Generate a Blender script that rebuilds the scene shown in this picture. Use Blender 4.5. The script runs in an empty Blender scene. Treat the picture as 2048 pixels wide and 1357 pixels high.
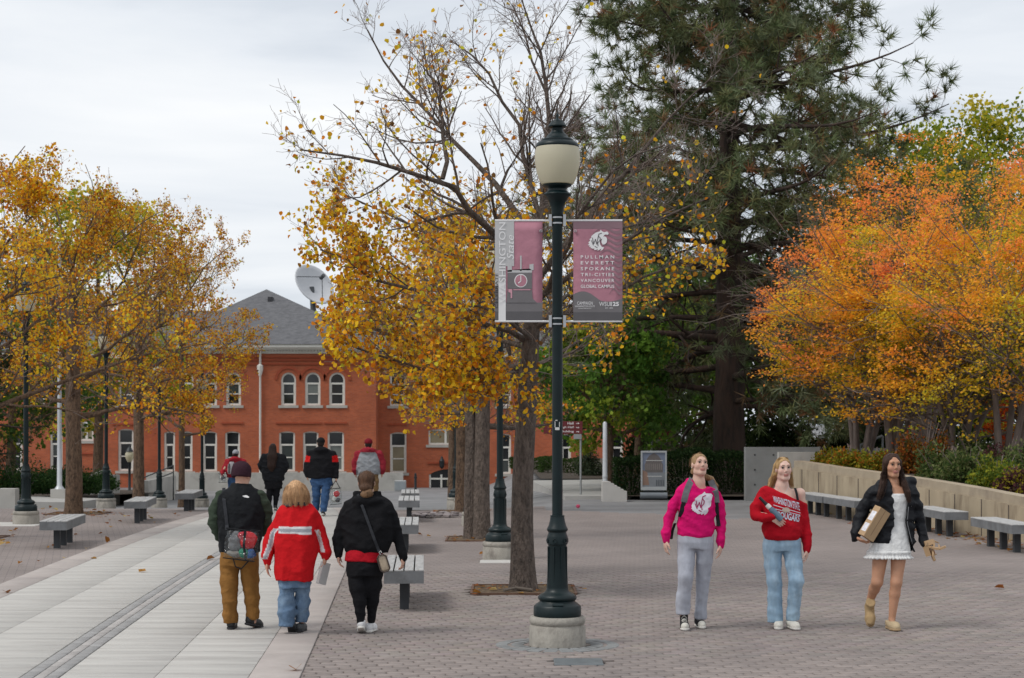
import bpy, bmesh, math, random
import numpy as np
from mathutils import Vector, Matrix
from mathutils.bvhtree import BVHTree

random.seed(7)
RNG = np.random.default_rng(11)
SC = bpy.context.scene
COL = SC.collection
R = math.radians

# ------------------------------------------------------------------ camera
FPX = 3500.0            # focal length in pixels of a 2048 px wide frame
CAMH = 2.08
cam_d = bpy.data.cameras.new('camera')
cam_d.sensor_width = 36.0
cam_d.lens = FPX / 2048 * 36.0
cam_d.shift_y = (841 - 678.5) / 2048
cam_d.clip_end = 3000
cam_d.dof.use_dof = True
cam_d.dof.focus_distance = 17.6
cam_d.dof.aperture_fstop = 5.6
cam = bpy.data.objects.new('camera', cam_d)
cam.location = (0, 0, CAMH)
cam.rotation_euler = (R(90), 0, 0)
COL.objects.link(cam)
SC.camera = cam

# ------------------------------------------------------------------ world, sun, exposure
SUN_EL, SUN_AZ = R(52), R(-118)      # azimuth measured from +Y towards +X
world = bpy.data.worlds.new('World')
SC.world = world
world.use_nodes = True
wt = world.node_tree
for n in list(wt.nodes):
    wt.nodes.remove(n)
def wn(t, **kw):
    n = wt.nodes.new(t)
    for k, v in kw.items():
        setattr(n, k, v)
    return n
w_out = wn('ShaderNodeOutputWorld')
w_bg = wn('ShaderNodeBackground')
w_bg.inputs['Strength'].default_value = 0.92
sky = wn('ShaderNodeTexSky', sky_type='NISHITA', sun_disc=False)
sky.sun_elevation = SUN_EL
sky.sun_rotation = SUN_AZ
sky.air_density = 1.0
sky.dust_density = 2.0
sk = wn('ShaderNodeVectorMath', operation='SCALE')
sk.inputs['Scale'].default_value = 0.10
wt.links.new(sky.outputs[0], sk.inputs[0])
tc = wn('ShaderNodeTexCoord')
sep = wn('ShaderNodeSeparateXYZ')
wt.links.new(tc.outputs['Generated'], sep.inputs[0])
zadd = wn('ShaderNodeMath', operation='MAXIMUM')
wt.links.new(sep.outputs['Z'], zadd.inputs[0]); zadd.inputs[1].default_value = 0.0
zad2 = wn('ShaderNodeMath', operation='ADD')
wt.links.new(zadd.outputs[0], zad2.inputs[0]); zad2.inputs[1].default_value = 0.11
dvs = []
for ax in 'XY':
    dv = wn('ShaderNodeMath', operation='DIVIDE')
    wt.links.new(sep.outputs[ax], dv.inputs[0]); wt.links.new(zad2.outputs[0], dv.inputs[1])
    dvs.append(dv)
cmb = wn('ShaderNodeCombineXYZ')
wt.links.new(dvs[0].outputs[0], cmb.inputs[0]); wt.links.new(dvs[1].outputs[0], cmb.inputs[1])
cn = wn('ShaderNodeTexNoise')
cn.inputs['Scale'].default_value = 0.75
cn.inputs['Detail'].default_value = 7
cn.inputs['Roughness'].default_value = 0.52
cn.inputs['Distortion'].default_value = 0.7
mp = wn('ShaderNodeMapping')
mp.inputs['Location'].default_value = (1.3, 4.2, 0)
mp.inputs['Scale'].default_value = (0.62, 1.0, 1)
wt.links.new(cmb.outputs[0], mp.inputs[0]); wt.links.new(mp.outputs[0], cn.inputs['Vector'])
cr = wn('ShaderNodeValToRGB')
cr.color_ramp.elements[0].position = 0.33
cr.color_ramp.elements[0].color = (0.52, 0.575, 0.65, 1)
cr.color_ramp.elements[1].position = 0.69
cr.color_ramp.elements[1].color = (0.92, 0.93, 0.94, 1)
e = cr.color_ramp.elements.new(0.5); e.color = (0.76, 0.795, 0.84, 1)
wt.links.new(cn.outputs['Fac'], cr.inputs[0])
wmix = wn('ShaderNodeMix', data_type='RGBA')
wmix.inputs['Factor'].default_value = 0.93
wt.links.new(sk.outputs[0], wmix.inputs['A']); wt.links.new(cr.outputs[0], wmix.inputs['B'])
wt.links.new(wmix.outputs['Result'], w_bg.inputs['Color'])
wt.links.new(w_bg.outputs[0], w_out.inputs[0])

sun_d = bpy.data.lights.new('sun', 'SUN')
sun_d.energy = 1.5
sun_d.angle = R(18)
sun_d.color = (1.0, 0.965, 0.91)
sun = bpy.data.objects.new('sun', sun_d)
dirv = Vector((math.sin(SUN_AZ) * math.cos(SUN_EL), math.cos(SUN_AZ) * math.cos(SUN_EL), math.sin(SUN_EL)))
sun.rotation_euler = (-dirv).to_track_quat('-Z', 'Y').to_euler()
sun.location = dirv * 60
COL.objects.link(sun)
SC.view_settings.view_transform = 'Standard'
SC.view_settings.look = 'None'
SC.view_settings.exposure = 0.30
SC.view_settings.gamma = 1.0
SC.view_settings.use_curve_mapping = False
SC.render.engine = 'CYCLES'
SC.cycles.max_bounces = 8
SC.cycles.transparent_max_bounces = 12
SC.cycles.use_denoising = True

# ------------------------------------------------------------------ object helpers
def tag(o, label=None, cat=None, group=None, kind=None):
    if label: o['label'] = label
    if cat: o['category'] = cat
    if group: o['group'] = group
    if kind: o['kind'] = kind
    return o
def link(o, parent=None):
    COL.objects.link(o)
    if parent is not None:
        o.parent = parent
    return o
def empty(name, loc=(0, 0, 0), rz=0, label=None, cat=None, group=None):
    o = bpy.data.objects.new(name, None)
    o.location = loc
    o.rotation_euler = (0, 0, rz)
    o.empty_display_size = 0.2
    link(o)
    return tag(o, label, cat, group)
def set_cols(me, cols):
    a = me.color_attributes.new('Col', 'FLOAT_COLOR', 'POINT')
    c = np.ones((len(me.vertices), 4), np.float32)
    c[:, :3] = cols
    a.data.foreach_set('color', c.ravel())
def np_mesh(name, V, F, mat=None, smooth=False, cols=None):
    """V (n,3), F either (m,k) array or list of arrays of differing k"""
    V = np.asarray(V, np.float32)
    Fs = F if isinstance(F, list) else [F]
    Fs = [np.asarray(f, np.int32) for f in Fs if len(f)]
    me = bpy.data.meshes.new(name)
    me.vertices.add(len(V))
    me.vertices.foreach_set('co', V.ravel())
    nl = sum(f.size for f in Fs); nf = sum(len(f) for f in Fs)
    me.loops.add(nl); me.polygons.add(nf)
    me.loops.foreach_set('vertex_index', np.concatenate([f.ravel() for f in Fs]))
    tot = np.concatenate([np.full(len(f), f.shape[1], np.int32) for f in Fs])
    st = np.concatenate([[0], np.cumsum(tot)[:-1]]).astype(np.int32)
    me.polygons.foreach_set('loop_start', st)
    try:
        me.polygons.foreach_set('loop_total', tot)
    except Exception:
        pass
    if smooth:
        me.polygons.foreach_set('use_smooth', np.ones(nf, bool))
    me.update(calc_edges=True)
    me.validate()
    if cols is not None and len(me.vertices) == len(V):
        set_cols(me, cols)
    if mat is not None:
        for m in (mat if isinstance(mat, (list, tuple)) else [mat]):
            me.materials.append(m)
    return me
def np_obj(name, V, F, mat=None, parent=None, smooth=False, cols=None, **kw):
    o = bpy.data.objects.new(name, np_mesh(name, V, F, mat, smooth, cols))
    link(o, parent)
    return tag(o, **kw)

class MB:
    """collects shapes, builds ONE mesh object"""
    def __init__(s):
        s.v = []; s.f = []
    def add(s, V, F):
        b = len(s.v)
        s.v += [tuple(map(float, p)) for p in V]
        s.f += [tuple(b + i for i in f) for f in F]
        return s
    def box(s, x0, x1, y0, y1, z0, z1):
        V = [(x, y, z) for z in (z0, z1) for y in (y0, y1) for x in (x0, x1)]
        return s.add(V, [(0, 2, 3, 1), (4, 5, 7, 6), (0, 1, 5, 4), (2, 6, 7, 3), (0, 4, 6, 2), (1, 3, 7, 5)])
    def bev(s, x0, x1, y0, y1, z0, z1, b=0.01):
        """box with its top edges chamfered"""
        V = [(x0, y0, z0), (x1, y0, z0), (x1, y1, z0), (x0, y1, z0),
             (x0, y0, z1 - b), (x1, y0, z1 - b), (x1, y1, z1 - b), (x0, y1, z1 - b),
             (x0 + b, y0 + b, z1), (x1 - b, y0 + b, z1), (x1 - b, y1 - b, z1), (x0 + b, y1 - b, z1)]
        F = [(3, 2, 1, 0), (8, 9, 10, 11)]
        for i in range(4):
            j = (i + 1) % 4
            F += [(i, j, 4 + j, 4 + i), (4 + i, 4 + j, 8 + j, 8 + i)]
        return s.add(V, F)
    def obox(s, c, ax, ay, az, hx, hy, hz):
        c = np.array(c, float); V = []
        for sz in (-1, 1):
            for sy in (-1, 1):
                for sx in (-1, 1):
                    V.append(c + sx * hx * np.array(ax) + sy * hy * np.array(ay) + sz * hz * np.array(az))
        return s.add(V, [(0, 2, 3, 1), (4, 5, 7, 6), (0, 1, 5, 4), (2, 6, 7, 3), (0, 4, 6, 2), (1, 3, 7, 5)])
    def lathe(s, prof, n=24, c=(0, 0, 0), close=True):
        V = []; F = []
        for (r, z) in prof:
            for k in range(n):
                a = 2 * math.pi * k / n
                V.append((c[0] + r * math.cos(a), c[1] + r * math.sin(a), c[2] + z))
        for i in range(len(prof) - 1):
            for k in range(n):
                k2 = (k + 1) % n
                F.append((i * n + k, i * n + k2, (i + 1) * n + k2, (i + 1) * n + k))
        if close:
            F.append(tuple(range(n - 1, -1, -1)))
            F.append(tuple((len(prof) - 1) * n + k for k in range(n)))
        return s.add(V, F)
    def tube(s, pts, rad, n=8, cap=True):
        pts = [np.array(p, float) for p in pts]
        if not hasattr(rad, '__len__'):
            rad = [rad] * len(pts)
        V = []; F = []
        up = np.array((0.13, 0.21, 0.97))
        for i, p in enumerate(pts):
            t = pts[min(i + 1, len(pts) - 1)] - pts[max(i - 1, 0)]
            t /= (np.linalg.norm(t) + 1e-9)
            u = np.cross(t, up)
            if np.linalg.norm(u) < 0.15:
                u = np.cross(t, (1, 0, 0.0))
            u /= np.linalg.norm(u); w = np.cross(t, u)
            for k in range(n):
                a = 2 * math.pi * k / n
                V.append(p + rad[i] * (math.cos(a) * u + math.sin(a) * w))
        for i in range(len(pts) - 1):
            for k in range(n):
                k2 = (k + 1) % n
                F.append((i * n + k, i * n + k2, (i + 1) * n + k2, (i + 1) * n + k))
        if cap:
            F.append(tuple(range(n - 1, -1, -1)))
            F.append(tuple((len(pts) - 1) * n + k for k in range(n)))
        return s.add(V, F)
    def ribbon(s, pts, wid, nrm, th=0.004):
        """flat strap along pts; wid: half width vector or list, nrm thickness direction"""
        pts = [np.array(p, float) for p in pts]
        V = []; F = []
        for i, p in enumerate(pts):
            w = np.array(wid[i] if hasattr(wid[0], '__len__') else wid, float)
            nn = np.array(nrm[i] if hasattr(nrm[0], '__len__') else nrm, float)
            V += [p - w - nn * th, p + w - nn * th, p + w + nn * th, p - w + nn * th]
        for i in range(len(pts) - 1):
            for k in range(4):
                k2 = (k + 1) % 4
                F.append((i * 4 + k, i * 4 + k2, i * 4 + 4 + k2, i * 4 + 4 + k))
        F += [(3, 2, 1, 0), tuple(len(pts) * 4 - 4 + k for k in range(4))]
        return s.add(V, F)
    def prism(s, poly, fn0, fn1):
        """polygon (list of 2d) mapped by fn0 and fn1 to its two faces"""
        n = len(poly)
        V = [fn0(*p) for p in poly] + [fn1(*p) for p in poly]
        F = [tuple(range(n - 1, -1, -1)), tuple(range(n, 2 * n))]
        F += [(i, (i + 1) % n, n + (i + 1) % n, n + i) for i in range(n)]
        return s.add(V, F)
    def mesh(s, name, mat=None, smooth=False):
        me = bpy.data.meshes.new(name)
        me.from_pydata(s.v, [], s.f)
        me.update()
        if smooth:
            me.polygons.foreach_set('use_smooth', np.ones(len(me.polygons), bool))
            try:
                me.set_sharp_from_angle(angle=R(42))
            except Exception:
                pass
        if mat is not None:
            me.materials.append(mat)
        return me
    def build(s, name, mat=None, parent=None, smooth=False, **kw):
        o = bpy.data.objects.new(name, s.mesh(name, mat, smooth))
        bm = bmesh.new(); bm.from_mesh(o.data)
        bmesh.ops.recalc_face_normals(bm, faces=bm.faces)
        bm.to_mesh(o.data); bm.free()
        link(o, parent)
        return tag(o, **kw)
def copy_tree(o, parent=None):
    c = o.copy()
    COL.objects.link(c)
    c.parent = parent
    for ch in [x for x in o.children]:
        copy_tree(ch, c)
    return c

# ------------------------------------------------------------------ materials
MATS = {}
def M(name, base=(0.5, 0.5, 0.5), rough=0.7, var=0.12, vscale=3.0, bump=0.1, bscale=60.0, attr=False, rnd=0.0,
      metal=0.0, spec=0.5, detail=5, stretch=(1, 1, 1), coord='pos', tint=None, tscale=1.0, trange=(0.45, 0.7), sheen=0.0, bdist=0.01, clear=0.0):
    if name in MATS:
        return MATS[name]
    m = bpy.data.materials.new(name)
    m.use_nodes = True
    t = m.node_tree
    b = t.nodes['Principled BSDF']
    L = t.links.new
    N = t.nodes.new
    b.inputs['Roughness'].default_value = rough
    b.inputs['Metallic'].default_value = metal
    b.inputs['Specular IOR Level'].default_value = spec
    if sheen:
        b.inputs['Sheen Weight'].default_value = sheen
        b.inputs['Sheen Roughness'].default_value = 0.6
    if clear:
        b.inputs['Coat Weight'].default_value = clear
    if coord == 'pos':
        g = N('ShaderNodeNewGeometry').outputs['Position']
    else:
        g = N('ShaderNodeTexCoord').outputs['Object']
    mp = N('ShaderNodeMapping'); mp.inputs['Scale'].default_value = stretch
    L(g, mp.inputs[0])
    nz = N('ShaderNodeTexNoise')
    nz.inputs['Scale'].default_value = vscale; nz.inputs['Detail'].default_value = detail
    nz.inputs['Roughness'].default_value = 0.6
    L(mp.outputs[0], nz.inputs['Vector'])
    mr = N('ShaderNodeMapRange')
    mr.inputs['From Min'].default_value = 0.25; mr.inputs['From Max'].default_value = 0.75
    mr.inputs['To Min'].default_value = 1 - var; mr.inputs['To Max'].default_value = 1 + var
    L(nz.outputs['Fac'], mr.inputs['Value'])
    val = mr.outputs[0]
    if rnd:
        oi = N('ShaderNodeObjectInfo')
        m2 = N('ShaderNodeMapRange')
        m2.inputs['To Min'].default_value = 1 - rnd; m2.inputs['To Max'].default_value = 1 + rnd
        L(oi.outputs['Random'], m2.inputs['Value'])
        mu = N('ShaderNodeMath'); mu.operation = 'MULTIPLY'
        L(val, mu.inputs[0]); L(m2.outputs[0], mu.inputs[1]); val = mu.outputs[0]
    if attr:
        at = N('ShaderNodeAttribute'); at.attribute_name = 'Col'
        src = at.outputs['Color']
    else:
        c = N('ShaderNodeRGB'); c.outputs[0].default_value = (*base, 1); src = c.outputs[0]
    if tint is not None:
        n3 = N('ShaderNodeTexNoise'); n3.inputs['Scale'].default_value = tscale; n3.inputs['Detail'].default_value = 6
        n3.inputs['Roughness'].default_value = 0.65
        L(mp.outputs[0], n3.inputs['Vector'])
        m3 = N('ShaderNodeMapRange'); m3.inputs['From Min'].default_value = trange[0]; m3.inputs['From Max'].default_value = trange[1]
        L(n3.outputs['Fac'], m3.inputs['Value'])
        mx = N('ShaderNodeMix'); mx.data_type = 'RGBA'
        mx.inputs['B'].default_value = (*tint, 1)
        L(m3.outputs[0], mx.inputs['Factor']); L(src, mx.inputs['A']); src = mx.outputs['Result']
    vm = N('ShaderNodeVectorMath'); vm.operation = 'SCALE'
    L(src, vm.inputs[0]); L(val, vm.inputs['Scale'])
    L(vm.outputs[0], b.inputs['Base Color'])
    if bump:
        n2 = N('ShaderNodeTexNoise'); n2.inputs['Scale'].default_value = bscale; n2.inputs['Detail'].default_value = 4
        L(mp.outputs[0], n2.inputs['Vector'])
        bp = N('ShaderNodeBump'); bp.inputs['Strength'].default_value = bump; bp.inputs['Distance'].default_value = bdist
        L(n2.outputs['Fac'], bp.inputs['Height']); L(bp.outputs[0], b.inputs['Normal'])
    MATS[name] = m
    return m
def leaf_mat(name, trans=0.35, rough=0.55):
    if name in MATS:
        return MATS[name]
    m = bpy.data.materials.new(name); m.use_nodes = True
    t = m.node_tree; L = t.links.new; N = t.nodes.new
    b = t.nodes['Principled BSDF']; out = t.nodes['Material Output']
    at = N('ShaderNodeAttribute'); at.attribute_name = 'Col'
    L(at.outputs['Color'], b.inputs['Base Color'])
    b.inputs['Roughness'].default_value = rough
    b.inputs['Specular IOR Level'].default_value = 0.08
    tr = N('ShaderNodeBsdfTranslucent'); L(at.outputs['Color'], tr.inputs['Color'])
    mx = N('ShaderNodeMixShader'); mx.inputs[0].default_value = trans
    L(b.outputs[0], mx.inputs[1]); L(tr.outputs[0], mx.inputs[2]); L(mx.outputs[0], out.inputs['Surface'])
    MATS[name] = m
    return m
def glass_mat(name, base, rough=0.08, spec=0.6):
    return M(name, base, rough, var=0.15, vscale=1.5, bump=0.02, bscale=2.0, spec=spec)

def sstep(a, b, x):
    t = np.clip((np.asarray(x, float) - a) / (b - a), 0, 1)
    return t * t * (3 - 2 * t)
_gy = np.arange(-60, 900, 0.5)
_gz = np.interp(_gy, [36, 41, 47, 57.8, 64, 75, 97, 200, 900], [0, -0.05, -0.28, -0.75, -1.05, -1.42, -1.62, -1.7, -1.7])
_k = np.hanning(13); _k /= _k.sum()
_gzs = np.convolve(np.pad(_gz, 6, mode='edge'), _k, mode='valid')
def gz(y, x=None):
    z = np.interp(y, _gy, _gzs)
    if x is None:
        return z
    return z * (1 - 0.9 * sstep(-2.2, 2.2, x))      # the square falls away on the left, stays level on the right
def ground_pt(u, v):
    """where the ray through a pixel of the photograph meets the ground"""
    ys = np.linspace(13, 130, 4000)
    xs = (u - 1024) / FPX * ys
    vv = 841 + (CAMH - gz(ys, xs)) * FPX / ys
    i = int(np.argmin(np.abs(vv - v)))
    return (xs[i], ys[i], float(gz(ys[i], xs[i])))
def wx(u, Y):
    return (u - 1024) / FPX * Y
def wz(v, Y):
    return CAMH - (v - 841) / FPX * Y
def text_geo(s, size=1.0, width=None, height=None, bold=0.0, shear=0.0, spacing=1.0, extrude=0.0, sub=0):
    """flat letter shapes from the built-in font: (verts, faces), lower-left at origin in xy"""
    cu = bpy.data.curves.new('lettering', 'FONT')
    cu.body = s; cu.size = size; cu.offset = bold; cu.shear = shear; cu.space_character = spacing
    cu.extrude = extrude; cu.resolution_u = 3
    ob = bpy.data.objects.new('lettering', cu)
    COL.objects.link(ob)
    dg = bpy.context.evaluated_depsgraph_get()
    me = bpy.data.meshes.new_from_object(ob.evaluated_get(dg))
    V = np.array([v.co[:] for v in me.vertices]); F = [tuple(p.vertices) for p in me.polygons]
    bpy.data.objects.remove(ob); bpy.data.curves.remove(cu); bpy.data.meshes.remove(me)
    V[:, 0] -= V[:, 0].min(); V[:, 1] -= V[:, 1].min()
    if width:
        V[:, 0] *= width / V[:, 0].max()
    if height:
        V[:, 1] *= height / V[:, 1].max()
    return V, F
# ------------------------------------------------------------------ ground sheets
asphalt = M('asphalt', (0.215, 0.213, 0.216), 0.9, var=0.14, vscale=0.35, bump=0.35, bscale=120, bdist=0.004, tint=(0.165, 0.163, 0.165), tscale=0.6, trange=(0.42, 0.62))
soil = M('soil', (0.055, 0.04, 0.028), 0.95, var=0.3, vscale=6, bump=0.6, bscale=40, bdist=0.02)
bedm = M('paver_bed', (0.032, 0.028, 0.027), 0.95, var=0.3, vscale=20, bump=0.2)

def sheet(name, xs, ys, dz, mat, keep=None, **kw):
    X, Y = np.meshgrid(xs, ys)
    Z = gz(Y, X) + dz
    V = np.stack([X, Y, Z], -1).reshape(-1, 3)
    nx = len(xs); F = []
    for j in range(len(ys) - 1):
        for i in range(nx - 1):
            if keep is None or keep(0.5 * (xs[i] + xs[i + 1]), 0.5 * (ys[j] + ys[j + 1])):
                a = j * nx + i
                F.append((a, a + 1, a + nx + 1, a + nx))
    return np_obj(name, V, np.array(F), mat, smooth=True, **kw)
ys_all = np.concatenate([np.arange(-40, 30, 5), np.arange(30, 100, 1.0), np.array([100, 120, 160, 240, 400, 800])])
sheet('ground', np.concatenate([[-800, -200, -60, -30, -15, -8], np.arange(-4, 4.1, 0.5), [8, 15, 30, 60, 200, 800.0]]), ys_all, -0.06, asphalt, kind='structure')

def paving_mat():
    m = bpy.data.materials.new('paving_far'); m.use_nodes = True
    t = m.node_tree; L = t.links.new; N = t.nodes.new; b = t.nodes['Principled BSDF']
    b.inputs['Roughness'].default_value = 0.9
    g = N('ShaderNodeNewGeometry')
    mp = N('ShaderNodeMapping'); mp.inputs['Rotation'].default_value = (0, 0, R(-14))
    L(g.outputs['Position'], mp.inputs[0])
    br = N('ShaderNodeTexBrick')
    br.offset = 0.5
    br.inputs['Scale'].default_value = 1.0
    br.inputs['Brick Width'].default_value = 0.226; br.inputs['Row Height'].default_value = 0.114
    br.inputs['Mortar Size'].default_value = 0.006
    br.inputs['Mortar Smooth'].default_value = 0.2
    br.inputs['Color1'].default_value = (0.240, 0.203, 0.187, 1)
    br.inputs['Color2'].default_value = (0.209, 0.177, 0.164, 1)
    br.inputs['Mortar'].default_value = (0.12, 0.10, 0.098, 1)
    L(mp.outputs[0], br.inputs['Vector'])
    nz = N('ShaderNodeTexNoise'); nz.inputs['Scale'].default_value = 0.5; nz.inputs['Detail'].default_value = 8
    L(g.outputs['Position'], nz.inputs['Vector'])
    mr = N('ShaderNodeMapRange'); mr.inputs['From Min'].default_value = 0.3; mr.inputs['From Max'].default_value = 0.7
    mr.inputs['To Min'].default_value = 0.84; mr.inputs['To Max'].default_value = 1.12
    L(nz.outputs['Fac'], mr.inputs['Value'])
    vm = N('ShaderNodeVectorMath'); vm.operation = 'SCALE'
    L(br.outputs['Color'], vm.inputs[0]); L(mr.outputs[0], vm.inputs['Scale']); L(vm.outputs[0], b.inputs['Base Color'])
    return m
paving_far = paving_mat()

# path boundary curves: x as a function of y
PY = [6, 10, 20, 30, 38, 46, 52]
def curve(*xs):
    xs = np.array(xs, float)
    def f(y):
        # smooth (cubic) interpolation through the table
        d = np.gradient(xs, PY)
        i = np.clip(np.searchsorted(PY, y) - 1, 0, len(PY) - 2)
        i = np.asarray(i)
        y0 = np.array(PY)[i]; y1 = np.array(PY)[i + 1]; h = y1 - y0; t = (y - y0) / h
        return ((2*t**3-3*t**2+1)*xs[i] + (t**3-2*t**2+t)*h*d[i] + (-2*t**3+3*t**2)*xs[i+1] + (t**3-t**2)*h*d[i+1])
    return f
Lout = curve(-5.5, -5.75, -6.35, -6.83, -6.97, -7.0, -7.0)
Lin = curve(-5.1, -5.35, -5.93, -6.40, -6.55, -6.6, -6.6)
J1 = curve(-4.4, -4.6, -5.12, -5.63, -5.95, -6.15, -6.25)
SL = curve(-3.5, -3.72, -4.31, -4.75, -5.15, -5.6, -5.9)
SR = curve(-3.18, -3.40, -3.98, -4.44, -4.85, -5.3, -5.6)
J3 = curve(-2.42, -2.65, -3.2, -3.75, -4.3, -4.98, -5.5)
Rin = curve(-1.68, -1.9, -2.45, -3.05, -3.75, -4.7, -5.4)
Rout = curve(-1.26, -1.48, -2.05, -2.68, -3.4, -4.4, -5.1)

PAVED_END = 43.0
def in_paved(x, y):
    edge = 41.0 - 0.9 * max(0.0, x - 0.8) if x > 0.8 else PAVED_END
    if x > 0.8:
        edge = max(edge, 35.2)
    if x > 3.4:
        edge = min(41, 35.2 + (x - 3.4) * 1.3)
    if x < -8:
        edge = 46.0
    return y < edge
sheet('plaza_paving', np.arange(-40, 40.01, 0.4), np.arange(24.0, 47.1, 0.4), 0.0, paving_far, keep=in_paved, kind='structure')
bed = sheet('paving_bed', np.arange(-8, 12.1, 1.0), np.append(np.arange(-4.4, 24.0, 1.0), 24.1), -0.024, bedm, kind='structure')
paver_parent = sheet('near_paving', np.array([-40, -20, -8, -6.9, -5.6]), np.append(np.arange(-4.4, 23.9, 1.0), 24.0), 0.0, paving_far, kind='structure')

# tree pits (x0,x1,y0,y1)
PITS = [(-0.50, 0.78, 20.85, 22.0), (-1.15, 0.05, 30.0, 31.2), (-1.75, -0.6, 40.3, 41.4), (-10.45, -9.2, 39.0, 40.2), (-10.3, -9.0, 30.2, 31.4)]
# near pavers, bevelled octagons
paver_m = M('paver', (0.240, 0.203, 0.187), 0.9, var=0.12, vscale=9, tint=(0.17, 0.147, 0.14), tscale=0.55, trange=(0.46, 0.78), bump=0.5, bscale=170, bdist=0.003, rnd=0.12, attr=False)
paver_stuff_m = M('paver_many', (0.240, 0.203, 0.187), 0.9, var=0.12, vscale=9, tint=(0.17, 0.147, 0.14), tscale=0.55, trange=(0.46, 0.78), bump=0.5, bscale=170, bdist=0.003, attr=True)
PL, PW, GAP = 0.226, 0.114, 0.004
def paver_verts(zt=0.0, zb=-0.024, ch=0.027, bv=0.003):
    a, b = PL / 2 - 0.0065, PW / 2 - 0.001
    o = [(-a + ch, -b), (a - ch, -b), (a, -b + ch), (a, b - ch), (a - ch, b), (-a + ch, b), (-a, b - ch), (-a, -b + ch)]
    k = lambda p, s: (p[0] * (1 - s / a), p[1] * (1 - s / b))
    V = [(*k(p, bv), zt) for p in o] + [(*p, zt - bv) for p in o] + [(*p, zb) for p in o]
    F8 = [tuple(range(8))]
    F4 = []
    for r in range(2):
        for i in range(8):
            j = (i + 1) % 8
            F4.append((r * 8 + i, (r + 1) * 8 + i, (r + 1) * 8 + j, r * 8 + j))
    return np.array(V), np.array(F8), np.array(F4)
pv, pf8, pf4 = paver_verts()
ang = R(14); ca, sa = math.cos(ang), math.sin(ang)
spots = []
for i in range(-140, 260):
    for j in range(-140, 260):
        # rows run along the long side, 14 degrees off square to the view
        lx = (i + 0.5 * (j % 2)) * PL; ly = j * PW
        x = lx * ca - ly * sa
        y = lx * sa + ly * ca
        if 12.6 < y < 24.05 and -3.0 < x < 9.5 and abs(x) < y * 0.31 + 0.6:
            if x < float(Rout(y)) - 0.12:
                continue
            if any(p[0] - 0.02 < x < p[1] + 0.02 and p[2] - 0.02 < y < p[3] + 0.02 for p in PITS):
                continue
            if (x - 0.42) ** 2 + (y - 16.2) ** 2 < 0.23 ** 2 or (0.36 < x < 0.78 and 14.88 < y < 15.2):
                continue
            spots.append((y, x))
spots.sort()
rot = ang
vis = [(y, x) for (y, x) in spots if y > 14.15 and abs(x) < y * 0.2926]
vset = set(vis[:300])
pm = np_mesh('paver', pv, [pf8, pf4], paver_m)
rest = []
for (y, x) in spots:
    if (y, x) in vset:
        o = bpy.data.objects.new('paver', pm)
        o.location = (x, y, random.uniform(-0.0015, 0.0015)); o.rotation_euler = (random.uniform(-.006, .006), random.uniform(-.006, .006), rot)
        link(o, bed)
    else:
        rest.append((x, y))
rest = np.array(rest); n = len(rest)
cr_, sr_ = math.cos(rot), math.sin(rot)
base = np.stack([pv[:, 0] * cr_ - pv[:, 1] * sr_, pv[:, 0] * sr_ + pv[:, 1] * cr_, pv[:, 2]], -1)
Vp = base[None] + np.concatenate([rest, RNG.uniform(-.0015, .0015, (n, 1))], 1)[:, None, :]
tl = RNG.uniform(-.006, .006, (n, 2))
Vp[:, :, 2] += base[None, :, 0] * tl[:, :1] + base[None, :, 1] * tl[:, 1:]
off = (np.arange(n) * len(pv))[:, None, None]
shade = RNG.uniform(0.88, 1.12, (n, 1)) * np.array([[0.240, 0.203, 0.187]]) * (1 + RNG.uniform(-.03, .03, (n, 3)))
np_obj('pavers', Vp.reshape(-1, 3), [(pf8[None] + off).reshape(-1, 8), (pf4[None] + off).reshape(-1, 4)], paver_stuff_m, bed,
       cols=np.repeat(shade, len(pv), 0), kind='stuff')

# ------------------------------------------------------------------ the concrete walk
joint_m = M('walk_joint', (0.13, 0.12, 0.115), 0.95, var=0.2, vscale=8)
conc_walk = M('walk_concrete', (0.43, 0.415, 0.388), 0.88, var=0.13, vscale=2.2, bump=0.25, bscale=90, bdist=0.004, rnd=0.022,
              stretch=(0.45, 4.5, 1), tint=(0.34, 0.32, 0.30), tscale=1.9, trange=(0.50, 0.70))
conc_pink = M('walk_border', (0.375, 0.335, 0.312), 0.88, var=0.10, vscale=3, bump=0.25, bscale=120, bdist=0.004, rnd=0.04, tint=(0.32, 0.28, 0.265), tscale=1.2, trange=(0.5, 0.75))
dark_brick = M('strip_dark', (0.275, 0.27, 0.265), 0.9, var=0.14, vscale=10, bump=0.2, bscale=100, rnd=0.10)
light_brick = M('strip_light', (0.35, 0.33, 0.315), 0.9, var=0.14, vscale=10, bump=0.2, bscale=100, rnd=0.10)
ysp = np.arange(11.0, 47.01, 0.5)
V = []; F = []
for y in ysp:
    V += [(float(Lout(y)), y, float(gz(y)) + 0.002), (float(Rout(y)), y, float(gz(y)) + 0.002)]
for i in range(len(ysp) - 1):
    F.append((2 * i, 2 * i + 1, 2 * i + 3, 2 * i + 2))
walk = np_obj('path', np.array(V), np.array(F), joint_m, kind='structure')
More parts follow.
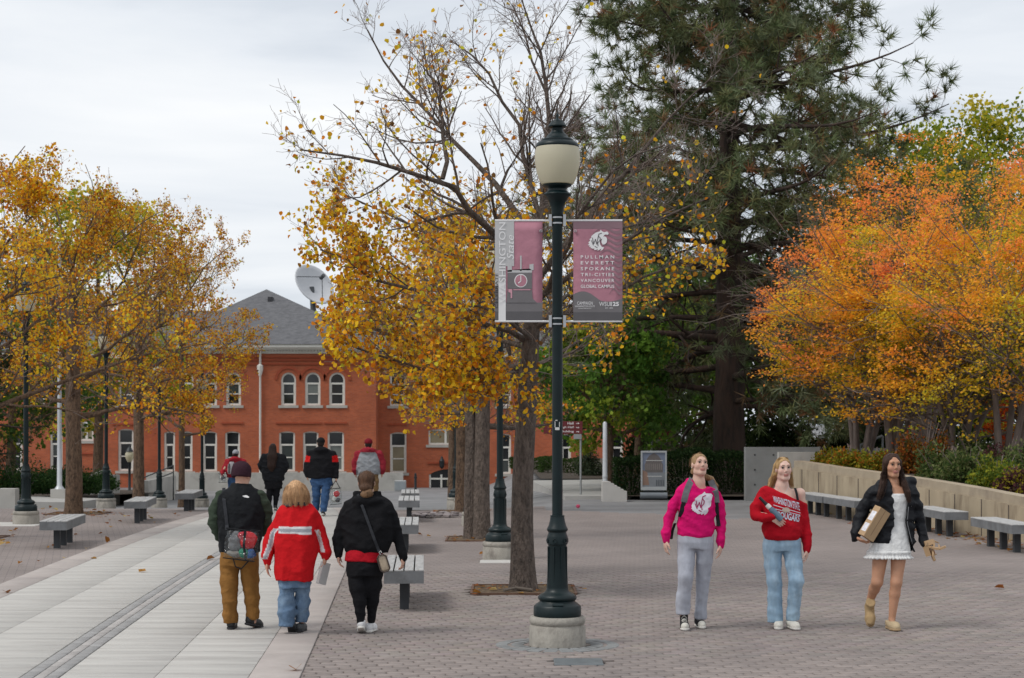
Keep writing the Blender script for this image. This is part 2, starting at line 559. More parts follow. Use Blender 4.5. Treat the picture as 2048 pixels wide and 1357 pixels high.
def slab(name, fa, fb, y0, y1, mat, zt=0.014, g=0.005, bv=0.004, jit=0.0):
    xa0, xb0, xa1, xb1 = float(fa(y0)) + g, float(fb(y0)) - g, float(fa(y1)) + g, float(fb(y1)) - g
    z0, z1 = float(gz(y0)), float(gz(y1))
    dz = random.uniform(-jit, jit)
    y0 += g; y1 -= g
    top = [(xa0 + bv, y0 + bv, z0 + zt + dz), (xb0 - bv, y0 + bv, z0 + zt + dz), (xb1 - bv, y1 - bv, z1 + zt + dz), (xa1 + bv, y1 - bv, z1 + zt + dz)]
    mid = [(xa0, y0, z0 + zt - bv + dz), (xb0, y0, z0 + zt - bv + dz), (xb1, y1, z1 + zt - bv + dz), (xa1, y1, z1 + zt - bv + dz)]
    bot = [(p[0], p[1], p[2] - 0.02) for p in mid]
    F = [(0, 1, 2, 3)]
    for r in range(2):
        for i in range(4):
            j = (i + 1) % 4
            F.append((r * 4 + i, r * 4 + 4 + i, r * 4 + 4 + j, r * 4 + j))
    return np_obj(name, np.array(top + mid + bot), np.array(F), mat, walk)
y = 12.5; k = 0
while y < 46.5:
    st = 0.43 + 0.05 * random.random()
    for (a, b) in ((Lin, J1), (J1, SL), (SR, J3), (J3, Rin)):
        slab('slab', a, b, y, y + st, conc_walk, jit=0.0012, g=0.003, bv=0.003)
    y += st
y = 12.5
while y < 46.5:
    for (a, b) in ((Lout, Lin), (Rin, Rout)):
        slab('border_slab', a, b, y, y + 1.5, conc_pink, zt=0.016, g=0.003)
    y += 1.5
def lerpc(t):
    return lambda y: float(SL(y)) * (1 - t) + float(SR(y)) * t
y = 13.0; k = 0
while y < 40:
    h = 0.23
    for q, (t0, t1, mt) in enumerate(((0.02, 0.36, dark_brick), (0.36, 0.64, light_brick), (0.64, 0.98, dark_brick))):
        slab('strip_brick', lerpc(t0), lerpc(t1), y + (q % 2) * 0.1, y + h + (q % 2) * 0.1, mt, g=0.004, jit=0.0015)
    y += h; k += 1
slab('strip_end', SL, SR, 40.15, 46.3, dark_brick)
# drain lid and square patches
lid = MB(); lid.bev(0.36, 0.78, 14.85, 15.22, -0.02, 0.012, 0.006)
lid.build('drain_cover', M('lid_steel', (0.16, 0.18, 0.19), 0.5, metal=0.4, var=0.2, vscale=8), label='flat grey rectangular drain lid in the paving before the nearest lamp post', cat='drain cover')
# ------------------------------------------------------------------ brick hall
def brick_mat(name, c1, c2, mortar):
    m = bpy.data.materials.new(name); m.use_nodes = True
    t = m.node_tree; L = t.links.new; N = t.nodes.new; b = t.nodes['Principled BSDF']
    b.inputs['Roughness'].default_value = 0.85
    g = N('ShaderNodeNewGeometry'); sp = N('ShaderNodeSeparateXYZ'); L(g.outputs['Position'], sp.inputs[0])
    ad = N('ShaderNodeMath'); ad.operation = 'ADD'; L(sp.outputs['X'], ad.inputs[0]); L(sp.outputs['Y'], ad.inputs[1])
    cb = N('ShaderNodeCombineXYZ'); L(ad.outputs[0], cb.inputs[0]); L(sp.outputs['Z'], cb.inputs[1])
    br = N('ShaderNodeTexBrick'); L(cb.outputs[0], br.inputs['Vector'])
    br.inputs['Scale'].default_value = 1.0; br.inputs['Brick Width'].default_value = 0.215; br.inputs['Row Height'].default_value = 0.075
    br.inputs['Mortar Size'].default_value = 0.006
    br.inputs['Color1'].default_value = (*c1, 1); br.inputs['Color2'].default_value = (*c2, 1); br.inputs['Mortar'].default_value = (*mortar, 1)
    nz = N('ShaderNodeTexNoise'); nz.inputs['Scale'].default_value = 0.8; nz.inputs['Detail'].default_value = 8; L(cb.outputs[0], nz.inputs['Vector'])
    mr = N('ShaderNodeMapRange'); mr.inputs['From Min'].default_value = .3; mr.inputs['From Max'].default_value = .7
    mr.inputs['To Min'].default_value = 0.84; mr.inputs['To Max'].default_value = 1.14; L(nz.outputs['Fac'], mr.inputs['Value'])
    vm = N('ShaderNodeVectorMath'); vm.operation = 'SCALE'; L(br.outputs['Color'], vm.inputs[0]); L(mr.outputs[0], vm.inputs['Scale'])
    L(vm.outputs[0], b.inputs['Base Color'])
    return m
brick = brick_mat('hall_brick', (0.445, 0.108, 0.040), (0.35, 0.082, 0.031), (0.33, 0.14, 0.095))
brick_trim = M('brick_trim', (0.33, 0.066, 0.027), 0.85, var=0.15, vscale=5)
white_paint = M('white_paint', (0.70, 0.68, 0.62), 0.6, var=0.06, vscale=2)
stone = M('sill_stone', (0.42, 0.40, 0.36), 0.8, var=0.12, vscale=3)
pane_dark = glass_mat('pane_dark', (0.012, 0.014, 0.016))
pane_blind = glass_mat('pane_blind', (0.15, 0.165, 0.15), 0.15)
pane_mid = glass_mat('pane_mid', (0.05, 0.058, 0.056), 0.1)
pane_warm = glass_mat('pane_warm', (0.24, 0.20, 0.12), 0.15)
roof_m = M('slate_roof', (0.115, 0.115, 0.122), 0.85, var=0.25, vscale=4, bump=0.3, bscale=14, stretch=(1, 1, 3.0), tint=(0.075, 0.075, 0.082), tscale=3)
concrete = M('concrete', (0.43, 0.415, 0.385), 0.88, var=0.13, vscale=1.3, bump=0.2, bscale=50, tint=(0.31, 0.295, 0.27), tscale=2.2, trange=(0.5, 0.75))
concrete_dark = M('concrete_grey', (0.25, 0.255, 0.25), 0.88, var=0.13, vscale=1.3, bump=0.2, bscale=50, tint=(0.19, 0.19, 0.185), tscale=1.2)
white_conc = M('white_concrete', (0.47, 0.455, 0.43), 0.85, var=0.08, vscale=2, bump=0.15)

YB, YW = 96.0, 97.6
def arch_pts(x0, x1, zs, rise, n=8):
    """points of an arch from left spring to right spring"""
    c = 0.5 * (x0 + x1); hw = 0.5 * (x1 - x0)
    out = []
    for i in range(n + 1):
        t = -1 + 2 * i / n
        if rise > 0.8 * hw:
            a = math.pi * (1 - i / n)
            out.append((c + hw * math.cos(a), zs + rise * math.sin(a)))
        else:
            out.append((c + hw * t, zs + rise * (1 - t * t)))
    return out
def wall_row(mb, Y, x0, x1, z0, z1, ops, depth=0.22):
    """one storey of wall: ops = [(xa, xb, zsill, zspring, rise)]"""
    q = lambda a, b, c, d: mb.add([a, b, c, d], [(0, 1, 2, 3)])
    cur = x0
    for (xa, xb, zs, zp, rise) in sorted(ops):
        q((cur, Y, z0), (xa, Y, z0), (xa, Y, z1), (cur, Y, z1))
        q((xa, Y, z0), (xb, Y, z0), (xb, Y, zs), (xa, Y, zs))
        ap = arch_pts(xa, xb, zp, rise)
        for (p, r) in zip(ap[:-1], ap[1:]):
            q((p[0], Y, p[1]), (r[0], Y, r[1]), (r[0], Y, z1), (p[0], Y, z1))
            q((p[0], Y, p[1]), (p[0], Y + depth, p[1]), (r[0], Y + depth, r[1]), (r[0], Y, r[1]))
        q((xa, Y, zs), (xa, Y + depth, zs), (xa, Y + depth, zp), (xa, Y, zp))
        q((xb, Y, zp), (xb, Y + depth, zp), (xb, Y + depth, zs), (xb, Y, zs))
        q((xa, Y, zs), (xb, Y, zs), (xb, Y + depth, zs), (xa, Y + depth, zs))
        cur = xb
    q((cur, Y, z0), (x1, Y, z0), (x1, Y, z1), (cur, Y, z1))
hall = empty('brick_building', (-11, YB, -1.6), label='red brick two-storey hall with white sash windows, white cornice and grey slate roof', cat='building')
HINV = Vector((11, -YB, 1.6))
def hb(mb, name, mat, parent=None, smooth=False, **kw):
    """build a mesh given in world coordinates under the hall (or one of its parts)"""
    mb.v = [(p[0] + HINV[0], p[1] + HINV[1], p[2] + HINV[2]) for p in mb.v]
    return mb.build(name, mat, parent or hall, smooth, **kw)
def window(Y, op, parts, sill=True, mull=False):
    """white timber frame following the opening, rails, panes and a stone sill"""
    xa, xb, zs, zp, rise = op
    f = MB(); w = 0.10; y0, y1 = Y + 0.08, Y + 0.17
    ap = arch_pts(xa, xb, zp, rise)
    ai = arch_pts(xa + w, xb - w, zp, max(rise - w, 0.02))
    out = [(xa, zs)] + ap + [(xb, zs)]; inn = [(xa + w, zs + w)] + ai + [(xb - w, zs + w)]
    n = len(out)
    for i in range(n):
        j = (i + 1) % n
        V = [(out[i][0], y0, out[i][1]), (out[j][0], y0, out[j][1]), (inn[j][0], y0, inn[j][1]), (inn[i][0], y0, inn[i][1])]
        V += [(p[0], y1, p[2]) for p in V]
        f.add(V, [(0, 1, 2, 3), (2, 3, 7, 6), (0, 4, 5, 1)])
    zt = zs + (zp + rise - zs) * 0.66
    zm = zs + (zp + rise - zs) * 0.345
    if not mull:
        f.box(xa + w, xb - w, y0 + 0.01, y1, zt - 0.05, zt + 0.05)
        f.box(xa + w, xb - w, y0 + 0.03, y1, zm - 0.03, zm + 0.03)
        # storm-sash edges
        for xx in (xa + w, xb - w - 0.045):
            f.box(xx, xx + 0.045, y0 + 0.03, y1, zs + w, zt - 0.05)
    else:
        c = 0.5 * (xa + xb)
        f.box(c - 0.06, c + 0.06, y0 + 0.01, y1, zs + w, zp)
    wo = hb(f, 'window', white_paint)
    yg = Y + 0.14
    if not mull:
        lv = [(zs + w, zm - 0.03), (zm + 0.03, zt - 0.05)]
        for (za, zb), pm_ in zip(lv, parts[:2]):
            hb(MB().add([(xa + w, yg, za), (xb - w, yg, za), (xb - w, yg, zb), (xa + w, yg, zb)], [(0, 1, 2, 3)]), 'pane', pm_, wo).matrix_parent_inverse = Matrix()
        poly = [(xa + w, zt + 0.05)] + [p for p in ai] + [(xb - w, zt + 0.05)]
        hb(MB().add([(p[0], yg, p[1]) for p in poly], [tuple(range(len(poly)))]), 'pane', parts[2], wo)
    else:
        for (p0, p1) in ((xa + w, c - 0.06), (c + 0.06, xb - w)):
            hb(MB().add([(p0, yg, zs + w), (p1, yg, zs + w), (p1, yg, zp), (p0, yg, zp)], [(0, 1, 2, 3)]), 'pane', parts[0], wo)
    if sill:
        hb(MB().box(xa - 0.14, xb + 0.14, Y - 0.08, Y + 0.1, zs - 0.15, zs - 0.003), 'sill', stone, wo)
    return wo
def op_px(Y, u0, u1, v0, v1, arch=None):
    xa, xb = wx(u0, Y), wx(u1, Y)
    zt, zs = wz(v0, Y), wz(v1, Y)
    rise = 0.5 * (xb - xa) if arch == 'round' else 0.10
    return (xa, xb, zs, zt - rise, rise)
D, Bl, Md, Wm = pane_dark, pane_blind, pane_mid, pane_warm
Z0 = -1.75; ZM = wz(838, YB); ZT = wz(704, YB)
# main block
mx0, mx1 = wx(314, YB), wx(752, YB)
lo = [(op_px(YB, a, b, 863, 943), p) for a, b, p in ((328, 350, (D, D, D)), (363, 385, (D, D, D)), (405, 434, (D, D, D)), (450, 480, (Md, D, D)), (558, 590, (Md, Md, D)), (606, 637, (Bl, Md, D)), (655, 688, (Bl, Bl, D)))]
up = [(op_px(YB, a, b, 745, 811, 'round'), p) for a, b, p in ((357, 387, (D, D, D)), (405, 434, (D, D, D)), (452, 482, (D, Md, D)), (562, 592, (D, D, D)), (610, 641, (Md, Bl, D)), (658, 690, (D, D, D)))]
w = MB()
wall_row(w, YB, mx0, mx1, Z0, ZM, [o for o, _ in lo]); wall_row(w, YB, mx0, mx1, ZM, ZT, [o for o, _ in up])
w.add([(mx1, YB, Z0), (mx1, YB + 12, Z0), (mx1, YB + 12, ZT), (mx1, YB, ZT)], [(0, 1, 2, 3)])
w.add([(mx0, YB + 12, Z0), (mx0, YB, Z0), (mx0, YB, ZT), (mx0, YB + 12, ZT)], [(0, 1, 2, 3)])
w.add([(mx0, YB + 12, Z0), (mx1, YB + 12, Z0), (mx1, YB + 12, ZT), (mx0, YB + 12, ZT)], [(3, 2, 1, 0)])
hb(w, 'wall', brick)
for o, p in lo + up:
    window(YB, o, p)
# wings
rx0, rx1 = mx1, wx(1330, YW); lx0, lx1 = wx(-260, YW), mx0
WT = wz(716, YW)
rlo = [(op_px(YW, a, b, c, d), p, ml) for a, b, c, d, p, ml in ((780, 813, 865, 946, (Wm, Wm, D), 0), (995, 1022, 868, 948, (Md, D, D), 0), (1122, 1142, 868, 950, (D, D, D), 0), (1222, 1246, 868, 950, (Md, D, D), 0))]
rup = [(op_px(YW, a, b, 748, 812), p, 0) for a, b, p in ((780, 812, (D, D, D)), (870, 900, (D, Md, D)), (995, 1022, (D, D, D)), (1122, 1148, (D, D, D)), (1222, 1250, (D, D, D)))]
rlo.append((op_px(YW, 857, 925, 858, 890), (Wm, Wm, D), 1))
llo = [(op_px(YW, a, b, c, d), p, 0) for a, b, c, d, p in ((236, 267, 858, 942, (D, D, D)), (100, 125, 862, 940, (D, Md, D)), (20, 45, 862, 940, (D, D, D)))]
llo.append((op_px(YW, 158, 187, 843, 882), (Wm, Wm, D), 1))
lup = [(op_px(YW, a, b, 748, 812), p, 0) for a, b, p in ((236, 267, (D, D, D)), (160, 188, (D, D, D)), (60, 90, (D, D, D)))]
door_op = (wx(858, YW), wx(934, YW), -2.5, wz(946, YW) - 0.1, 0.3)
w = MB()
wall_row(w, YW, rx0, rx1, wz(900, YW), wz(838, YW), [o for o, _, ml in rlo if ml])
w2 = MB()
wall_row(w2, YW, rx0, wx(840, YW), Z0, wz(900, YW), [])
def rows(mb, x0, x1, ops_low, ops_up):
    wall_row(mb, YW, x0, x1, Z0 - 1.0, wz(838, YW), ops_low); wall_row(mb, YW, x0, x1, wz(838, YW), WT, ops_up)
w = MB()
# the doorway column is a strip of its own: door below, mullioned window above
dx0, dx1 = wx(846, YW), wx(946, YW)
rows(w, rx0, dx0, [o for o, _, ml in rlo if o[0] < dx0 - 0.5], [o for o, _, ml in rup if o[0] < dx0 - 0.5])
wall_row(w, YW, dx0, dx1, Z0 - 1.0, wz(908, YW), [door_op])
wall_row(w, YW, dx0, dx1, wz(908, YW), wz(838, YW), [rlo[-1][0]])
wall_row(w, YW, dx0, dx1, wz(838, YW), WT, [o for o, _, ml in rup if dx0 < o[0] < dx1])
rows(w, dx1, rx1, [o for o, _, ml in rlo if o[0] > dx1], [o for o, _, ml in rup if o[0] > dx1])
w.add([(rx1, YW, Z0), (rx1, YW + 9, Z0), (rx1, YW + 9, WT), (rx1, YW, WT)], [(0, 1, 2, 3)])
hb(w, 'wall', brick)
w = MB()
sx0 = wx(200, YW)
wall_row(w, YW, lx0, sx0, Z0, wz(838, YW), [o for o, _, ml in llo if o[0] < sx0]); wall_row(w, YW, sx0, lx1, Z0, wz(838, YW), [o for o, _, ml in llo if o[0] > sx0])
wall_row(w, YW, lx0, lx1, wz(838, YW), WT, [o for o, _, ml in lup])
hb(w, 'wall', brick)
for o, p, ml in rlo + rup + llo + lup:
    window(YW, o, p, mull=bool(ml))
# door under a low arch
d = MB(); xa, xb, zs, zp, rise = door_op
fr = MB()
for xx in (xa, xb - 0.1, xa + (xb - xa) * 0.30, xa + (xb - xa) * 0.86):
    fr.box(xx, xx + 0.1, YW + 0.05, YW + 0.16, -2.45, zp)
fr.box(xa + 0.1, xb - 0.1, YW + 0.06, YW + 0.15, wz(958, YW) - 0.05, wz(958, YW) + 0.05)
dr = hb(fr, 'door', white_paint)
hb(MB().add([(xa, YW + 0.12, -2.4), (xb, YW + 0.12, -2.4), (xb, YW + 0.12, zp + rise), (xa, YW + 0.12, zp + rise)], [(0, 1, 2, 3)]), 'pane', pane_dark, dr)
hb(MB().box(xa + 1.0, xa + 1.55, YW + 0.09, YW + 0.115, -1.6, wz(960, YW)), 'pane', pane_warm, dr)
# lantern above the door
ln = MB(); ln.lathe([(0.04, 0), (0.13, 0.12), (0.15, 0.45), (0.09, 0.55), (0.03, 0.7)], 8, (wx(884, YW), YW - 0.25, wz(938, YW))); ln.box(wx(884, YW) - .03, wx(884, YW) + .03, YW - .25, YW, wz(938, YW) + .3, wz(938, YW) + .36)
hb(ln, 'wall_lantern', M('iron', (0.02, 0.025, 0.028), 0.5, metal=0.3))
# arches, string courses
for grp in (up[:3], up[3:]):
    for (xa, xb, zs, zp, rise), _ in grp:
        a = MB(); c = 0.5 * (xa + xb); r0 = rise + 0.20; r1 = rise + 0.34
        P = [(math.cos(math.pi * k / 10), math.sin(math.pi * k / 10)) for k in range(11)]
        for p, q in zip(P[:-1], P[1:]):
            V = [(c + r0 * p[0], YB - 0.06, zp + r0 * p[1]), (c + r1 * p[0], YB - 0.06, zp + r1 * p[1]), (c + r1 * q[0], YB - 0.06, zp + r1 * q[1]), (c + r0 * q[0], YB - 0.06, zp + r0 * q[1])]
            V += [(v[0], YB + 0.001, v[2]) for v in V]
            a.add(V, [(0, 1, 2, 3), (0, 3, 7, 4), (1, 5, 6, 2)])
        hb(a, 'arch_hood', brick_trim)
for (xa, xb, zs, zp, rise), _ in lo[3:]:
    hb(MB().box(xa - 0.18, xb + 0.18, YB - 0.06, YB + 0.002, wz(848, YB), wz(845, YB)), 'drip_course', brick_trim)
for zz, hgt in ((wz(722, YB), 0.09), (wz(730, YB), 0.09), (wz(716, YB), 0.07)):
    hb(MB().box(mx0 - 0.003, mx1 + 0.06, YB - 0.07, YB + 0.003, zz, zz + hgt), 'string_course', brick_trim)
hb(MB().box(mx0 + 0.01, mx1 + 0.09, YB - 0.10, YB + 0.004, wz(952, YB), wz(946, YB)), 'water_table', stone)
hb(MB().box(mx1 + 0.1, rx1, YW - 0.10, YW + 0.004, wz(957, YW), wz(951, YW)), 'water_table', stone) if False else None
for (a, b, v) in ((775, 818, 849), (855, 935, 926), (225, 275, 848), (150, 195, 907)):
    hb(MB().box(wx(a, YW), wx(b, YW), YW - 0.06, YW + 0.002, wz(v + 2, YW), wz(v - 1, YW)), 'drip_course', brick_trim)
# cornice: fascia, bed mould, dentils
c = MB()
c.box(mx0 - 0.55, mx1 + 0.55, YB - 0.55, YB + 12.5, wz(696, YB), wz(690, YB)); c.box(mx0 - 0.4, mx1 + 0.4, YB - 0.4, YB + 12.4, wz(700, YB), wz(696, YB) - 0.002); c.box(mx0 - 0.06, mx1 + 0.06, YB - 0.10, YB + 12.1, ZT - 0.1, wz(700, YB) - 0.002)
co = hb(c, 'cornice', white_paint)
dn = MB(); x = mx0 - 0.3
while x < mx1 + 0.3:
    dn.box(x, x + 0.085, YB - 0.27, YB - 0.102, wz(704, YB), wz(700.3, YB)); x += 0.17
hb(dn, 'dentils', white_paint, co, kind='stuff')
for (a, b) in ((rx0 + 0.6, rx1), (lx0, lx1 - 0.6)):
    c = MB(); c.box(a, b, YW - 0.45, YW + 0.1, WT - 0.03, WT + 0.3)
    hb(c, 'cornice', white_paint)
# roofs
ez = wz(689.5, YB)
ax, ay, az = wx(533, 102), 102.0, wz(579, 102)
ex0, ex1, ey0, ey1 = mx0 - 0.62, mx1 + 0.62, YB - 0.62, YB + 12.6
rf = MB(); rf.add([(ex0, ey0, ez), (ex1, ey0, ez), (ex1, ey1, ez), (ex0, ey1, ez), (ax, ay, az)], [(0, 1, 4), (1, 2, 4), (2, 3, 4), (3, 0, 4)])
rfo = hb(rf, 'roof', roof_m)
for (u, v) in ((522, 672), (541, 598), (650, 680)):
    yy = 98.2 if v > 650 else 100.6
    hb(MB().box(wx(u, yy) - 0.13, wx(u, yy) + 0.13, yy - 0.2, yy + 0.3, wz(v, yy) - 0.25, wz(v, yy) + 0.1), 'roof_vent', M('vent', (0.03, 0.03, 0.035), 0.6), rfo)
rg = wz(622, 104.5)
for (a, b) in ((rx0 + 0.7, rx1 + 0.5), (lx0, lx1 - 0.7)):
    rf = MB(); e2 = WT + 0.3
    rf.add([(a - 3, YW - 0.5, e2), (b + (3 if b < mx0 else 0), YW - 0.5, e2), (b + (3 if b < mx0 else 0), 104.5, rg), (a - 3, 104.5, rg), (b, 112, e2), (a, 112, e2)], [(0, 1, 2, 3), (3, 2, 4, 5)])
    hb(rf, 'roof', roof_m)
# rainwater pipe with hopper head
pp = MB(); px_ = wx(521, YB); pp.tube([(px_ + .02, YB - 0.4, wz(700, YB)), (px_ + 0.02, YB - 0.22, wz(707, YB)), (px_, YB - 0.12, wz(716, YB)), (px_, YB - 0.12, -1.5)], 0.06, 8)
pp.lathe([(0.07, -0.35), (0.17, 0), (0.17, 0.22), (0.08, 0.3)], 8, (px_, YB - 0.16, wz(740, YB)))
hb(pp, 'rain_pipe', white_paint, smooth=True)
# ------------------------------------------------------------------ satellite dish
ds = empty('satellite_dish', (wx(628, 107), 107, 7.2), label='large pale grey satellite dish standing behind the slate roof of the brick hall', cat='satellite dish')
axd = Vector((0.62, -0.62, 0.48)).normalized(); ux = axd.cross(Vector((0, 0, 1))).normalized(); uy = ux.cross(axd)
cd = Vector((0, 0, wz(570, 107) - 7.2))
V = []; F = []; nr, na = 7, 32
for i in range(nr + 1):
    for k in range(na):
        r = 1.42 * i / nr; a = 2 * math.pi * k / na
        V.append(cd + ux * r * math.cos(a) + uy * r * math.sin(a) + axd * (0.20 * r * r - 0.35))
for i in range(nr):
    for k in range(na):
        k2 = (k + 1) % na; F.append((i * na + k, i * na + k2, (i + 1) * na + k2, (i + 1) * na + k))
dm = M('dish_paint', (0.50, 0.51, 0.53), 0.5, var=0.05)
o = MB().add(V, F).build('reflector', dm, ds, True)
sm = o.modifiers.new('th', 'SOLIDIFY'); sm.thickness = 0.05
fe = MB()
tip = cd + axd * 0.9
for k in range(3):
    a = 2 * math.pi * k / 3 + 0.4
    fe.tube([cd + ux * 1.3 * math.cos(a) + uy * 1.3 * math.sin(a), tip], 0.025, 6)
fe.tube([tip - axd * 0.15, tip + axd * 0.2], 0.12, 10)
fe.build('feed_arm', M('dark_steel', (0.08, 0.085, 0.09), 0.5, metal=0.5), ds)
MB().tube([(0, 0, -1.5), (0, 0, 1.0), tuple(cd - axd * 0.25)], [0.2, 0.2, 0.15], 10).build('mount', M('dark_steel'), ds)

# ------------------------------------------------------------------ low walls and small things round the hall
def wall_poly(name, pts, z0, ztops, th, mat, label, cat='wall', cap=None, capm=None, group=None):
    """free-standing wall following plan points, with a top that may slope"""
    e = empty(name, (pts[0][0], pts[0][1], z0), label=label, cat=cat, group=group)
    p = np.array(pts, float)
    nrm = []
    for i in range(len(p)):
        t = p[min(i + 1, len(p) - 1)] - p[max(i - 1, 0)]; t /= np.linalg.norm(t); nrm.append((-t[1], t[0]))
    nrm = np.array(nrm)
    def shell(off0, off1, za, zb):
        V = []; F = []
        for i in range(len(p)):
            for o_, z in ((off0, za[i]), (off1, za[i]), (off1, zb[i]), (off0, zb[i])):
                q = p[i] + nrm[i] * o_
                V.append((q[0] - pts[0][0], q[1] - pts[0][1], z - z0))
        for i in range(len(p) - 1):
            for k in range(4):
                k2 = (k + 1) % 4
                F.append((i * 4 + k, i * 4 + k2, i * 4 + 4 + k2, i * 4 + 4 + k))
        F += [(0, 1, 2, 3), tuple(len(p) * 4 - 4 + k for k in (3, 2, 1, 0))]
        return MB().add(V, F)
    zb = [z0 - 0.3] * len(p)
    ct = cap or 0
    shell(0, th, zb, [z - ct for z in ztops]).build('wall_body', mat, e)
    if cap:
        shell(-0.04, th + 0.03, [z - cap + 0.002 for z in ztops], ztops).build('coping', capm or mat, e)
    return e
wall_poly('concrete_wall', [(wx(292, 92), 92.0), (wx(806, 92), 92.0)], -1.65, [wz(946, 92)] * 2, 0.35, concrete, 'long low pale concrete wall in front of the brick hall')
wall_poly('concrete_wall', [(wx(163, 66), 66), (wx(222, 70), 70)], -1.4, [wz(962, 66), wz(940, 70)], 0.3, concrete, 'sloping low concrete wall beside the dark shrubs at the left')
wall_poly('concrete_wall', [(wx(217, 72), 71.8), (wx(240, 72), 72)], -1.5, [wz(950, 72)] * 2, 0.4, concrete, 'squared end block of the sloping concrete wall behind a lamp post')
wall_poly('concrete_wall', [(wx(297, 74), 74), (wx(352, 80), 80)], -1.6, [wz(962, 74), wz(951, 80)], 0.3, concrete, 'sloping concrete ramp wall behind the thin tree trunk at the left')
wall_poly('concrete_wall', [(wx(-6, 47), 47), (wx(30, 47), 47)], -0.4, [wz(978, 47)] * 2, 0.4, concrete, 'low concrete block at the left edge of the picture')
# pale pad under the flagpole
pad_m = M('pad_concrete', (0.36, 0.35, 0.33), 0.9, var=0.12, vscale=1.5)
def pad(pts):
    MB().add(pts + [(p[0], p[1], p[2] - 1.2) for p in pts], [(0, 1, 2, 3)] + [(i, (i + 1) % 4, 4 + (i + 1) % 4, 4 + i) for i in range(4)]).build('concrete_pad', pad_m, kind='structure')
pad([(wx(60, 52), 52.0, -0.34), (wx(150, 52), 52, -0.36), (wx(205, 60), 60, -0.60), (wx(60, 60), 60, -0.52)])
pe = empty('flagpole', (wx(119, 58), 58, -0.5), label='tall white pole on a square concrete block left of the first tree trunk', cat='pole')
MB().box(-0.24, 0.24, -0.24, 0.24, -0.3, 0.30).build('base_block', concrete, pe)
MB().lathe([(0.16, 0.302), (0.13, 0.36), (0.085, 0.42), (0.075, 2.2), (0.055, 8.5)], 14).build('shaft', M('white_metal', (0.5, 0.52, 0.54), 0.4, metal=0.1), pe, True)
# handrail by the ramp
hr = MB(); hx = wx(283, 76)
hr.tube([(hx, 76, -1.5), (hx, 76, -0.45), (hx + 0.9, 78.5, 0.05), (hx + 0.9, 78.5, -1.5)], 0.03, 6); hr.tube([(hx + 0.02, 76, -0.75), (hx + 0.9, 78.5, -0.25)], 0.025, 6)
hr.build('handrail', M('iron'), label='short dark metal handrail beside the ramp wall at the left', cat='handrail')
# slim dark post in front of the door
bo = empty('bollard', (wx(831, 80), 80, float(gz(80))), label='slim dark metal post standing alone before the brick hall, left of its door', cat='bollard')
MB().lathe([(0.09, 0), (0.09, 0.06), (0.06, 0.1), (0.055, 1.05), (0.04, 1.12), (0.0, 1.14)], 10).build('shaft', M('iron'), bo, True)
MB().lathe([(0.07, 0.9), (0.08, 0.93), (0.07, 0.96)], 10).build('collar', M('iron'), bo, True)
# utility box at the end of the low wall
ub = empty('utility_box', (wx(800, 91), 91.2, -1.6), label='small grey utility box against the end of the low concrete wall', cat='box')
MB().bev(-0.3, 0.3, -0.2, 0.2, 0, 0.55, 0.03).build('cabinet', M('box_grey', (0.35, 0.36, 0.36), 0.6), ub); MB().box(-0.25, 0.25, -0.215, -0.202, 0.06, 0.48).build('door', M('box_grey2', (0.28, 0.31, 0.33), 0.6), ub)
# right of the square: pads, step wall, pole
pad([(wx(1130, 48), 48.0, 0.004), (wx(1260, 48), 48, 0.004), (wx(1300, 62), 62, 0.004), (wx(1060, 62), 62, -0.05)])
sw = empty('step_wall', (wx(1205, 46.5), 46.5, 0), label='short white concrete wall stepping down beside the white pole, left of the poster stand', cat='wall')
zt = wz(964, 46.5); m = MB()
nst = 6; xL = 0.14; 
poly = [(0, -0.1), (0, zt), (xL, zt)]
for k in range(nst):
    x0 = xL + k * 0.085; poly += [(x0 + 0.085, zt - 0.05 * k - 0.01), (x0 + 0.085, zt - 0.05 * (k + 1))]
poly += [(xL + nst * 0.085, -0.1)]
m.prism(poly, lambda a, b: (a, 0, b), lambda a, b: (a, 0.55, b)); m.build('wall_body', white_conc, sw)
pe = empty('light_pole', (wx(1210, 47.5), 47.5, 0), label='slim white pole rising into the green tree left of the poster stand', cat='pole')
MB().lathe([(0.10, -0.05), (0.10, 0.1), (0.07, 0.16), (0.062, 1.4), (0.058, 2.0), (0.03, 2.04)], 14).build('shaft', M('white_metal'), pe, True)
MB().lathe([(0.064, 0.5), (0.072, 0.52), (0.072, 0.58), (0.064, 0.6)], 14).build('collar', M('white_metal'), pe, True)
# concrete walls at the right, with tie holes
def tie_wall(pts, z0, zt, label, mat, cols, rows):
    e = wall_poly('concrete_wall', pts, z0, [zt] * len(pts), 0.3, mat, label)
    a = np.array(pts[0]); b = np.array(pts[-1]); t = (b - a)
    for i in range(cols):
        for z in rows:
            q = t * (i + 0.5) / cols
            o = MB().lathe([(0.028, 0), (0.028, 0.004)], 8).build('tie_hole', M('hole', (0.06, 0.06, 0.06), 0.9), e)
            o.location = (q[0], q[1] - 0.003, z - z0); o.rotation_euler = (R(90), 0, 0)
    return e
tie_wall([(wx(1491, 47), 47.0), (wx(1640, 47), 47.0)], -0.1, wz(895, 47), 'tall grey concrete wall with form-tie holes beside the dark hedge', concrete_dark, 4, (0.35, 0.75, 1.15))
tie_wall([(wx(1558, 44.5), 44.5), (wx(1720, 44.5), 44.5)], -0.1, wz(905, 44.5), 'lighter concrete wall behind the head of the woman in the red sweatshirt', concrete, 1, (0.5,))
wall_poly('concrete_wall', [(wx(1690, 49), 49), (wx(1800, 51), 51)], -0.1, [wz(897, 49), wz(897, 51)], 0.3, concrete_dark, 'grey concrete wall behind the maple trunks')
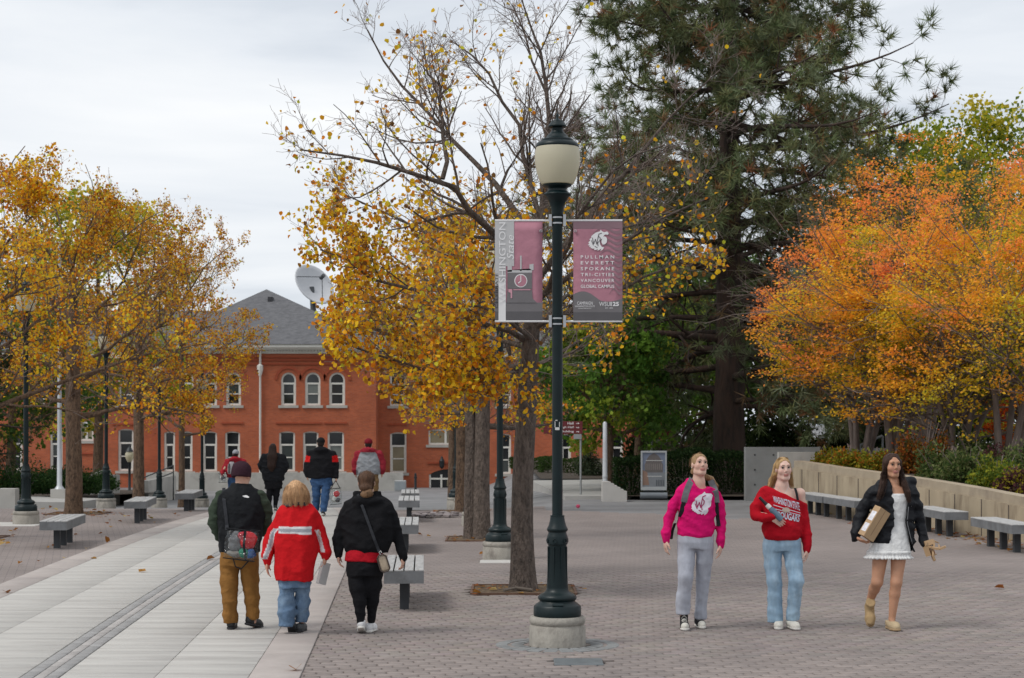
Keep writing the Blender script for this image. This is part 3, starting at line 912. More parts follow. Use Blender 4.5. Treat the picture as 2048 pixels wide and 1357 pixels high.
hr = MB(); hr.tube([(wx(1690, 48.5), 48.5, wz(903, 48.5)), (wx(1765, 48.5), 48.5, wz(872, 48.5))], 0.035, 8); hr.tube([(wx(1720, 48.5), 48.5, wz(891, 48.5)), (wx(1720, 48.5), 48.5, 0)], 0.03, 8); hr.tube([(wx(1765, 48.5), 48.5, wz(872, 48.5)), (wx(1765, 48.5), 48.5, 0)], 0.03, 8)
hr.build('handrail', M('rail_grey', (0.22, 0.24, 0.25), 0.5, metal=0.3), label='sloping grey handrail between the maple trunks', cat='handrail')
wall_poly('concrete_wall', [(wx(1880, 62), 62), (wx(2160, 62), 62)], -0.1, [wz(918, 62)] * 2, 0.4, white_conc, 'pale low wall glimpsed behind the shrubs at the right edge')
# ------------------------------------------------------------------ curved planter wall with a coping and soil
PW_ = [(6.6, 41.2), (6.8, 40.0), (7.03, 38.6), (7.5, 36.4), (8.0, 34.0), (8.4, 31.8), (8.72, 29.6), (9.1, 27.0), (9.7, 23.0), (10.6, 18.5)]
pw_top = [1.13, 1.10, 1.06, 1.0, 0.93, 0.85, 0.76, 0.70, 0.62, 0.55]
tan_conc = M('tan_concrete', (0.36, 0.295, 0.205), 0.88, var=0.18, vscale=2.2, bump=0.3, bscale=40, stretch=(1, 1, 0.3), tint=(0.17, 0.125, 0.08), tscale=2.4, trange=(0.48, 0.72))
tan_cap = M('tan_cap', (0.35, 0.29, 0.21), 0.88, var=0.14, vscale=2.5, bump=0.2, bscale=40, tint=(0.25, 0.20, 0.15), tscale=2.0, trange=(0.5, 0.75))
pl = wall_poly('planter_wall', list(reversed(PW_)), -0.05, list(reversed(pw_top)), -0.32, tan_conc, 'curved tan concrete planter wall behind the grey benches at the right', cap=0.17, capm=tan_cap)
# vertical panel joints and slits in the coping
pts = np.array(PW_)
seg = np.concatenate([[0], np.cumsum(np.linalg.norm(np.diff(pts, axis=0), axis=1))])
jm = M('joint_dark', (0.12, 0.10, 0.08), 0.95)
s_ = 0.7
while s_ < seg[-1] - 0.3:
    x, yv = np.interp(s_, seg, pts[:, 0]), np.interp(s_, seg, pts[:, 1]); zt = np.interp(s_, seg, pw_top)
    o = MB().box(-0.012, 0.006, -0.012, 0.012, 0.0, zt - 0.178).build('panel_joint', jm, pl)
    o.location = (x - PW_[-1][0] - 0.0, yv - PW_[-1][1], 0.05)
    s_ += 1.15
V = []; F = []
for (x, yv), z in zip(PW_, pw_top):
    V += [(x + 0.3, yv, z - 0.12), (x + 14, yv + 6, z + 0.1)]
for i in range(len(PW_) - 1):
    F.append((2 * i, 2 * i + 1, 2 * i + 3, 2 * i + 2))
np_obj('planter_soil', np.array(V), np.array(F), soil, kind='structure')
# planting bed behind the hedge, under the pine
np_obj('planting_bed', np.array([(2.9, 47.6, 0.02), (6.2, 47.4, 0.02), (30, 52, 0.03), (30, 75, 0.05), (4, 75, 0.05), (2.9, 52, 0.02)]), np.array([(0, 1, 2, 3, 4, 5)]), soil, kind='structure')
np_obj('planting_bed', np.array([(-30, 56, -0.42), (-16.2, 56, -0.42), (-14.8, 66, -0.72), (-16, 90, -1.5), (-40, 90, -1.5)]), np.array([(0, 1, 2, 3, 4)]), soil, kind='structure')
np_obj('planting_bed', np.array([(1.0, 62.2, 0.0), (6, 62.2, 0.0), (12, 96, 0.0), (0.5, 96, 0.0)]), np.array([(0, 1, 2, 3)]), soil, kind='structure')
# ------------------------------------------------------------------ lamp posts
iron_green = M('lamp_green', (0.004, 0.0125, 0.014), 0.42, var=0.25, vscale=6, bump=0.06, bscale=30, spec=0.3)
lamp_conc = M('lamp_base_concrete', (0.30, 0.28, 0.245), 0.9, var=0.22, vscale=9, bump=0.6, bscale=45, bdist=0.015, tint=(0.13, 0.115, 0.10), tscale=6, trange=(0.5, 0.75), stretch=(1, 1, 0.6))
frost = bpy.data.materials.new('frosted_globe'); frost.use_nodes = True
def _frost():
    t = frost.node_tree; b = t.nodes['Principled BSDF']; L = t.links.new; N = t.nodes.new
    b.inputs['Base Color'].default_value = (0.74, 0.69, 0.53, 1); b.inputs['Roughness'].default_value = 0.32
    b.inputs['Subsurface Weight'].default_value = 0.0
    tr = N('ShaderNodeBsdfTranslucent'); tr.inputs['Color'].default_value = (0.82, 0.78, 0.62, 1)
    mx = N('ShaderNodeMixShader'); mx.inputs[0].default_value = 0.45
    L(b.outputs[0], mx.inputs[1]); L(tr.outputs[0], mx.inputs[2]); L(mx.outputs[0], t.nodes['Material Output'].inputs['Surface'])
    g = N('ShaderNodeTexCoord'); nz = N('ShaderNodeTexNoise'); nz.inputs['Scale'].default_value = 90; L(g.outputs['Object'], nz.inputs['Vector'])
    bp = N('ShaderNodeBump'); bp.inputs['Strength'].default_value = 0.5; bp.inputs['Distance'].default_value = 0.006
    L(nz.outputs['Fac'], bp.inputs['Height']); L(bp.outputs[0], b.inputs['Normal'])
_frost()
steel_clamp = M('clamp_steel', (0.45, 0.46, 0.47), 0.4, metal=0.7, var=0.1)
def make_lamp():
    e = empty('street_lamp')
    tag(e, 'x', 'street lamp', 'green cast-iron lamp posts along the square')
    ft = MB(); ft.lathe([(0.262, -0.06), (0.262, 0.17), (0.250, 0.185), (0.246, 0.195), (0.255, 0.205), (0.262, 0.225), (0.258, 0.25), (0.245, 0.268), (0.20, 0.272)], 32)
    ft.build('concrete_footing', lamp_conc, e, True)
    b = MB(); b.lathe([(0.218, 0.272), (0.221, 0.285), (0.219, 0.36), (0.205, 0.375), (0.168, 0.402), (0.163, 0.412), (0.176, 0.424), (0.180, 0.440), (0.174, 0.458), (0.152, 0.474), (0.122, 0.487), (0.104, 0.51), (0.1, 0.53)], 32)
    b.build('pedestal_base', iron_green, e, True)
    # access hatch
    MB().obox((0.0, -0.196, 0.392), (1, 0, 0), (0, 0.8, -0.6), (0, 0.6, 0.8), 0.05, 0.004, 0.012).build('access_hatch', iron_green, e)
    s = MB(); s.lathe([(0.1, 0.528), (0.096, 0.60), (0.085, 0.92), (0.087, 0.93), (0.095, 0.935), (0.096, 1.0), (0.092, 1.012), (0.086, 1.03), (0.083, 1.045), (0.095, 1.06), (0.098, 1.07), (0.094, 1.082), (0.082, 1.105), (0.07, 1.15), (0.064, 1.19), (0.068, 1.192), (0.067, 1.2), (0.049, 1.201), (0.049, 2.6), (0.0485, 3.97), (0.053, 3.985), (0.055, 4.0), (0.06, 4.05), (0.078, 4.1), (0.105, 4.145), (0.125, 4.16), (0.128, 4.17), (0.122, 4.18), (0.09, 4.2), (0.086, 4.22), (0.1, 4.236), (0.13, 4.246), (0.135, 4.262), (0.05, 4.263)], 32)
    sh = s.build('shaft', iron_green, e, True)
    # pedestal ribs and rosettes
    for k in range(8):
        a = 2 * math.pi * (k + 0.5) / 8; c_, s2 = math.cos(a), math.sin(a)
        MB().obox((0.0905 * c_, 0.0905 * s2, 0.72), (c_, s2, 0), (-s2, c_, 0), (0, 0, 1), 0.006, 0.006, 0.19).build('rib', iron_green, sh)
    for k in range(6):
        a = 2 * math.pi * (k + 0.25) / 6; c_, s2 = math.cos(a), math.sin(a)
        m = MB(); m.tube([(0.097 * c_ + 0.02 * math.cos(t) * -s2, 0.097 * s2 + 0.02 * math.cos(t) * c_, 0.968 + 0.02 * math.sin(t)) for t in np.linspace(0, 2 * math.pi, 11)], 0.005, 5, False)
        m.build('rosette', iron_green, sh)
    g = MB(); g.lathe([(0.128, 4.263), (0.147, 4.266), (0.166, 4.30), (0.19, 4.37), (0.206, 4.45), (0.211, 4.51), (0.207, 4.56), (0.197, 4.605), (0.185, 4.612)], 36)
    g.build('globe', frost, e, True)
    c = MB(); c.lathe([(0.198, 4.604), (0.202, 4.612), (0.198, 4.63), (0.178, 4.652), (0.149, 4.658), (0.149, 4.676), (0.142, 4.682), (0.118, 4.688), (0.102, 4.70), (0.095, 4.715), (0.072, 4.735), (0.055, 4.755), (0.052, 4.785), (0.062, 4.79), (0.085, 4.793), (0.088, 4.803), (0.078, 4.818), (0.064, 4.835), (0.058, 4.842), (0.058, 4.848), (0.03, 4.862), (0.018, 4.868), (0.012, 4.88), (0.016, 4.895), (0.014, 4.91), (0.006, 4.925), (0.003, 4.95)], 32)
    cp = c.build('cap', iron_green, e, True)
    return e
lamp0 = make_lamp()
LAMPS = [((0.42, 16.2), 'nearest green lamp post in the centre, carrying two printed banners'),
         ((-0.18, 26.2), 'second green lamp post of the right-hand row, just behind the nearest bare tree trunk'),
         ((-0.74, 34.6), 'third green lamp post of the right-hand row, behind the thick split trunk'),
         ((-1.14, 42.2), 'fourth green lamp post of the right-hand row, beyond the thick split trunk'),
         ((-1.55, 48.6), 'farthest green lamp post of the right-hand row, before the brick hall'),
         ((-9.72, 35.0), 'green lamp post nearest the left edge, behind the front left bench'),
         ((-10.9, 47.0), 'second green lamp post of the left-hand row, right of the thick brown trunk'),
         ((-11.65, 57.8), 'third green lamp post of the left-hand row, right of the slim brown trunk'),
         ((-11.3, 63.8), 'farthest green lamp post of the left-hand row, behind the third left bench')]
near_lamp = lamp0
for i, ((x, yv), lab) in enumerate(LAMPS):
    o = lamp0 if i == 0 else copy_tree(lamp0)
    o.location = (x, yv, float(gz(yv, x))); o['label'] = lab
    o.rotation_euler = (0, 0, 0.35 * i)
# small white-globe lamp by the hall
sl = empty('globe_lamp', (wx(259, 86), 86, float(gz(86))), label='small dark lamp with a pale lantern standing before the brick hall at the left', cat='street lamp')
MB().lathe([(0.16, 0), (0.16, 0.1), (0.07, 0.2), (0.06, 1.5), (0.09, 1.55)], 10).build('shaft', M('iron'), sl, True)
MB().lathe([(0.1, 1.55), (0.2, 1.75), (0.22, 1.95), (0.15, 2.05)], 12).build('lantern', frost, sl, True)
MB().lathe([(0.2, 2.05), (0.12, 2.2), (0.03, 2.3), (0.01, 2.4)], 12).build('cap', M('iron'), sl, True)
# concrete slabs under two footings, worn sticker on the near shaft
for (x0, x1, y0, y1) in ((-0.47, 0.1, 25.45, 25.95), (-10.9, -9.35, 34.3, 35.5)):
    MB().bev(x0, x1, y0, y1, -0.03, 0.012, 0.006).build('footing_slab', white_conc, label='pale square concrete slab at the foot of ' + ('the second lamp post of the right-hand row' if x0 > -5 else 'the leftmost lamp post'), cat='slab')
# ring of grey pavers round the near footing
gp = empty('paver_ring', (0.42, 16.2, 0), label='ring of small grey paving stones set round the nearest lamp footing', cat='paving')
gpm = M('grey_paver', (0.20, 0.205, 0.205), 0.9, var=0.15, vscale=12, bump=0.3, bscale=100, rnd=0.1)
for k in range(22):
    a = 2 * math.pi * k / 22
    for rr in (0.33, 0.46):
        m = MB(); m.bev(-0.055, 0.055, -0.06, 0.06, -0.02, 0.006, 0.004)
        o = m.build('paver', gpm, gp); o.location = (rr * 1.12 * math.cos(a), rr * math.sin(a), 0); o.rotation_euler = (0, 0, a)
# sticker
st = MB()
V, Fc = text_geo('U', width=0.05, height=0.09)
st.box(-0.022, 0.018, -0.054, -0.051, 1.99, 2.015); st.box(-0.026, -0.02, -0.052, -0.049, 2.015, 2.07); st.box(0.015, 0.021, -0.052, -0.049, 2.02, 2.065); st.box(-0.02, 0.0, -0.053, -0.050, 2.075, 2.083)
sto = st.build('torn_sticker', M('sticker_white', (0.6, 0.6, 0.58), 0.7), near_lamp); sto['label'] = 'torn white sticker on the shaft'

# ------------------------------------------------------------------ banners on the near lamp (flat printed cloth, its own print built on it)
ban_pink = M('banner_pink', (0.43, 0.19, 0.24), 0.75, var=0.10, vscale=5, bump=0.5, bscale=7, bdist=0.03)
ban_pink2 = M('banner_pink_light', (0.58,0.30,0.36), 0.75, var=0.06, vscale=5)
ban_mauve = M('banner_mauve', (0.26, 0.155, 0.18), 0.75, var=0.08, vscale=5)
ban_grey = M('banner_grey', (0.5, 0.495, 0.495), 0.75, var=0.05, vscale=5)
ban_lgrey = M('banner_light', (0.74,0.73,0.73), 0.75, var=0.05, vscale=5)
ban_dark = M('banner_dark', (0.10,0.095,0.1), 0.75, var=0.1, vscale=5)
ban_char = M('banner_charcoal', (0.16,0.15,0.155), 0.75, var=0.1, vscale=5)
ban_white = M('banner_white', (0.78, 0.77, 0.77), 0.75, var=0.03)
ban_black = M('banner_black', (0.02, 0.02, 0.022), 0.75)
BH0, BH1 = 3.0, 3.925
def banner(x0, x1, label):
    e = empty('banner', (x0, 16.2, BH0), label=label, cat='banner')
    return e, (x1 - x0), (BH1 - BH0)
def bow(x, z, W):
    return 0.0
LYR = [0]
def pr(e, W, poly, mat, lift, name='print', holes=None):
    """printed patch following the cloth"""
    n = len(poly)
    o = MB().add([(x, -0.004 - lift * 0.0012 + bow(x, z, W), z) for x, z in poly], [tuple(range(n))]).build(name, mat, e)
    return o
def grid_patch(e, W, x0, x1, z0, z1, mat, lift, name='print', nx=6, nz=10, back=False):
    V = []; F = []
    for j in range(nz + 1):
        for i in range(nx + 1):
            x = x0 + (x1 - x0) * i / nx; z = z0 + (z1 - z0) * j / nz
            V.append((x, (-0.004 - lift * 0.0012) + bow(x, z, W), z))
    for j in range(nz):
        for i in range(nx):
            a = j * (nx + 1) + i; F.append((a, a + 1, a + nx + 2, a + nx + 1))
    o = np_obj(name, np.array(V), np.array(F), mat, e, smooth=True)
    if back:
        sm = o.modifiers.new('cloth', 'SOLIDIFY'); sm.thickness = 0.003; sm.offset = -1.0
    return o
def ban_text(e, W, s, x, z, w, h, mat, lift, rot=0, bold=0.0, shear=0.0, spacing=1.0):
    V, F = text_geo(s, 1.0, w, h, bold, shear, spacing)
    if rot:
        V = np.stack([-V[:, 1], V[:, 0]], -1)
    else:
        V = V[:, :2]
    return MB().add([(x + a, -0.004 - lift * 0.0012 + bow(x + a, z + b, W), z + b) for a, b in V], F).build('lettering', mat, e)
xc = 0.42
eL, WL, H = banner(xc - 0.578, xc - 0.138, 'left banner with a clock tower and sideways lettering on the nearest lamp post')
grid_patch(eL, WL, 0, WL, 0, H, ban_pink, 0, 'cloth', back=True)
def s_(u, v):   # print position from the close-up (987 px wide crop): x 92..395, y 680..1298
    return ((u - 92) / 303 * WL, (1298 - v) / 618 * H)
def sp(*pts): return [s_(*p) for p in pts]
grid_patch(eL, WL, 0, s_(116, 0)[0], 0, H * 0.999, ban_char, 1)
grid_patch(eL, WL, s_(0 + 92, 0)[0], s_(162, 0)[0], s_(0, 1080)[1], H * 0.999, ban_grey, 2)
grid_patch(eL, WL, s_(115, 0)[0], s_(161, 0)[0], 0.001, s_(0, 1060)[1], ban_lgrey, 3)
grid_patch(eL, WL, s_(162, 0)[0], s_(214, 0)[0], s_(0, 960)[1], H * 0.999, ban_grey, 2)
grid_patch(eL, WL, s_(161, 0)[0], WL, 0.001, s_(0, 1185)[1], ban_char, 1)
grid_patch(eL, WL, 0, WL, 0.001, s_(0, 1240)[1], ban_dark, 2)
# clock tower silhouette
pr(eL, WL, sp((172, 1100), (328, 1100), (328, 985), (312, 975), (312, 950), (338, 945), (338, 985), (172, 985)), ban_grey, 3)
pr(eL, WL, sp((172, 1100), (328, 1100), (328, 1000), (172, 1000)), ban_char, 4)
pr(eL, WL, sp((165, 1186), (360, 1186), (332, 1160), (328, 1105), (172, 1105)), ban_char, 4)
pr(eL, WL, sp((252, 990), (262, 990), (262, 895), (252, 895)), ban_grey, 3)
pr(eL, WL, sp((172, 995), (200, 995), (200, 940), (186, 935), (186, 960), (172, 960)), ban_grey, 3)
def disc(u, v, r, n=28):
    return sp(*[(u + r * math.cos(2 * math.pi * k / n), v + r * math.sin(2 * math.pi * k / n)) for k in range(n)])
pr(eL, WL, disc(257, 1050, 41), ban_white, 5); pr(eL, WL, disc(257, 1050, 36), ban_pink, 6)
pr(eL, WL, sp((254, 1052), (260, 1052), (259, 1016), (255, 1016)), ban_white, 7); pr(eL, WL, sp((257, 1048), (260, 1053), (242, 1068), (239, 1063)), ban_white, 7)
pr(eL, WL, sp((210, 1103), (318, 1103), (318, 1109), (210, 1109)), ban_pink2, 7)
pr(eL, WL, sp((178, 1102), (202, 1102), (202, 1158), (192, 1158), (192, 1125), (178, 1120)), ban_pink2, 7)
ban_text(eL, WL, 'WASHINGTON', s_(160, 0)[0], s_(0, 1188)[1], (1188 - 690) / 618 * H, 42 / 303 * WL, ban_white, 8, rot=1)
ban_text(eL, WL, 'State', s_(212, 0)[0], s_(0, 918)[1], 150 / 618 * H, 44 / 303 * WL, ban_white, 8, rot=1, shear=0.25)
ban_text(eL, WL, 'CELEBRATE', s_(112, 0)[0], s_(0, 1220)[1], 215 / 618 * H, 18 / 303 * WL, ban_black, 9, rot=1)
MB().tube([(0, 0, H + 0.004), (WL + 0.075, 0, H + 0.004)], 0.010, 8).build('rod', ban_lgrey, eL, True); MB().tube([(0, 0, -0.004), (WL + 0.075, 0, -0.004)], 0.010, 8).build('rod', ban_lgrey, eL, True)
eR, WR, H = banner(xc + 0.147, xc + 0.602, 'right banner with a white cougar emblem and city names on the nearest lamp')
def s_(u, v):
    return ((u - 582) / 304 * WR, (1298 - v) / 612 * H)
grid_patch(eR, WR, 0, WR, 0, H, ban_pink, 0, 'cloth', back=True)
grid_patch(eR, WR, 0, WR, s_(0, 735)[1], H * 0.999, ban_mauve, 1)
# wavy stripes at the right
for k in range(13):
    v0 = 700 + k * 34
    pts = [(886 - t * (190 - 9 * k) , v0 + 20 * math.sin(t * 6.0 + 0.6) + 22 * t) for t in np.linspace(0, 1, 14)]
    th = [11 * (1 - t * 0.85) for t in np.linspace(0, 1, 14)]
    pr(eR, WR, sp(*[(p[0], p[1] - h) for p, h in zip(pts, th)] + [(p[0], p[1] + h) for p, h in reversed(list(zip(pts, th)))]), ban_mauve, 2 + 0.05 * k)
# dark hills at the foot
pr(eR, WR, sp(*([(582, 1297), (886, 1297), (886, 1170)] + [(886 - 304 * t, 1158 + 22 * math.sin(4.6 * t + 0.2) - 28 * max(0, math.sin(math.pi * (t - 0.45) / 0.55)) * (t > 0.45)) for t in np.linspace(0, 1, 24)])), ban_char, 3)
grid_patch(eR, WR, 0, WR, 0.001, s_(0, 1245)[1], ban_dark, 4)
for i, t_ in enumerate(('PULLMAN', 'EVERETT', 'SPOKANE', 'TRI-CITIES', 'VANCOUVER', 'GLOBAL CAMPUS')):
    ban_text(eR, WR, t_, s_(628, 0)[0], s_(0, 917 + i * 36)[1], 207 / 304 * WR, 20 / 612 * H, ban_white, 5, bold=0.012, spacing=(1.6, 1.55, 1.5, 1.35, 1.3, 1.05)[i])
ban_text(eR, WR, 'CAMPAIGN', s_(606, 0)[0], s_(0, 1200)[1], 96 / 304 * WR, 20 / 612 * H, ban_white, 6)
ban_text(eR, WR, 'WASHINGTON STATE', s_(592, 0)[0], s_(0, 1214)[1], 122 / 304 * WR, 10 / 612 * H, ban_white, 6)
ban_text(eR, WR, 'UNIVERSITY', s_(612, 0)[0], s_(0, 1225)[1], 82 / 304 * WR, 6 / 612 * H, ban_white, 6)
ban_text(eR, WR, 'WSU', s_(742, 0)[0], s_(0, 1208)[1], 66 / 304 * WR, 26 / 612 * H, ban_white, 6)
ban_text(eR, WR, '125', s_(812, 0)[0], s_(0, 1208)[1], 52 / 304 * WR, 26 / 612 * H, ban_white, 6, bold=0.035)
ban_text(eR, WR, 'EST. 1890', s_(780, 0)[0], s_(0, 1224)[1], 46 / 304 * WR, 8 / 612 * H, ban_white, 6)
# cougar-head emblem: outline points in a 0..100 box (x right, y up)
COUGAR = [(2, 30), (10, 38), (4, 42), (14, 50), (10, 56), (20, 64), (18, 70), (28, 78), (38, 86), (50, 90), (58, 92), (62, 100), (68, 93), (78, 88), (92, 92), (99, 84), (96, 76), (84, 78), (78, 74), (74, 66), (80, 70), (88, 66), (92, 56), (90, 42), (82, 34), (72, 32), (66, 40), (66, 52), (70, 60), (62, 56), (58, 44), (60, 32), (68, 22), (78, 20), (72, 10), (60, 2), (66, 14), (56, 8), (46, 4), (50, 12), (40, 8), (30, 8), (34, 14), (24, 14), (14, 18), (20, 22), (8, 22), (12, 28)]
C_HOLE = []
LINES = [[(24, 62), (30, 36), (38, 56), (44, 34), (52, 74)], [(66, 84), (54, 80), (52, 70), (60, 62), (58, 50), (48, 40), (50, 26)], [(20, 50), (28, 30)], [(36, 24), (46, 18)]]
def emblem(fn, wmat, lmat, parent, lw=1.8):
    MB().add([fn(x, y, 0) for x, y in COUGAR], [tuple(range(len(COUGAR)))]).build('emblem', wmat, parent)
    m = MB()
    for ln_ in LINES:
        for p, q in zip(ln_[:-1], ln_[1:]):
            d = np.array(q, float) - p; d /= np.linalg.norm(d); nn = np.array((-d[1], d[0])) * lw; d = d * lw * 0.7
            m.add([fn(*(np.array(p) - nn - d), 1), fn(*(np.array(q) - nn + d), 1), fn(*(np.array(q) + nn + d), 1), fn(*(np.array(p) + nn - d), 1)], [(0, 1, 2, 3)])
    m.build('emblem_lines', lmat, parent)
ex0_, ez0_ = s_(668, 875); ex1_, ez1_ = s_(802, 740)
emblem(lambda x, y, l: (ex0_ + (ex1_ - ex0_) * x / 100, -0.012 - 0.0015 * l + bow(ex0_, ez0_, WR), ez0_ + (ez1_ - ez0_) * y / 100), ban_white, ban_char, eR)
MB().tube([(-0.075, 0, H + 0.004), (WR, 0, H + 0.004)], 0.010, 8).build('rod', ban_lgrey, eR, True); MB().tube([(-0.075, 0, -0.004), (WR, 0, -0.004)], 0.010, 8).build('rod', ban_lgrey, eR, True)
for e, xx in ((eL, WL - 0.015), (eR, 0.018)):
    for zz in (H - 0.095,):
        m = MB(); m.tube([(xx + 0.011 * math.cos(t), -0.016, zz + 0.011 * math.sin(t)) for t in np.linspace(0, 2 * math.pi, 9)], 0.004, 5, False); m.build('grommet', steel_clamp, e)
# clamps on the shaft
for zz in (BH1 + 0.004, BH0 - 0.004):
    cl = MB()
    for sx in (-1, 1):
        cl.box(sx * 0.066 - 0.013, sx * 0.066 + 0.013, -0.03, 0.03, zz - 0.055, zz + 0.055)
        cl.box(sx * 0.1 - 0.022, sx * 0.1 + 0.022, -0.008, 0.008, zz - 0.008, zz + 0.008)
    for dz in (-0.026, 0.026):
        cl.lathe([(0.0525, dz - 0.007), (0.0525, dz + 0.007)], 20, (0, 0, zz), close=False)
    cl.build('banner_clamp', steel_clamp, near_lamp)

# ------------------------------------------------------------------ benches
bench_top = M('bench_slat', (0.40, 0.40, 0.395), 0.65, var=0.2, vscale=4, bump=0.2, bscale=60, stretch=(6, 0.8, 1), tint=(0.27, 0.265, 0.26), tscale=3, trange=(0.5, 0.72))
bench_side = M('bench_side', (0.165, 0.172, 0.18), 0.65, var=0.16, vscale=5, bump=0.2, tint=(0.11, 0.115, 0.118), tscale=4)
bench_leg = M('bench_leg', (0.035, 0.04, 0.046), 0.6, var=0.15, vscale=6)
def make_bench(length=2.1, width=0.43, nleg=3):
    e = empty('bench')
    tag(e, 'x', 'bench', 'grey slatted benches of the square')
    hw, hl = width / 2, length / 2
    f = MB(); t = 0.025
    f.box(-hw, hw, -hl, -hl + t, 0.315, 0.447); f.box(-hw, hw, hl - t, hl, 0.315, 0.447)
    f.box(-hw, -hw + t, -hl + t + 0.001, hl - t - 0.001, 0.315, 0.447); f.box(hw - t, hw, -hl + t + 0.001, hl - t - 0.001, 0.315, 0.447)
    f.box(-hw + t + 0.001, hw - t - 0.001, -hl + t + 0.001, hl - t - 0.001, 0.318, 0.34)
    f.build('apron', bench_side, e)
    ns = 4; g = 0.014; sw_ = (width - (ns - 1) * g) / ns
    for k in range(ns):
        x0 = -hw + k * (sw_ + g)
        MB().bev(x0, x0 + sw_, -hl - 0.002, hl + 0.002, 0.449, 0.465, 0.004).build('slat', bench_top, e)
    for k in range(nleg):
        yv = -hl * 0.62 + k * (hl * 1.24) / (nleg - 1)
        MB().box(-0.05, 0.05, yv - 0.05, yv + 0.05, -0.02, 0.318).build('leg', bench_leg, e)
    return e
bench0 = make_bench()
BEN = [((-1.22, 19.95), 0.05, 'nearest bench beside the woman in the black hoodie'),
       ((-1.72, 28.2), 0.05, 'second bench of the row behind the woman in the black hoodie'),
       ((-2.15, 36.6), 0.055, 'third bench of the row behind the woman in the black hoodie'),
       ((-2.5, 43.0), 0.06, 'farthest bench of the row behind the woman in the black hoodie'),
       ((-7.46, 29.1), 0.10, 'front left bench in front of the leftmost lamp post'),
       ((-7.66, 36.1), 0.10, 'second left bench between the thick trunk and the path'),
       ((-7.80, 42.3), 0.07, 'third left bench beside the slimmest trunk'),
       ((6.72, 38.4), 0.10, 'farthest bench along the tan planter wall, behind the red sweatshirt'),
       ((6.98, 36.3), 0.12, 'second bench along the tan planter wall, left of the woman in the black jacket'),
       ((7.80, 32.0), 0.06, 'third bench along the tan planter wall, right of the woman in the black jacket'),
       ((7.92, 28.2), 0.04, 'nearest bench along the tan planter wall, cut by the right edge')]
for i, ((x, yv), rz, lab) in enumerate(BEN):
    o = bench0 if i == 0 else copy_tree(bench0)
    o.location = (x, yv, float(gz(yv, x))); o.rotation_euler = (0, 0, rz); o['label'] = lab

# ------------------------------------------------------------------ tree pits
rust = M('rusty_steel', (0.13, 0.07, 0.045), 0.85, var=0.3, vscale=12, bump=0.2)
litter = M('leaf_litter', (0.15, 0.10, 0.055), 0.95, var=0.55, vscale=26, bump=0.8, bscale=60, bdist=0.02, tint=(0.05, 0.035, 0.025), tscale=12)
pit_lab = ['square earth pit in a rusty frame at the foot of the nearest bare trunk', 'earth pit at the foot of the thick split trunk', 'earth pit of the third tree in the right-hand row', 'earth pit strewn with brown leaves at the foot of the thick left trunk', 'earth pit with brown leaves cut by the left edge of the picture']
for (x0, x1, y0, y1), lab in zip(PITS, pit_lab):
    zz = float(gz(0.5 * (y0 + y1)))
    e = empty('tree_pit', (x0, y0, zz), label=lab, cat='tree pit', group='earth pits of the plaza trees')
    w_, d_ = x1 - x0, y1 - y0
    for (a, b, c, d) in ((0, w_, 0, 0.03), (0, w_, d_ - 0.03, d_), (0, 0.03, 0.031, d_ - 0.031), (w_ - 0.03, w_, 0.031, d_ - 0.031)):
        MB().box(a, b, c, d, -0.03, 0.022).build('frame_edge', rust, e)
    nx = 14; V = []; F = []
    for j in range(nx + 1):
        for i in range(nx + 1):
            V.append((0.03 + (w_ - 0.06) * i / nx, 0.03 + (d_ - 0.06) * j / nx, 0.003 + 0.012 * random.random()))
    for j in range(nx):
        for i in range(nx):
            a = j * (nx + 1) + i; F.append((a, a + 1, a + nx + 2, a + nx + 1))
    np_obj('soil', np.array(V), np.array(F), litter, e)
hm = MB(); hm.tube([(-0.1, 21.1, 0.03), (0.05, 21.2, 0.05), (0.25, 21.12, 0.03)], 0.02, 6); hm.build('surface_root', M('root', (0.14, 0.115, 0.095), 0.9), label='pale root crossing the pit of the nearest trunk', cat='root')
# heaved pavers between the benches and the trunks
hv = empty('heaved_paving', (-1.7, 38.2, 0), label='cracked and heaved paving stones right of the third bench', cat='paving')
hvm = M('heaved_paver', (0.22, 0.19, 0.19), 0.9, var=0.15, vscale=8, rnd=0.1)
for k in range(16):
    x = -0.5 + 0.16 * (k % 9) + random.uniform(-.03, .03); yy = -0.5 + 0.9 * (k // 9) + random.uniform(-.2, .3)
    o = MB().prism([(0.1 * math.cos(a), 0.3 * math.sin(a)) for a in np.sort(np.random.default_rng(k).uniform(0, 6.28, 7))], lambda a, b: (a, b, -0.02), lambda a, b: (a, b, 0.02)).build('paver', hvm, hv)
    o.location = (x, yy, 0.03); o.rotation_euler = (random.uniform(-.06, .1), random.uniform(-.12, .12), 0)

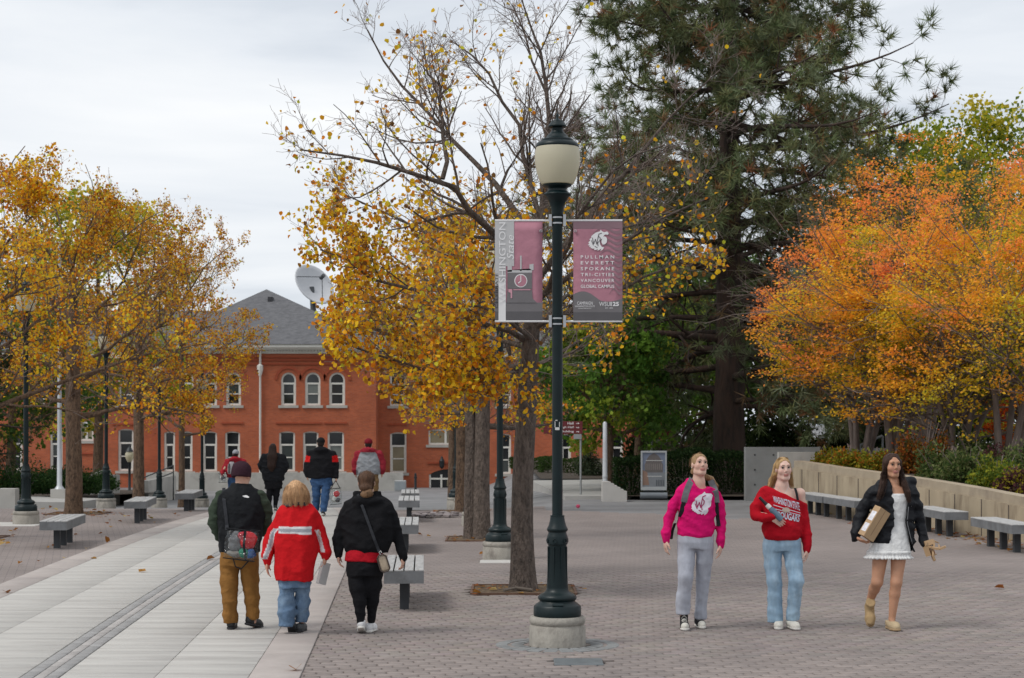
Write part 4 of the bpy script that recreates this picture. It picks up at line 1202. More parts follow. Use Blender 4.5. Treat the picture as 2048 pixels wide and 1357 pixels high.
# ------------------------------------------------------------------ direction signs
sign_red = M('sign_maroon', (0.13, 0.012, 0.016), 0.5, var=0.06)
sign_white = M('sign_white', (0.75, 0.74, 0.72), 0.6)
post_grey = M('post_grey', (0.30, 0.31, 0.31), 0.5, metal=0.3)
YS = 48.9
sg = empty('direction_sign', (wx(1161.5, YS), YS, 0), label='maroon direction sign with three boards and white lettering behind the nearest lamp post', cat='sign')
MB().tube([(0, 0.03, -0.1), (0, 0.03, wz(845, YS))], 0.03, 10).build('post', post_grey, sg, True)
for k, (t_, w_) in enumerate((('Hall', 0.17), ('gh Hall', 0.30), ('Building', 0.33))):
    z1 = wz(843 + 8.4 * k, YS); z0 = z1 - 0.115
    b = MB().bev(wx(1087, YS) - wx(1161.5, YS), 0.05, -0.02, 0.0, z0, z1, 0.004).build('board', sign_red, sg)
    V, F = text_geo(t_, 1, w_, 0.07, 0.01)
    MB().add([(-0.20 - w_ + a, -0.0225, z0 + 0.025 + c) for a, c, _ in V], F).build('lettering', sign_white, b)
    zc = 0.5 * (z0 + z1)
    MB().add([(-0.13, -0.0225, zc - 0.008), (-0.07, -0.0225, zc - 0.008), (-0.07, -0.0225, zc + 0.008), (-0.13, -0.0225, zc + 0.008), (-0.075, -0.0225, zc - 0.026), (-0.04, -0.0225, zc), (-0.075, -0.0225, zc + 0.026)], [(0, 1, 2, 3), (4, 5, 6)]).build('arrow', sign_white, b)
    if k == 2:
        V, F = text_geo('C', 1, 0.05, 0.075, 0.01)
        MB().add([(wx(1104, YS) - wx(1161.5, YS) + a, -0.0225, z0 + 0.022 + c) for a, c, _ in V], F).build('lettering', sign_white, b)
MB().bev(-0.2, 0.02, -0.019, -0.001, wz(878.5, YS), wz(869, YS), 0.003).build('notice_plate', post_grey, sg)
YS2 = 57.0
sg = empty('direction_sign', (wx(1303, YS2), YS2, 0), label='smaller maroon direction sign on a grey post above the poster stand', cat='sign')
MB().tube([(0, 0, 0), (0, 0, wz(848, YS2))], 0.035, 10).build('post', post_grey, sg, True)
for (u0, u1, v) in ((1264, 1299, 863), (1308, 1343, 860)):
    b = MB().bev(wx(u0, YS2) - wx(1303, YS2), wx(u1, YS2) - wx(1303, YS2), -0.03, -0.01, wz(v + 12, YS2), wz(v, YS2), 0.004).build('board', sign_red, sg)
# ------------------------------------------------------------------ poster stand
YP = 46.8
ps = empty('poster_stand', (wx(1307.5, YP), YP, 0), label='grey-framed poster of a domed building on a rounded base before the hedge', cat='poster stand')
fm = M('alu_frame', (0.42, 0.44, 0.44), 0.4, metal=0.4)
pw2, z0, z1 = 0.345, 0.21, wz(902, YP)
f = MB()
f.box(-pw2, pw2, -0.04, 0.04, z1 - 0.05, z1); f.box(-pw2, pw2, -0.04, 0.04, z0, z0 + 0.09); f.box(-pw2, -pw2 + 0.04, -0.04, 0.04, z0 + 0.091, z1 - 0.051); f.box(pw2 - 0.04, pw2, -0.04, 0.04, z0 + 0.091, z1 - 0.051)
f.build('frame', fm, ps)
b = MB(); b.tube([(-0.36, 0, 0.07), (0.36, 0, 0.07)], 0.085, 14); b.build('base', M('base_grey', (0.16, 0.18, 0.2), 0.5), ps, True)
MB().box(-0.28, 0.28, -0.02, 0.02, 0.14, 0.21).build('stem', M('iron'), ps)
pz0, pz1, pxx = z0 + 0.09, z1 - 0.05, pw2 - 0.04
def P(a, c): return (-pxx + 2 * pxx * a, pz0 + (pz1 - pz0) * c)
def pp_(poly, mat, lift, name='print'):
    return MB().add([(P(*q)[0], -0.012 - 0.002 * lift, P(*q)[1]) for q in poly], [tuple(range(len(poly)))]).build(name, mat, ps)
mc = lambda n, c: M('poster_' + n, c, 0.35, var=0.12, vscale=9)
pp_([(0, 0), (1, 0), (1, 1), (0, 1)], mc('sky', (0.16, 0.19, 0.26)), 0, 'poster')
dome = [(0.10, 0.42), (0.90, 0.42), (0.9, 0.66), (0.86, 0.70), (0.80, 0.82), (0.70, 0.91), (0.58, 0.96), (0.5, 1.0), (0.42, 0.96), (0.30, 0.91), (0.2, 0.82), (0.14, 0.70), (0.10, 0.66)]
pp_(dome, mc('dome', (0.12, 0.105, 0.10)), 1)
for k in range(9):
    a = 0.14 + k * 0.085
    pp_([(a, 0.5), (a + 0.035, 0.5), (a + 0.035, 0.68), (a, 0.68)], mc('column', (0.21, 0.185, 0.17)), 2)
pp_([(0, 0.0), (1, 0), (1, 0.42), (0, 0.42)], mc('lower', (0.19, 0.205, 0.22)), 1)
pp_([(0, 0.05), (0.3, 0.05), (0.22, 0.42), (0.0, 0.5)], mc('figures', (0.24, 0.15, 0.11)), 2)
for k in range(5):
    a = 0.6 + k * 0.075
    pp_([(a, 0.02), (a + 0.045, 0.02), (a + 0.045, 0.2), (a, 0.2)], mc('win', (0.07, 0.08, 0.09)), 2)
for (a, b_, c) in ((0.15, 0.9, 0.76), (0.2, 0.86, 0.30)):
    pp_([(a, c), (b_, c), (b_, c + 0.018), (a, c + 0.018)], mc('line', (0.55, 0.55, 0.53)), 3)
# ------------------------------------------------------------------ small pink litter ball
pk = ground_pt(1156, 1017)
MB().lathe([(0.0, 0.0), (0.035, 0.012), (0.05, 0.045), (0.04, 0.08), (0.0, 0.095)], 10, pk).build('plastic_cup', M('cup_pink', (0.6, 0.06, 0.14), 0.4), label='tiny bright pink cup lying on the asphalt right of the nearest lamp post', cat='cup')
# ------------------------------------------------------------------ vegetation
def nrm(a):
    return a / (np.linalg.norm(a, axis=-1, keepdims=True) + 1e-9)
def tubes(P, Rd, k=3):
    """P (N,n,3) centre lines, Rd (N,n) radii -> verts, quads"""
    N, n, _ = P.shape
    T = np.empty_like(P)
    T[:, 1:-1] = P[:, 2:] - P[:, :-2]; T[:, 0] = P[:, 1] - P[:, 0]; T[:, -1] = P[:, -1] - P[:, -2]
    T = nrm(T)
    ref = np.tile(np.array([0.31, 0.22, 0.92]), (N, n, 1))
    U = np.cross(T, ref); bad = np.linalg.norm(U, axis=-1) < 0.2
    U[bad] = np.cross(T[bad], np.array([1.0, 0.1, 0]))
    U = nrm(U); W = np.cross(T, U)
    a = np.arange(k) * 2 * np.pi / k
    V = P[:, :, None] + Rd[:, :, None, None] * (np.cos(a)[None, None, :, None] * U[:, :, None] + np.sin(a)[None, None, :, None] * W[:, :, None])
    idx = np.arange(N * n * k).reshape(N, n, k)
    A = idx[:, :-1, :]; B = np.roll(A, -1, axis=2); C = idx[:, 1:, :]; D_ = np.roll(C, -1, axis=2)
    F = np.stack([A, B, D_, C], -1).reshape(-1, 4)
    return V.reshape(-1, 3), F
class Acc:
    def __init__(s): s.V = []; s.F = {}; s.n = 0; s.C = []
    def add(s, V, F, C=None):
        s.F.setdefault(F.shape[1], []).append(F + s.n); s.V.append(V); s.n += len(V)
        if C is not None: s.C.append(C)
    def build(s, name, mat, parent, smooth=False, **kw):
        if not s.V: return None
        return np_obj(name, np.concatenate(s.V), [np.concatenate(f) for f in s.F.values()], mat, parent, smooth, np.concatenate(s.C) if s.C else None, **kw)
def resample(pts, n):
    p = np.array(pts, float)
    d = np.concatenate([[0], np.cumsum(np.linalg.norm(np.diff(p, axis=0), axis=1))])
    t = np.linspace(0, d[-1], n)
    # Catmull-like smoothing
    q = np.stack([np.interp(t, d, p[:, i]) for i in range(3)], -1)
    for _ in range(2):
        q[1:-1] = 0.25 * q[:-2] + 0.5 * q[1:-1] + 0.25 * q[2:]
    return q
def spawn(rng, P, Rd, counts, tr, ang, ratio, up=0.15, wander=0.18, n=5, rratio=0.55, lenmin=0.0, droop=0.0, plane=0.0, taper=True):
    """children of the centre lines P"""
    N, m, _ = P.shape
    par = np.repeat(np.arange(N), counts if hasattr(counts, '__len__') else np.full(N, counts))
    K = len(par)
    if K == 0: return np.zeros((0, n, 3)), np.zeros((0, n))
    t = rng.uniform(tr[0], tr[1], K) * (m - 1)
    i = np.clip(t.astype(int), 0, m - 2); f = (t - i)[:, None]
    pos = P[par, i] * (1 - f) + P[par, i + 1] * f
    tan = nrm(P[par, i + 1] - P[par, i])
    r0 = (Rd[par, i] * (1 - f[:, 0]) + Rd[par, i + 1] * f[:, 0])
    L = np.linalg.norm(np.diff(P, axis=1), axis=2).sum(1)[par]
    rv = nrm(rng.normal(size=(K, 3)) * np.array([1, 1, 1 - plane]))
    perp = nrm(rv - (rv * tan).sum(1, keepdims=True) * tan)
    a = np.radians(rng.normal(ang[0], ang[1], K))[:, None]
    d = nrm(np.cos(a) * tan + np.sin(a) * perp + np.array([0, 0, up]))
    frac = (t / (m - 1))
    ln = L * rng.uniform(ratio[0], ratio[1], K) * ((1.15 - 0.7 * frac) if taper else 1.0)
    ln = np.maximum(ln, lenmin)
    step = (ln / (n - 1))[:, None]
    Q = np.empty((K, n, 3)); Q[:, 0] = pos
    for j in range(1, n):
        Q[:, j] = Q[:, j - 1] + d * step
        d = nrm(d + rng.normal(size=(K, 3)) * wander + np.array([0, 0, up * 0.5 - droop * j / n]))
    rr = np.minimum(r0 * rratio, 0.02 * ln + 0.004)
    Rn = rr[:, None] * np.linspace(1, 0.35, n)[None]
    return Q, np.maximum(Rn, 0.0022)
def leaves(rng, pos, size, cols, tipdir=None, flat=0.0, fold=0.18, simple=False, jit=0.35, aspect=0.85):
    """leaf blades: pos (N,3) petiole end; size scalar/array"""
    N = len(pos)
    sz = (size * rng.uniform(1 - jit, 1 + jit * 0.6, N))[:, None]
    d = rng.normal(size=(N, 3))
    if tipdir is not None: d = d * 0.75 + tipdir
    d[:, 2] *= (1 - flat)
    d = nrm(d)
    rv = rng.normal(size=(N, 3))
    if flat: rv = rv * (1 - flat) + np.array([0, 0, 1.0]) * flat * 2
    w = nrm(np.cross(d, rv)); nn = np.cross(w, d)
    if simple:
        V = np.stack([pos, pos + d * sz * 0.5 + w * sz * 0.5 * aspect + nn * sz * fold, pos + d * sz, pos + d * sz * 0.5 - w * sz * 0.5 * aspect + nn * sz * fold], 1)
        F = np.arange(N * 4).reshape(N, 4)
        F = np.concatenate([F[:, [0, 1, 2]], F[:, [0, 2, 3]]]); k = 4
    else:
        h = 0.5 * aspect; curl = rng.uniform(-0.1, 0.45, N)[:, None]
        V = np.stack([pos, pos + d * sz * 0.28 + w * sz * h * 0.95 + nn * sz * fold, pos + d * sz * 0.68 + w * sz * h * 0.85 + nn * sz * fold * 0.7, pos + d * sz * 0.95 + nn * sz * curl * -0.5,
                      pos + d * sz * 0.68 - w * sz * h * 0.85 + nn * sz * fold * 0.7, pos + d * sz * 0.28 - w * sz * h * 0.95 + nn * sz * fold], 1)
        b = np.arange(N)[:, None] * 6
        F = np.concatenate([b + np.array([[0, 1, 2]]), b + np.array([[0, 2, 3]]), b + np.array([[0, 3, 4]]), b + np.array([[0, 4, 5]])]); k = 6
    C = np.repeat(cols, k, 0)
    return V.reshape(-1, 3), F, C
def pick(rng, pal, N, w=None, jit=0.18):
    pal = np.array(pal, float)
    i = rng.choice(len(pal), N, p=(None if w is None else np.array(w) / np.sum(w)))
    return pal[i] * (1 + rng.uniform(-jit, jit, (N, 1))) * (1 + rng.uniform(-0.06, 0.06, (N, 3)))
bark_grey = M('bark_grey', (0.125, 0.097, 0.08), 0.95, var=0.4, vscale=14, bump=1.0, bscale=40, bdist=0.05, stretch=(1, 1, 0.42), tint=(0.06, 0.046, 0.037), tscale=24, trange=(0.46, 0.66))
bark_brown = M('bark_brown', (0.15, 0.095, 0.06), 0.95, var=0.4, vscale=12, bump=1.0, bscale=36, bdist=0.05, stretch=(1, 1, 0.42), tint=(0.055, 0.034, 0.022), tscale=22, trange=(0.46, 0.66))
bark_pine = M('bark_pine', (0.075, 0.045, 0.033), 0.95, var=0.4, vscale=5, bump=1.0, bscale=12, bdist=0.05, stretch=(1, 1, 0.25), tint=(0.028, 0.02, 0.016), tscale=5, trange=(0.42, 0.6))
bark_maple = M('bark_maple', (0.17, 0.135, 0.118), 0.9, var=0.3, vscale=8, bump=0.5, bscale=20, stretch=(1, 1, 0.3))
twig_m = M('twig', (0.21, 0.165, 0.145), 0.9, var=0.2, vscale=10, bump=0)
leaf_m = leaf_mat('leaf', 0.45)
needle_m = leaf_mat('needle', 0.12, 0.6)
PAL_GOLD = [(0.86, 0.56, 0.03), (0.80, 0.43, 0.025), (0.72, 0.25, 0.02), (0.40, 0.19, 0.03), (0.62, 0.58, 0.05), (0.22, 0.11, 0.035)]
PAL_RUST = [(0.80, 0.48, 0.03), (0.68, 0.34, 0.02), (0.60, 0.20, 0.018), (0.34, 0.15, 0.025), (0.56, 0.52, 0.045), (0.20, 0.09, 0.03)]
def trunk_mesh(e, pts, radii, mat, k=14, name='trunk', seed=0, flare=True):
    """tapered trunk with uneven surface; pts local to e"""
    n = 26
    p = resample(pts, n)
    d = np.linspace(0, 1, n); r = np.interp(d, np.linspace(0, 1, len(radii)), radii)
    if flare:
        h = p[:, 2] - p[0, 2]; r = r * (1 + 0.2 * np.exp(-h / 0.16))
    V, F = tubes(p[None], r[None], k)
    rg = np.random.default_rng(seed)
    ph = rg.uniform(0, 6.28, 8)
    a = np.tile(np.arange(k) * 2 * np.pi / k, n); z = np.repeat(p[:, 2], k)
    f = 1 + 0.05 * np.sin(3 * a + ph[0] + 0.8 * z) + 0.035 * np.sin(5 * a + ph[1] - 1.7 * z) + 0.03 * np.sin(2.3 * z + ph[2] + a)
    c = np.repeat(p, k, 0)
    V = c + (V - c) * f[:, None]
    cap = np.array([[(n - 1) * k + i for i in range(k)]])
    return np_obj(name, V, [F, cap], mat, e, smooth=True), p, r
def decid(loc, label, trunk, tr_r, limbs, limb_r, bark, pal, palw, leafsize, nleaf, seed, group=None, cat='tree', name='tree', b_counts=(11, 8, 5), keepfn=None, k_limb=7, twig_k=3, tip=(0, 0, -0.5), up=0.14, base_px=None, ratios=((0.35, 0.62), (0.35, 0.65), (0.4, 0.8)), colfn=None, extra_trunks=None, maskfn=None):
    rng = np.random.default_rng(seed)
    e = empty(name, loc, label=label, cat=cat, group=group)
    _, tp, trr = trunk_mesh(e, trunk, tr_r, bark, seed=seed)
    for et, er in (extra_trunks or []):
        trunk_mesh(e, et, er, bark, seed=seed + 5)
    acc = Acc(); n = 9
    LP = np.stack([resample(l, n) for l in limbs])
    LP[:, 1:-1] += rng.normal(size=LP[:, 1:-1].shape) * 0.03
    LR = np.stack([np.linspace(r, max(0.008, r * 0.16), n) for r in limb_r])
    if maskfn is not None:      # shorten limbs that would leave the crown's outline
        for i in range(len(LP)):
            ok = maskfn(LP[i] + np.array(loc)); bad = np.argwhere(~ok[3:])
            if len(bad):
                m = max(3, 3 + int(bad[0][0]) - 1); LP[i] = resample(LP[i][:m + 1], n); 
    V, F = tubes(LP, LR, k_limb)
    lim = Acc(); lim.add(V, F); 
    B, BR = spawn(rng, LP, LR, b_counts[0], (0.18, 1.0), (48, 14), ratios[0], up=up, wander=0.14, n=6)
    T, TR = spawn(rng, B, BR, b_counts[1], (0.15, 1.0), (42, 14), ratios[1], up=up * 0.8, wander=0.16, n=5, lenmin=0.25)
    U, UR = spawn(rng, T, TR, b_counts[2], (0.2, 1.0), (42, 15), ratios[2], up=up * 0.6, wander=0.15, n=3, lenmin=0.14)
    if maskfn is not None:
        o_ = np.array(loc)
        kB = maskfn(B[:, -1] + o_); B, BR = B[kB], BR[kB]
        kT = maskfn(T[:, -1] + o_); T, TR = T[kT], TR[kT]
        kU = maskfn(U[:, -1] + o_); U, UR = U[kU], UR[kU]
    V, F = tubes(B, BR, 5); lim.add(V, F)
    lim.build('limbs', bark, e, smooth=True)
    tw = Acc()
    for (Q, QR) in ((T, TR), (U, UR)):
        V, F = tubes(Q, QR, twig_k); tw.add(V, F)
    tw.build('twigs', twig_m, e, kind='stuff')
    # leaves along outer twigs
    src = np.concatenate([U[:, 1:].reshape(-1, 3), T[:, 2:].reshape(-1, 3)])
    wz_ = src + np.array(loc)
    p = np.ones(len(src)) if keepfn is None else keepfn(wz_)
    if maskfn is not None: p = p * maskfn(wz_)
    p = p * (0.5 + rng.random(len(src)))
    # clumps: leaves stay on some twigs and have gone from others
    cl = np.sin(src[:, 0] * 2.3 + seed) + np.sin(src[:, 1] * 2.1 + 1.3 * seed) + np.sin(src[:, 2] * 2.7 + 0.7 * seed)
    p = p * np.clip(1 + 0.35 * cl, 0.15, 2.2)
    p = p / p.sum()
    idx = rng.choice(len(src), nleaf, p=p)
    pos = src[idx] + rng.normal(size=(nleaf, 3)) * 0.05
    cols = pick(rng, pal, nleaf, palw)
    if colfn is not None: cols = colfn(rng, pos + np.array(loc), cols)
    V, F, C = leaves(rng, pos, leafsize, cols, tipdir=np.array(tip), simple=loc[1] > 25)
    lv = Acc(); lv.add(V, F, C)
    lv.build('crown', leaf_m, e, kind='stuff')
    return e
def crown_shape(vmax, vmin=None, hole=None):
    """the outline a crown keeps, as seen from the square: limits of its lower (and upper) edge"""
    def f(w):
        v = 841 - (w[:, 2] - CAMH) * FPX / w[:, 1]; u = 1024 + w[:, 0] * FPX / w[:, 1]
        j = 14 * np.sin(u * 0.11) + 9 * np.sin(u * 0.31 + 1) + 10 * np.sin(w[:, 1] * 5.0)
        ok = v < np.interp(u, *vmax) + j
        if vmin is not None: ok &= v > np.interp(u, *vmin) + j
        if hole is not None: ok &= ~((u > hole[0]) & (u < hole[1]) & (v > hole[2]) & (v < hole[3]))
        return ok
    return f
RIGHT_LOW = ([540, 600, 640, 700, 770, 830, 900, 1000, 1080, 1150, 1250, 1400], [380, 500, 690, 770, 800, 845, 885, 900, 860, 800, 700, 580])
LEFT_LOW = ([-100, 0, 60, 150, 300, 400, 480, 530, 560], [760, 790, 810, 850, 860, 850, 800, 700, 600])
LEFT_TOP = ([-100, 0, 60, 130, 200, 270, 330, 420, 490, 530, 560], [250, 300, 305, 295, 345, 390, 400, 425, 470, 480, 560])
right_mask = crown_shape(RIGHT_LOW, hole=(588, 668, 520, 618))
far_right_mask = crown_shape(RIGHT_LOW, ([600, 760, 900, 1100, 1300], [640, 470, 420, 430, 600]), hole=(588, 668, 520, 618))
left_mask = crown_shape(LEFT_LOW, LEFT_TOP)
def px_limb(base, pts, Y0):
    """limb given as picture points with their depth offsets, turned into metres about the tree's base"""
    out = []
    for q in pts:
        u, v, dy = (*q, 0)[:3]
        Yq = Y0 + dy
        out.append((wx(u, Yq) - base[0], Yq - base[1], wz(v, Yq) - base[2]))
    return out
# nearest tree: its main limbs follow the photograph
b1 = (wx(1046, 21.4), 21.4, 0.0)
trk = px_limb(b1, [(1046, 1190), (1043, 1060), (1044, 960), (1050, 850), (1058, 740), (1064, 640), (1072, 540), (1078, 470)], 21.4)
lim_px = [
 [(1066, 580), (1000, 475, -.4), (950, 405, -.7), (880, 355, -1), (800, 322, -1.2), (700, 318, -1.3), (600, 300, -1.4)],
 [(885, 358, -1), (888, 270, -.9), (882, 170, -.8), (845, 80, -.6)],
 [(1072, 480), (970, 335, .3), (905, 285, .5), (850, 225, .6), (790, 140, .7), (735, 60, .7)],
 [(1078, 470, .1), (1060, 340, .4), (1025, 225, .6), (985, 150, .8), (900, 80, .9)],
 [(1078, 480), (1092, 350), (1100, 200), (1080, 80), (1040, -10)],
 [(1080, 470, .3), (1115, 260, .5), (1065, 110, .6), (1025, 10, .6)],
 [(1075, 560, .2), (1180, 430, .4), (1260, 330, .3), (1340, 220, .2), (1440, 140, 0)],
 [(1070, 600, -.2), (1200, 510, -.6), (1320, 440, -.8), (1420, 395, -1)],
 [(1066, 660), (1180, 600, -.5), (1290, 560, -.8), (1370, 520, -1)],
 [(1062, 690), (950, 640, -.3), (850, 590, -.5), (720, 540, -.6), (640, 500, -.6)],
 [(1058, 740), (950, 730, .5), (850, 700, .9), (740, 650, 1.2), (670, 620, 1.3)],
 [(1066, 640), (1020, 520, 1.2), (960, 440, 2), (880, 430, 2.6)],
 [(1066, 620), (1150, 450, -1.2), (1230, 310, -1.8), (1330, 290, -2)],
 [(1062, 680), (1000, 630, -1.0), (930, 600, -1.6), (840, 600, -2.0)],
 [(1064, 660), (1120, 600, 1.0), (1190, 520, 1.8), (1280, 470, 2.4)],
 [(1058, 760), (1000, 760, -.5), (930, 750, -1.0), (860, 750, -1.2)],
 [(1058, 755), (950, 765, -.3), (850, 745, -.6), (740, 710, -.8), (650, 670, -.9)],
 [(1062, 700), (930, 660, 1.0), (820, 610, 1.5), (720, 590, 1.8), (640, 580, 2.0)],
 [(1064, 650), (970, 560, .6), (880, 480, .8), (790, 430, .9), (690, 390, 1.0)],
]
limbs1 = [px_limb(b1, l, 21.4) for l in lim_px]
def keep1(w):
    v = 841 - (w[:, 2] - CAMH) * FPX / w[:, 1]; u = 1024 + w[:, 0] * FPX / w[:, 1]
    k = np.interp(v, [0, 250, 420, 520, 700, 780, 850, 900], [0.04, 0.10, 0.42, 1.0, 1.35, 1.1, 0.35, 0.1])
    return k * np.interp(u, [560, 640, 760, 880, 1020, 1150], [1.0, 2.3, 2.0, 1.0, 0.7, 0.22])
decid(b1, 'nearest tree, grey trunk just left of the lamp post, sparse golden leaves', trk, [0.165, 0.14, 0.13, 0.125, 0.12, 0.105, 0.08, 0.05],
      limbs1, [0.055, 0.03, 0.045, 0.04, 0.05, 0.035, 0.045, 0.04, 0.04, 0.04, 0.045, 0.035, 0.035, 0.03, 0.03, 0.025, 0.03, 0.03, 0.035], bark_grey, PAL_GOLD, (3.6, 3.2, 2.2, 1.8, 1.3, 1.2), 0.062, 12500, 3, maskfn=right_mask, group='plaza trees in two rows', b_counts=(15, 9, 3), keepfn=keep1, ratios=((0.26, 0.46), (0.3, 0.55), (0.3, 0.65)))
def auto_limbs(rng, trunk_top, h0, h1, n, rad, elev=(15, 62), stem=(0, 0)):
    out = []; rr = []
    for k in range(n):
        t = k / (n - 1); z = h0 + (h1 - h0) * t
        a = k * 2.399 + rng.uniform(-.3, .3)
        el = R(elev[0] + (elev[1] - elev[0]) * t + rng.uniform(-8, 8))
        L = rad * (1.1 - 0.35 * t) * rng.uniform(0.85, 1.12) / max(math.cos(el), 0.42) * (1 if t < 0.6 else 0.85)
        p0 = np.array([stem[0] * t, stem[1] * t, z])
        d = np.array([math.cos(a) * math.cos(el), math.sin(a) * math.cos(el), math.sin(el)])
        pts = [p0]
        for j in range(5):
            pts.append(pts[-1] + d * L / 5); d = nrm(d + rng.normal(size=3) * 0.13 + np.array([0, 0, 0.09 - 0.05 * j]))
        out.append(pts); rr.append(0.055 * (1.1 - 0.5 * t))
    return out, rr
def plaza_tree(x, yv, h, rad, tr, label, seed, pal, palw, nleaf, bark, leafsize=0.07, h0=2.6, n=13, lean=(0, 0), counts=(9, 6, 3), keep=None, extra=None, elev=(8, 62), mask=None):
    z = float(gz(yv, x)); rng = np.random.default_rng(seed + 100)
    trunk = [(0, 0, -0.05), (lean[0] * 0.3, lean[1] * 0.3, h0 * 0.5), (lean[0] * 0.6, lean[1] * 0.6, h0), (lean[0], lean[1], h * 0.72)]
    lb, lr = auto_limbs(rng, h, h0 * 0.95, h * 0.72, n, rad, elev, lean)
    return decid((x, yv, z), label, trunk, [tr, tr * 0.86, tr * 0.78, tr * 0.3], lb, lr, bark, pal, palw, leafsize, nleaf, seed, group='plaza trees in two rows', b_counts=counts, keepfn=keep, extra_trunks=extra, maskfn=mask or (left_mask if x < -5 else far_right_mask))
plaza_tree(-0.52, 30.55, 6.8, 3.4, 0.155, 'second tree of the right-hand row, with a thick split dark trunk', 21, PAL_GOLD, (3.2, 3.2, 2.2, 1.8, 1.0, 1.2), 4600, bark_grey, h0=2.1,
           extra=[([(-0.19, 0.12, -0.05), (-0.21, 0.1, 0.9), (-0.19, 0.08, 1.8), (-0.25, 0.05, 2.9)], [0.13, 0.115, 0.10, 0.07])], elev=(0, 55))
plaza_tree(-1.2, 40.8, 6.4, 2.7, 0.13, 'third tree of the right-hand row, dark trunk before the brick hall', 22, PAL_RUST, (3, 3, 2.2, 1.6, .8, .8), 4200, bark_brown, h0=2.2, elev=(0, 55))
plaza_tree(-1.75, 51.0, 6.6, 2.6, 0.12, 'farthest tree of the right-hand row, slim trunk before the brick hall', 23, PAL_RUST, (3, 3, 2.2, 1.6, .8, .8), 3600, bark_brown, h0=2.4, counts=(8, 6, 3))
plaza_tree(-9.85, 30.8, 6.9, 3.0, 0.2, 'tree at the left edge whose trunk stands outside the picture, branches hanging in', 24, PAL_GOLD, (4, 3, 2, 1.5, 1.2, .8), 12500, bark_brown, h0=2.3, elev=(4, 60))
plaza_tree(-9.9, 39.5, 7.6, 3.1, 0.20, 'left-row tree with a thick brown trunk behind the front left bench', 25, PAL_RUST, (2.8, 3, 2.2, 2.0, 1.0, 1.2), 14500, bark_brown, h0=2.3, n=15)
plaza_tree(-10.45, 49.0, 8.3, 3.2, 0.165, 'left-row tree with a slim trunk behind the second left bench', 26, PAL_RUST, (2.6, 3.2, 2.4, 2.2, .7, 1.2), 14500, bark_brown, h0=2.6, n=15)
plaza_tree(-11.7, 62.0, 8.9, 3.3, 0.12, 'farthest left-row tree with the thinnest trunk beside the third left bench', 27, PAL_RUST, (3.0, 3.4, 2.0, 2.0, .9, 1.0), 14500, bark_brown, h0=2.6, n=15, counts=(8, 6, 3))

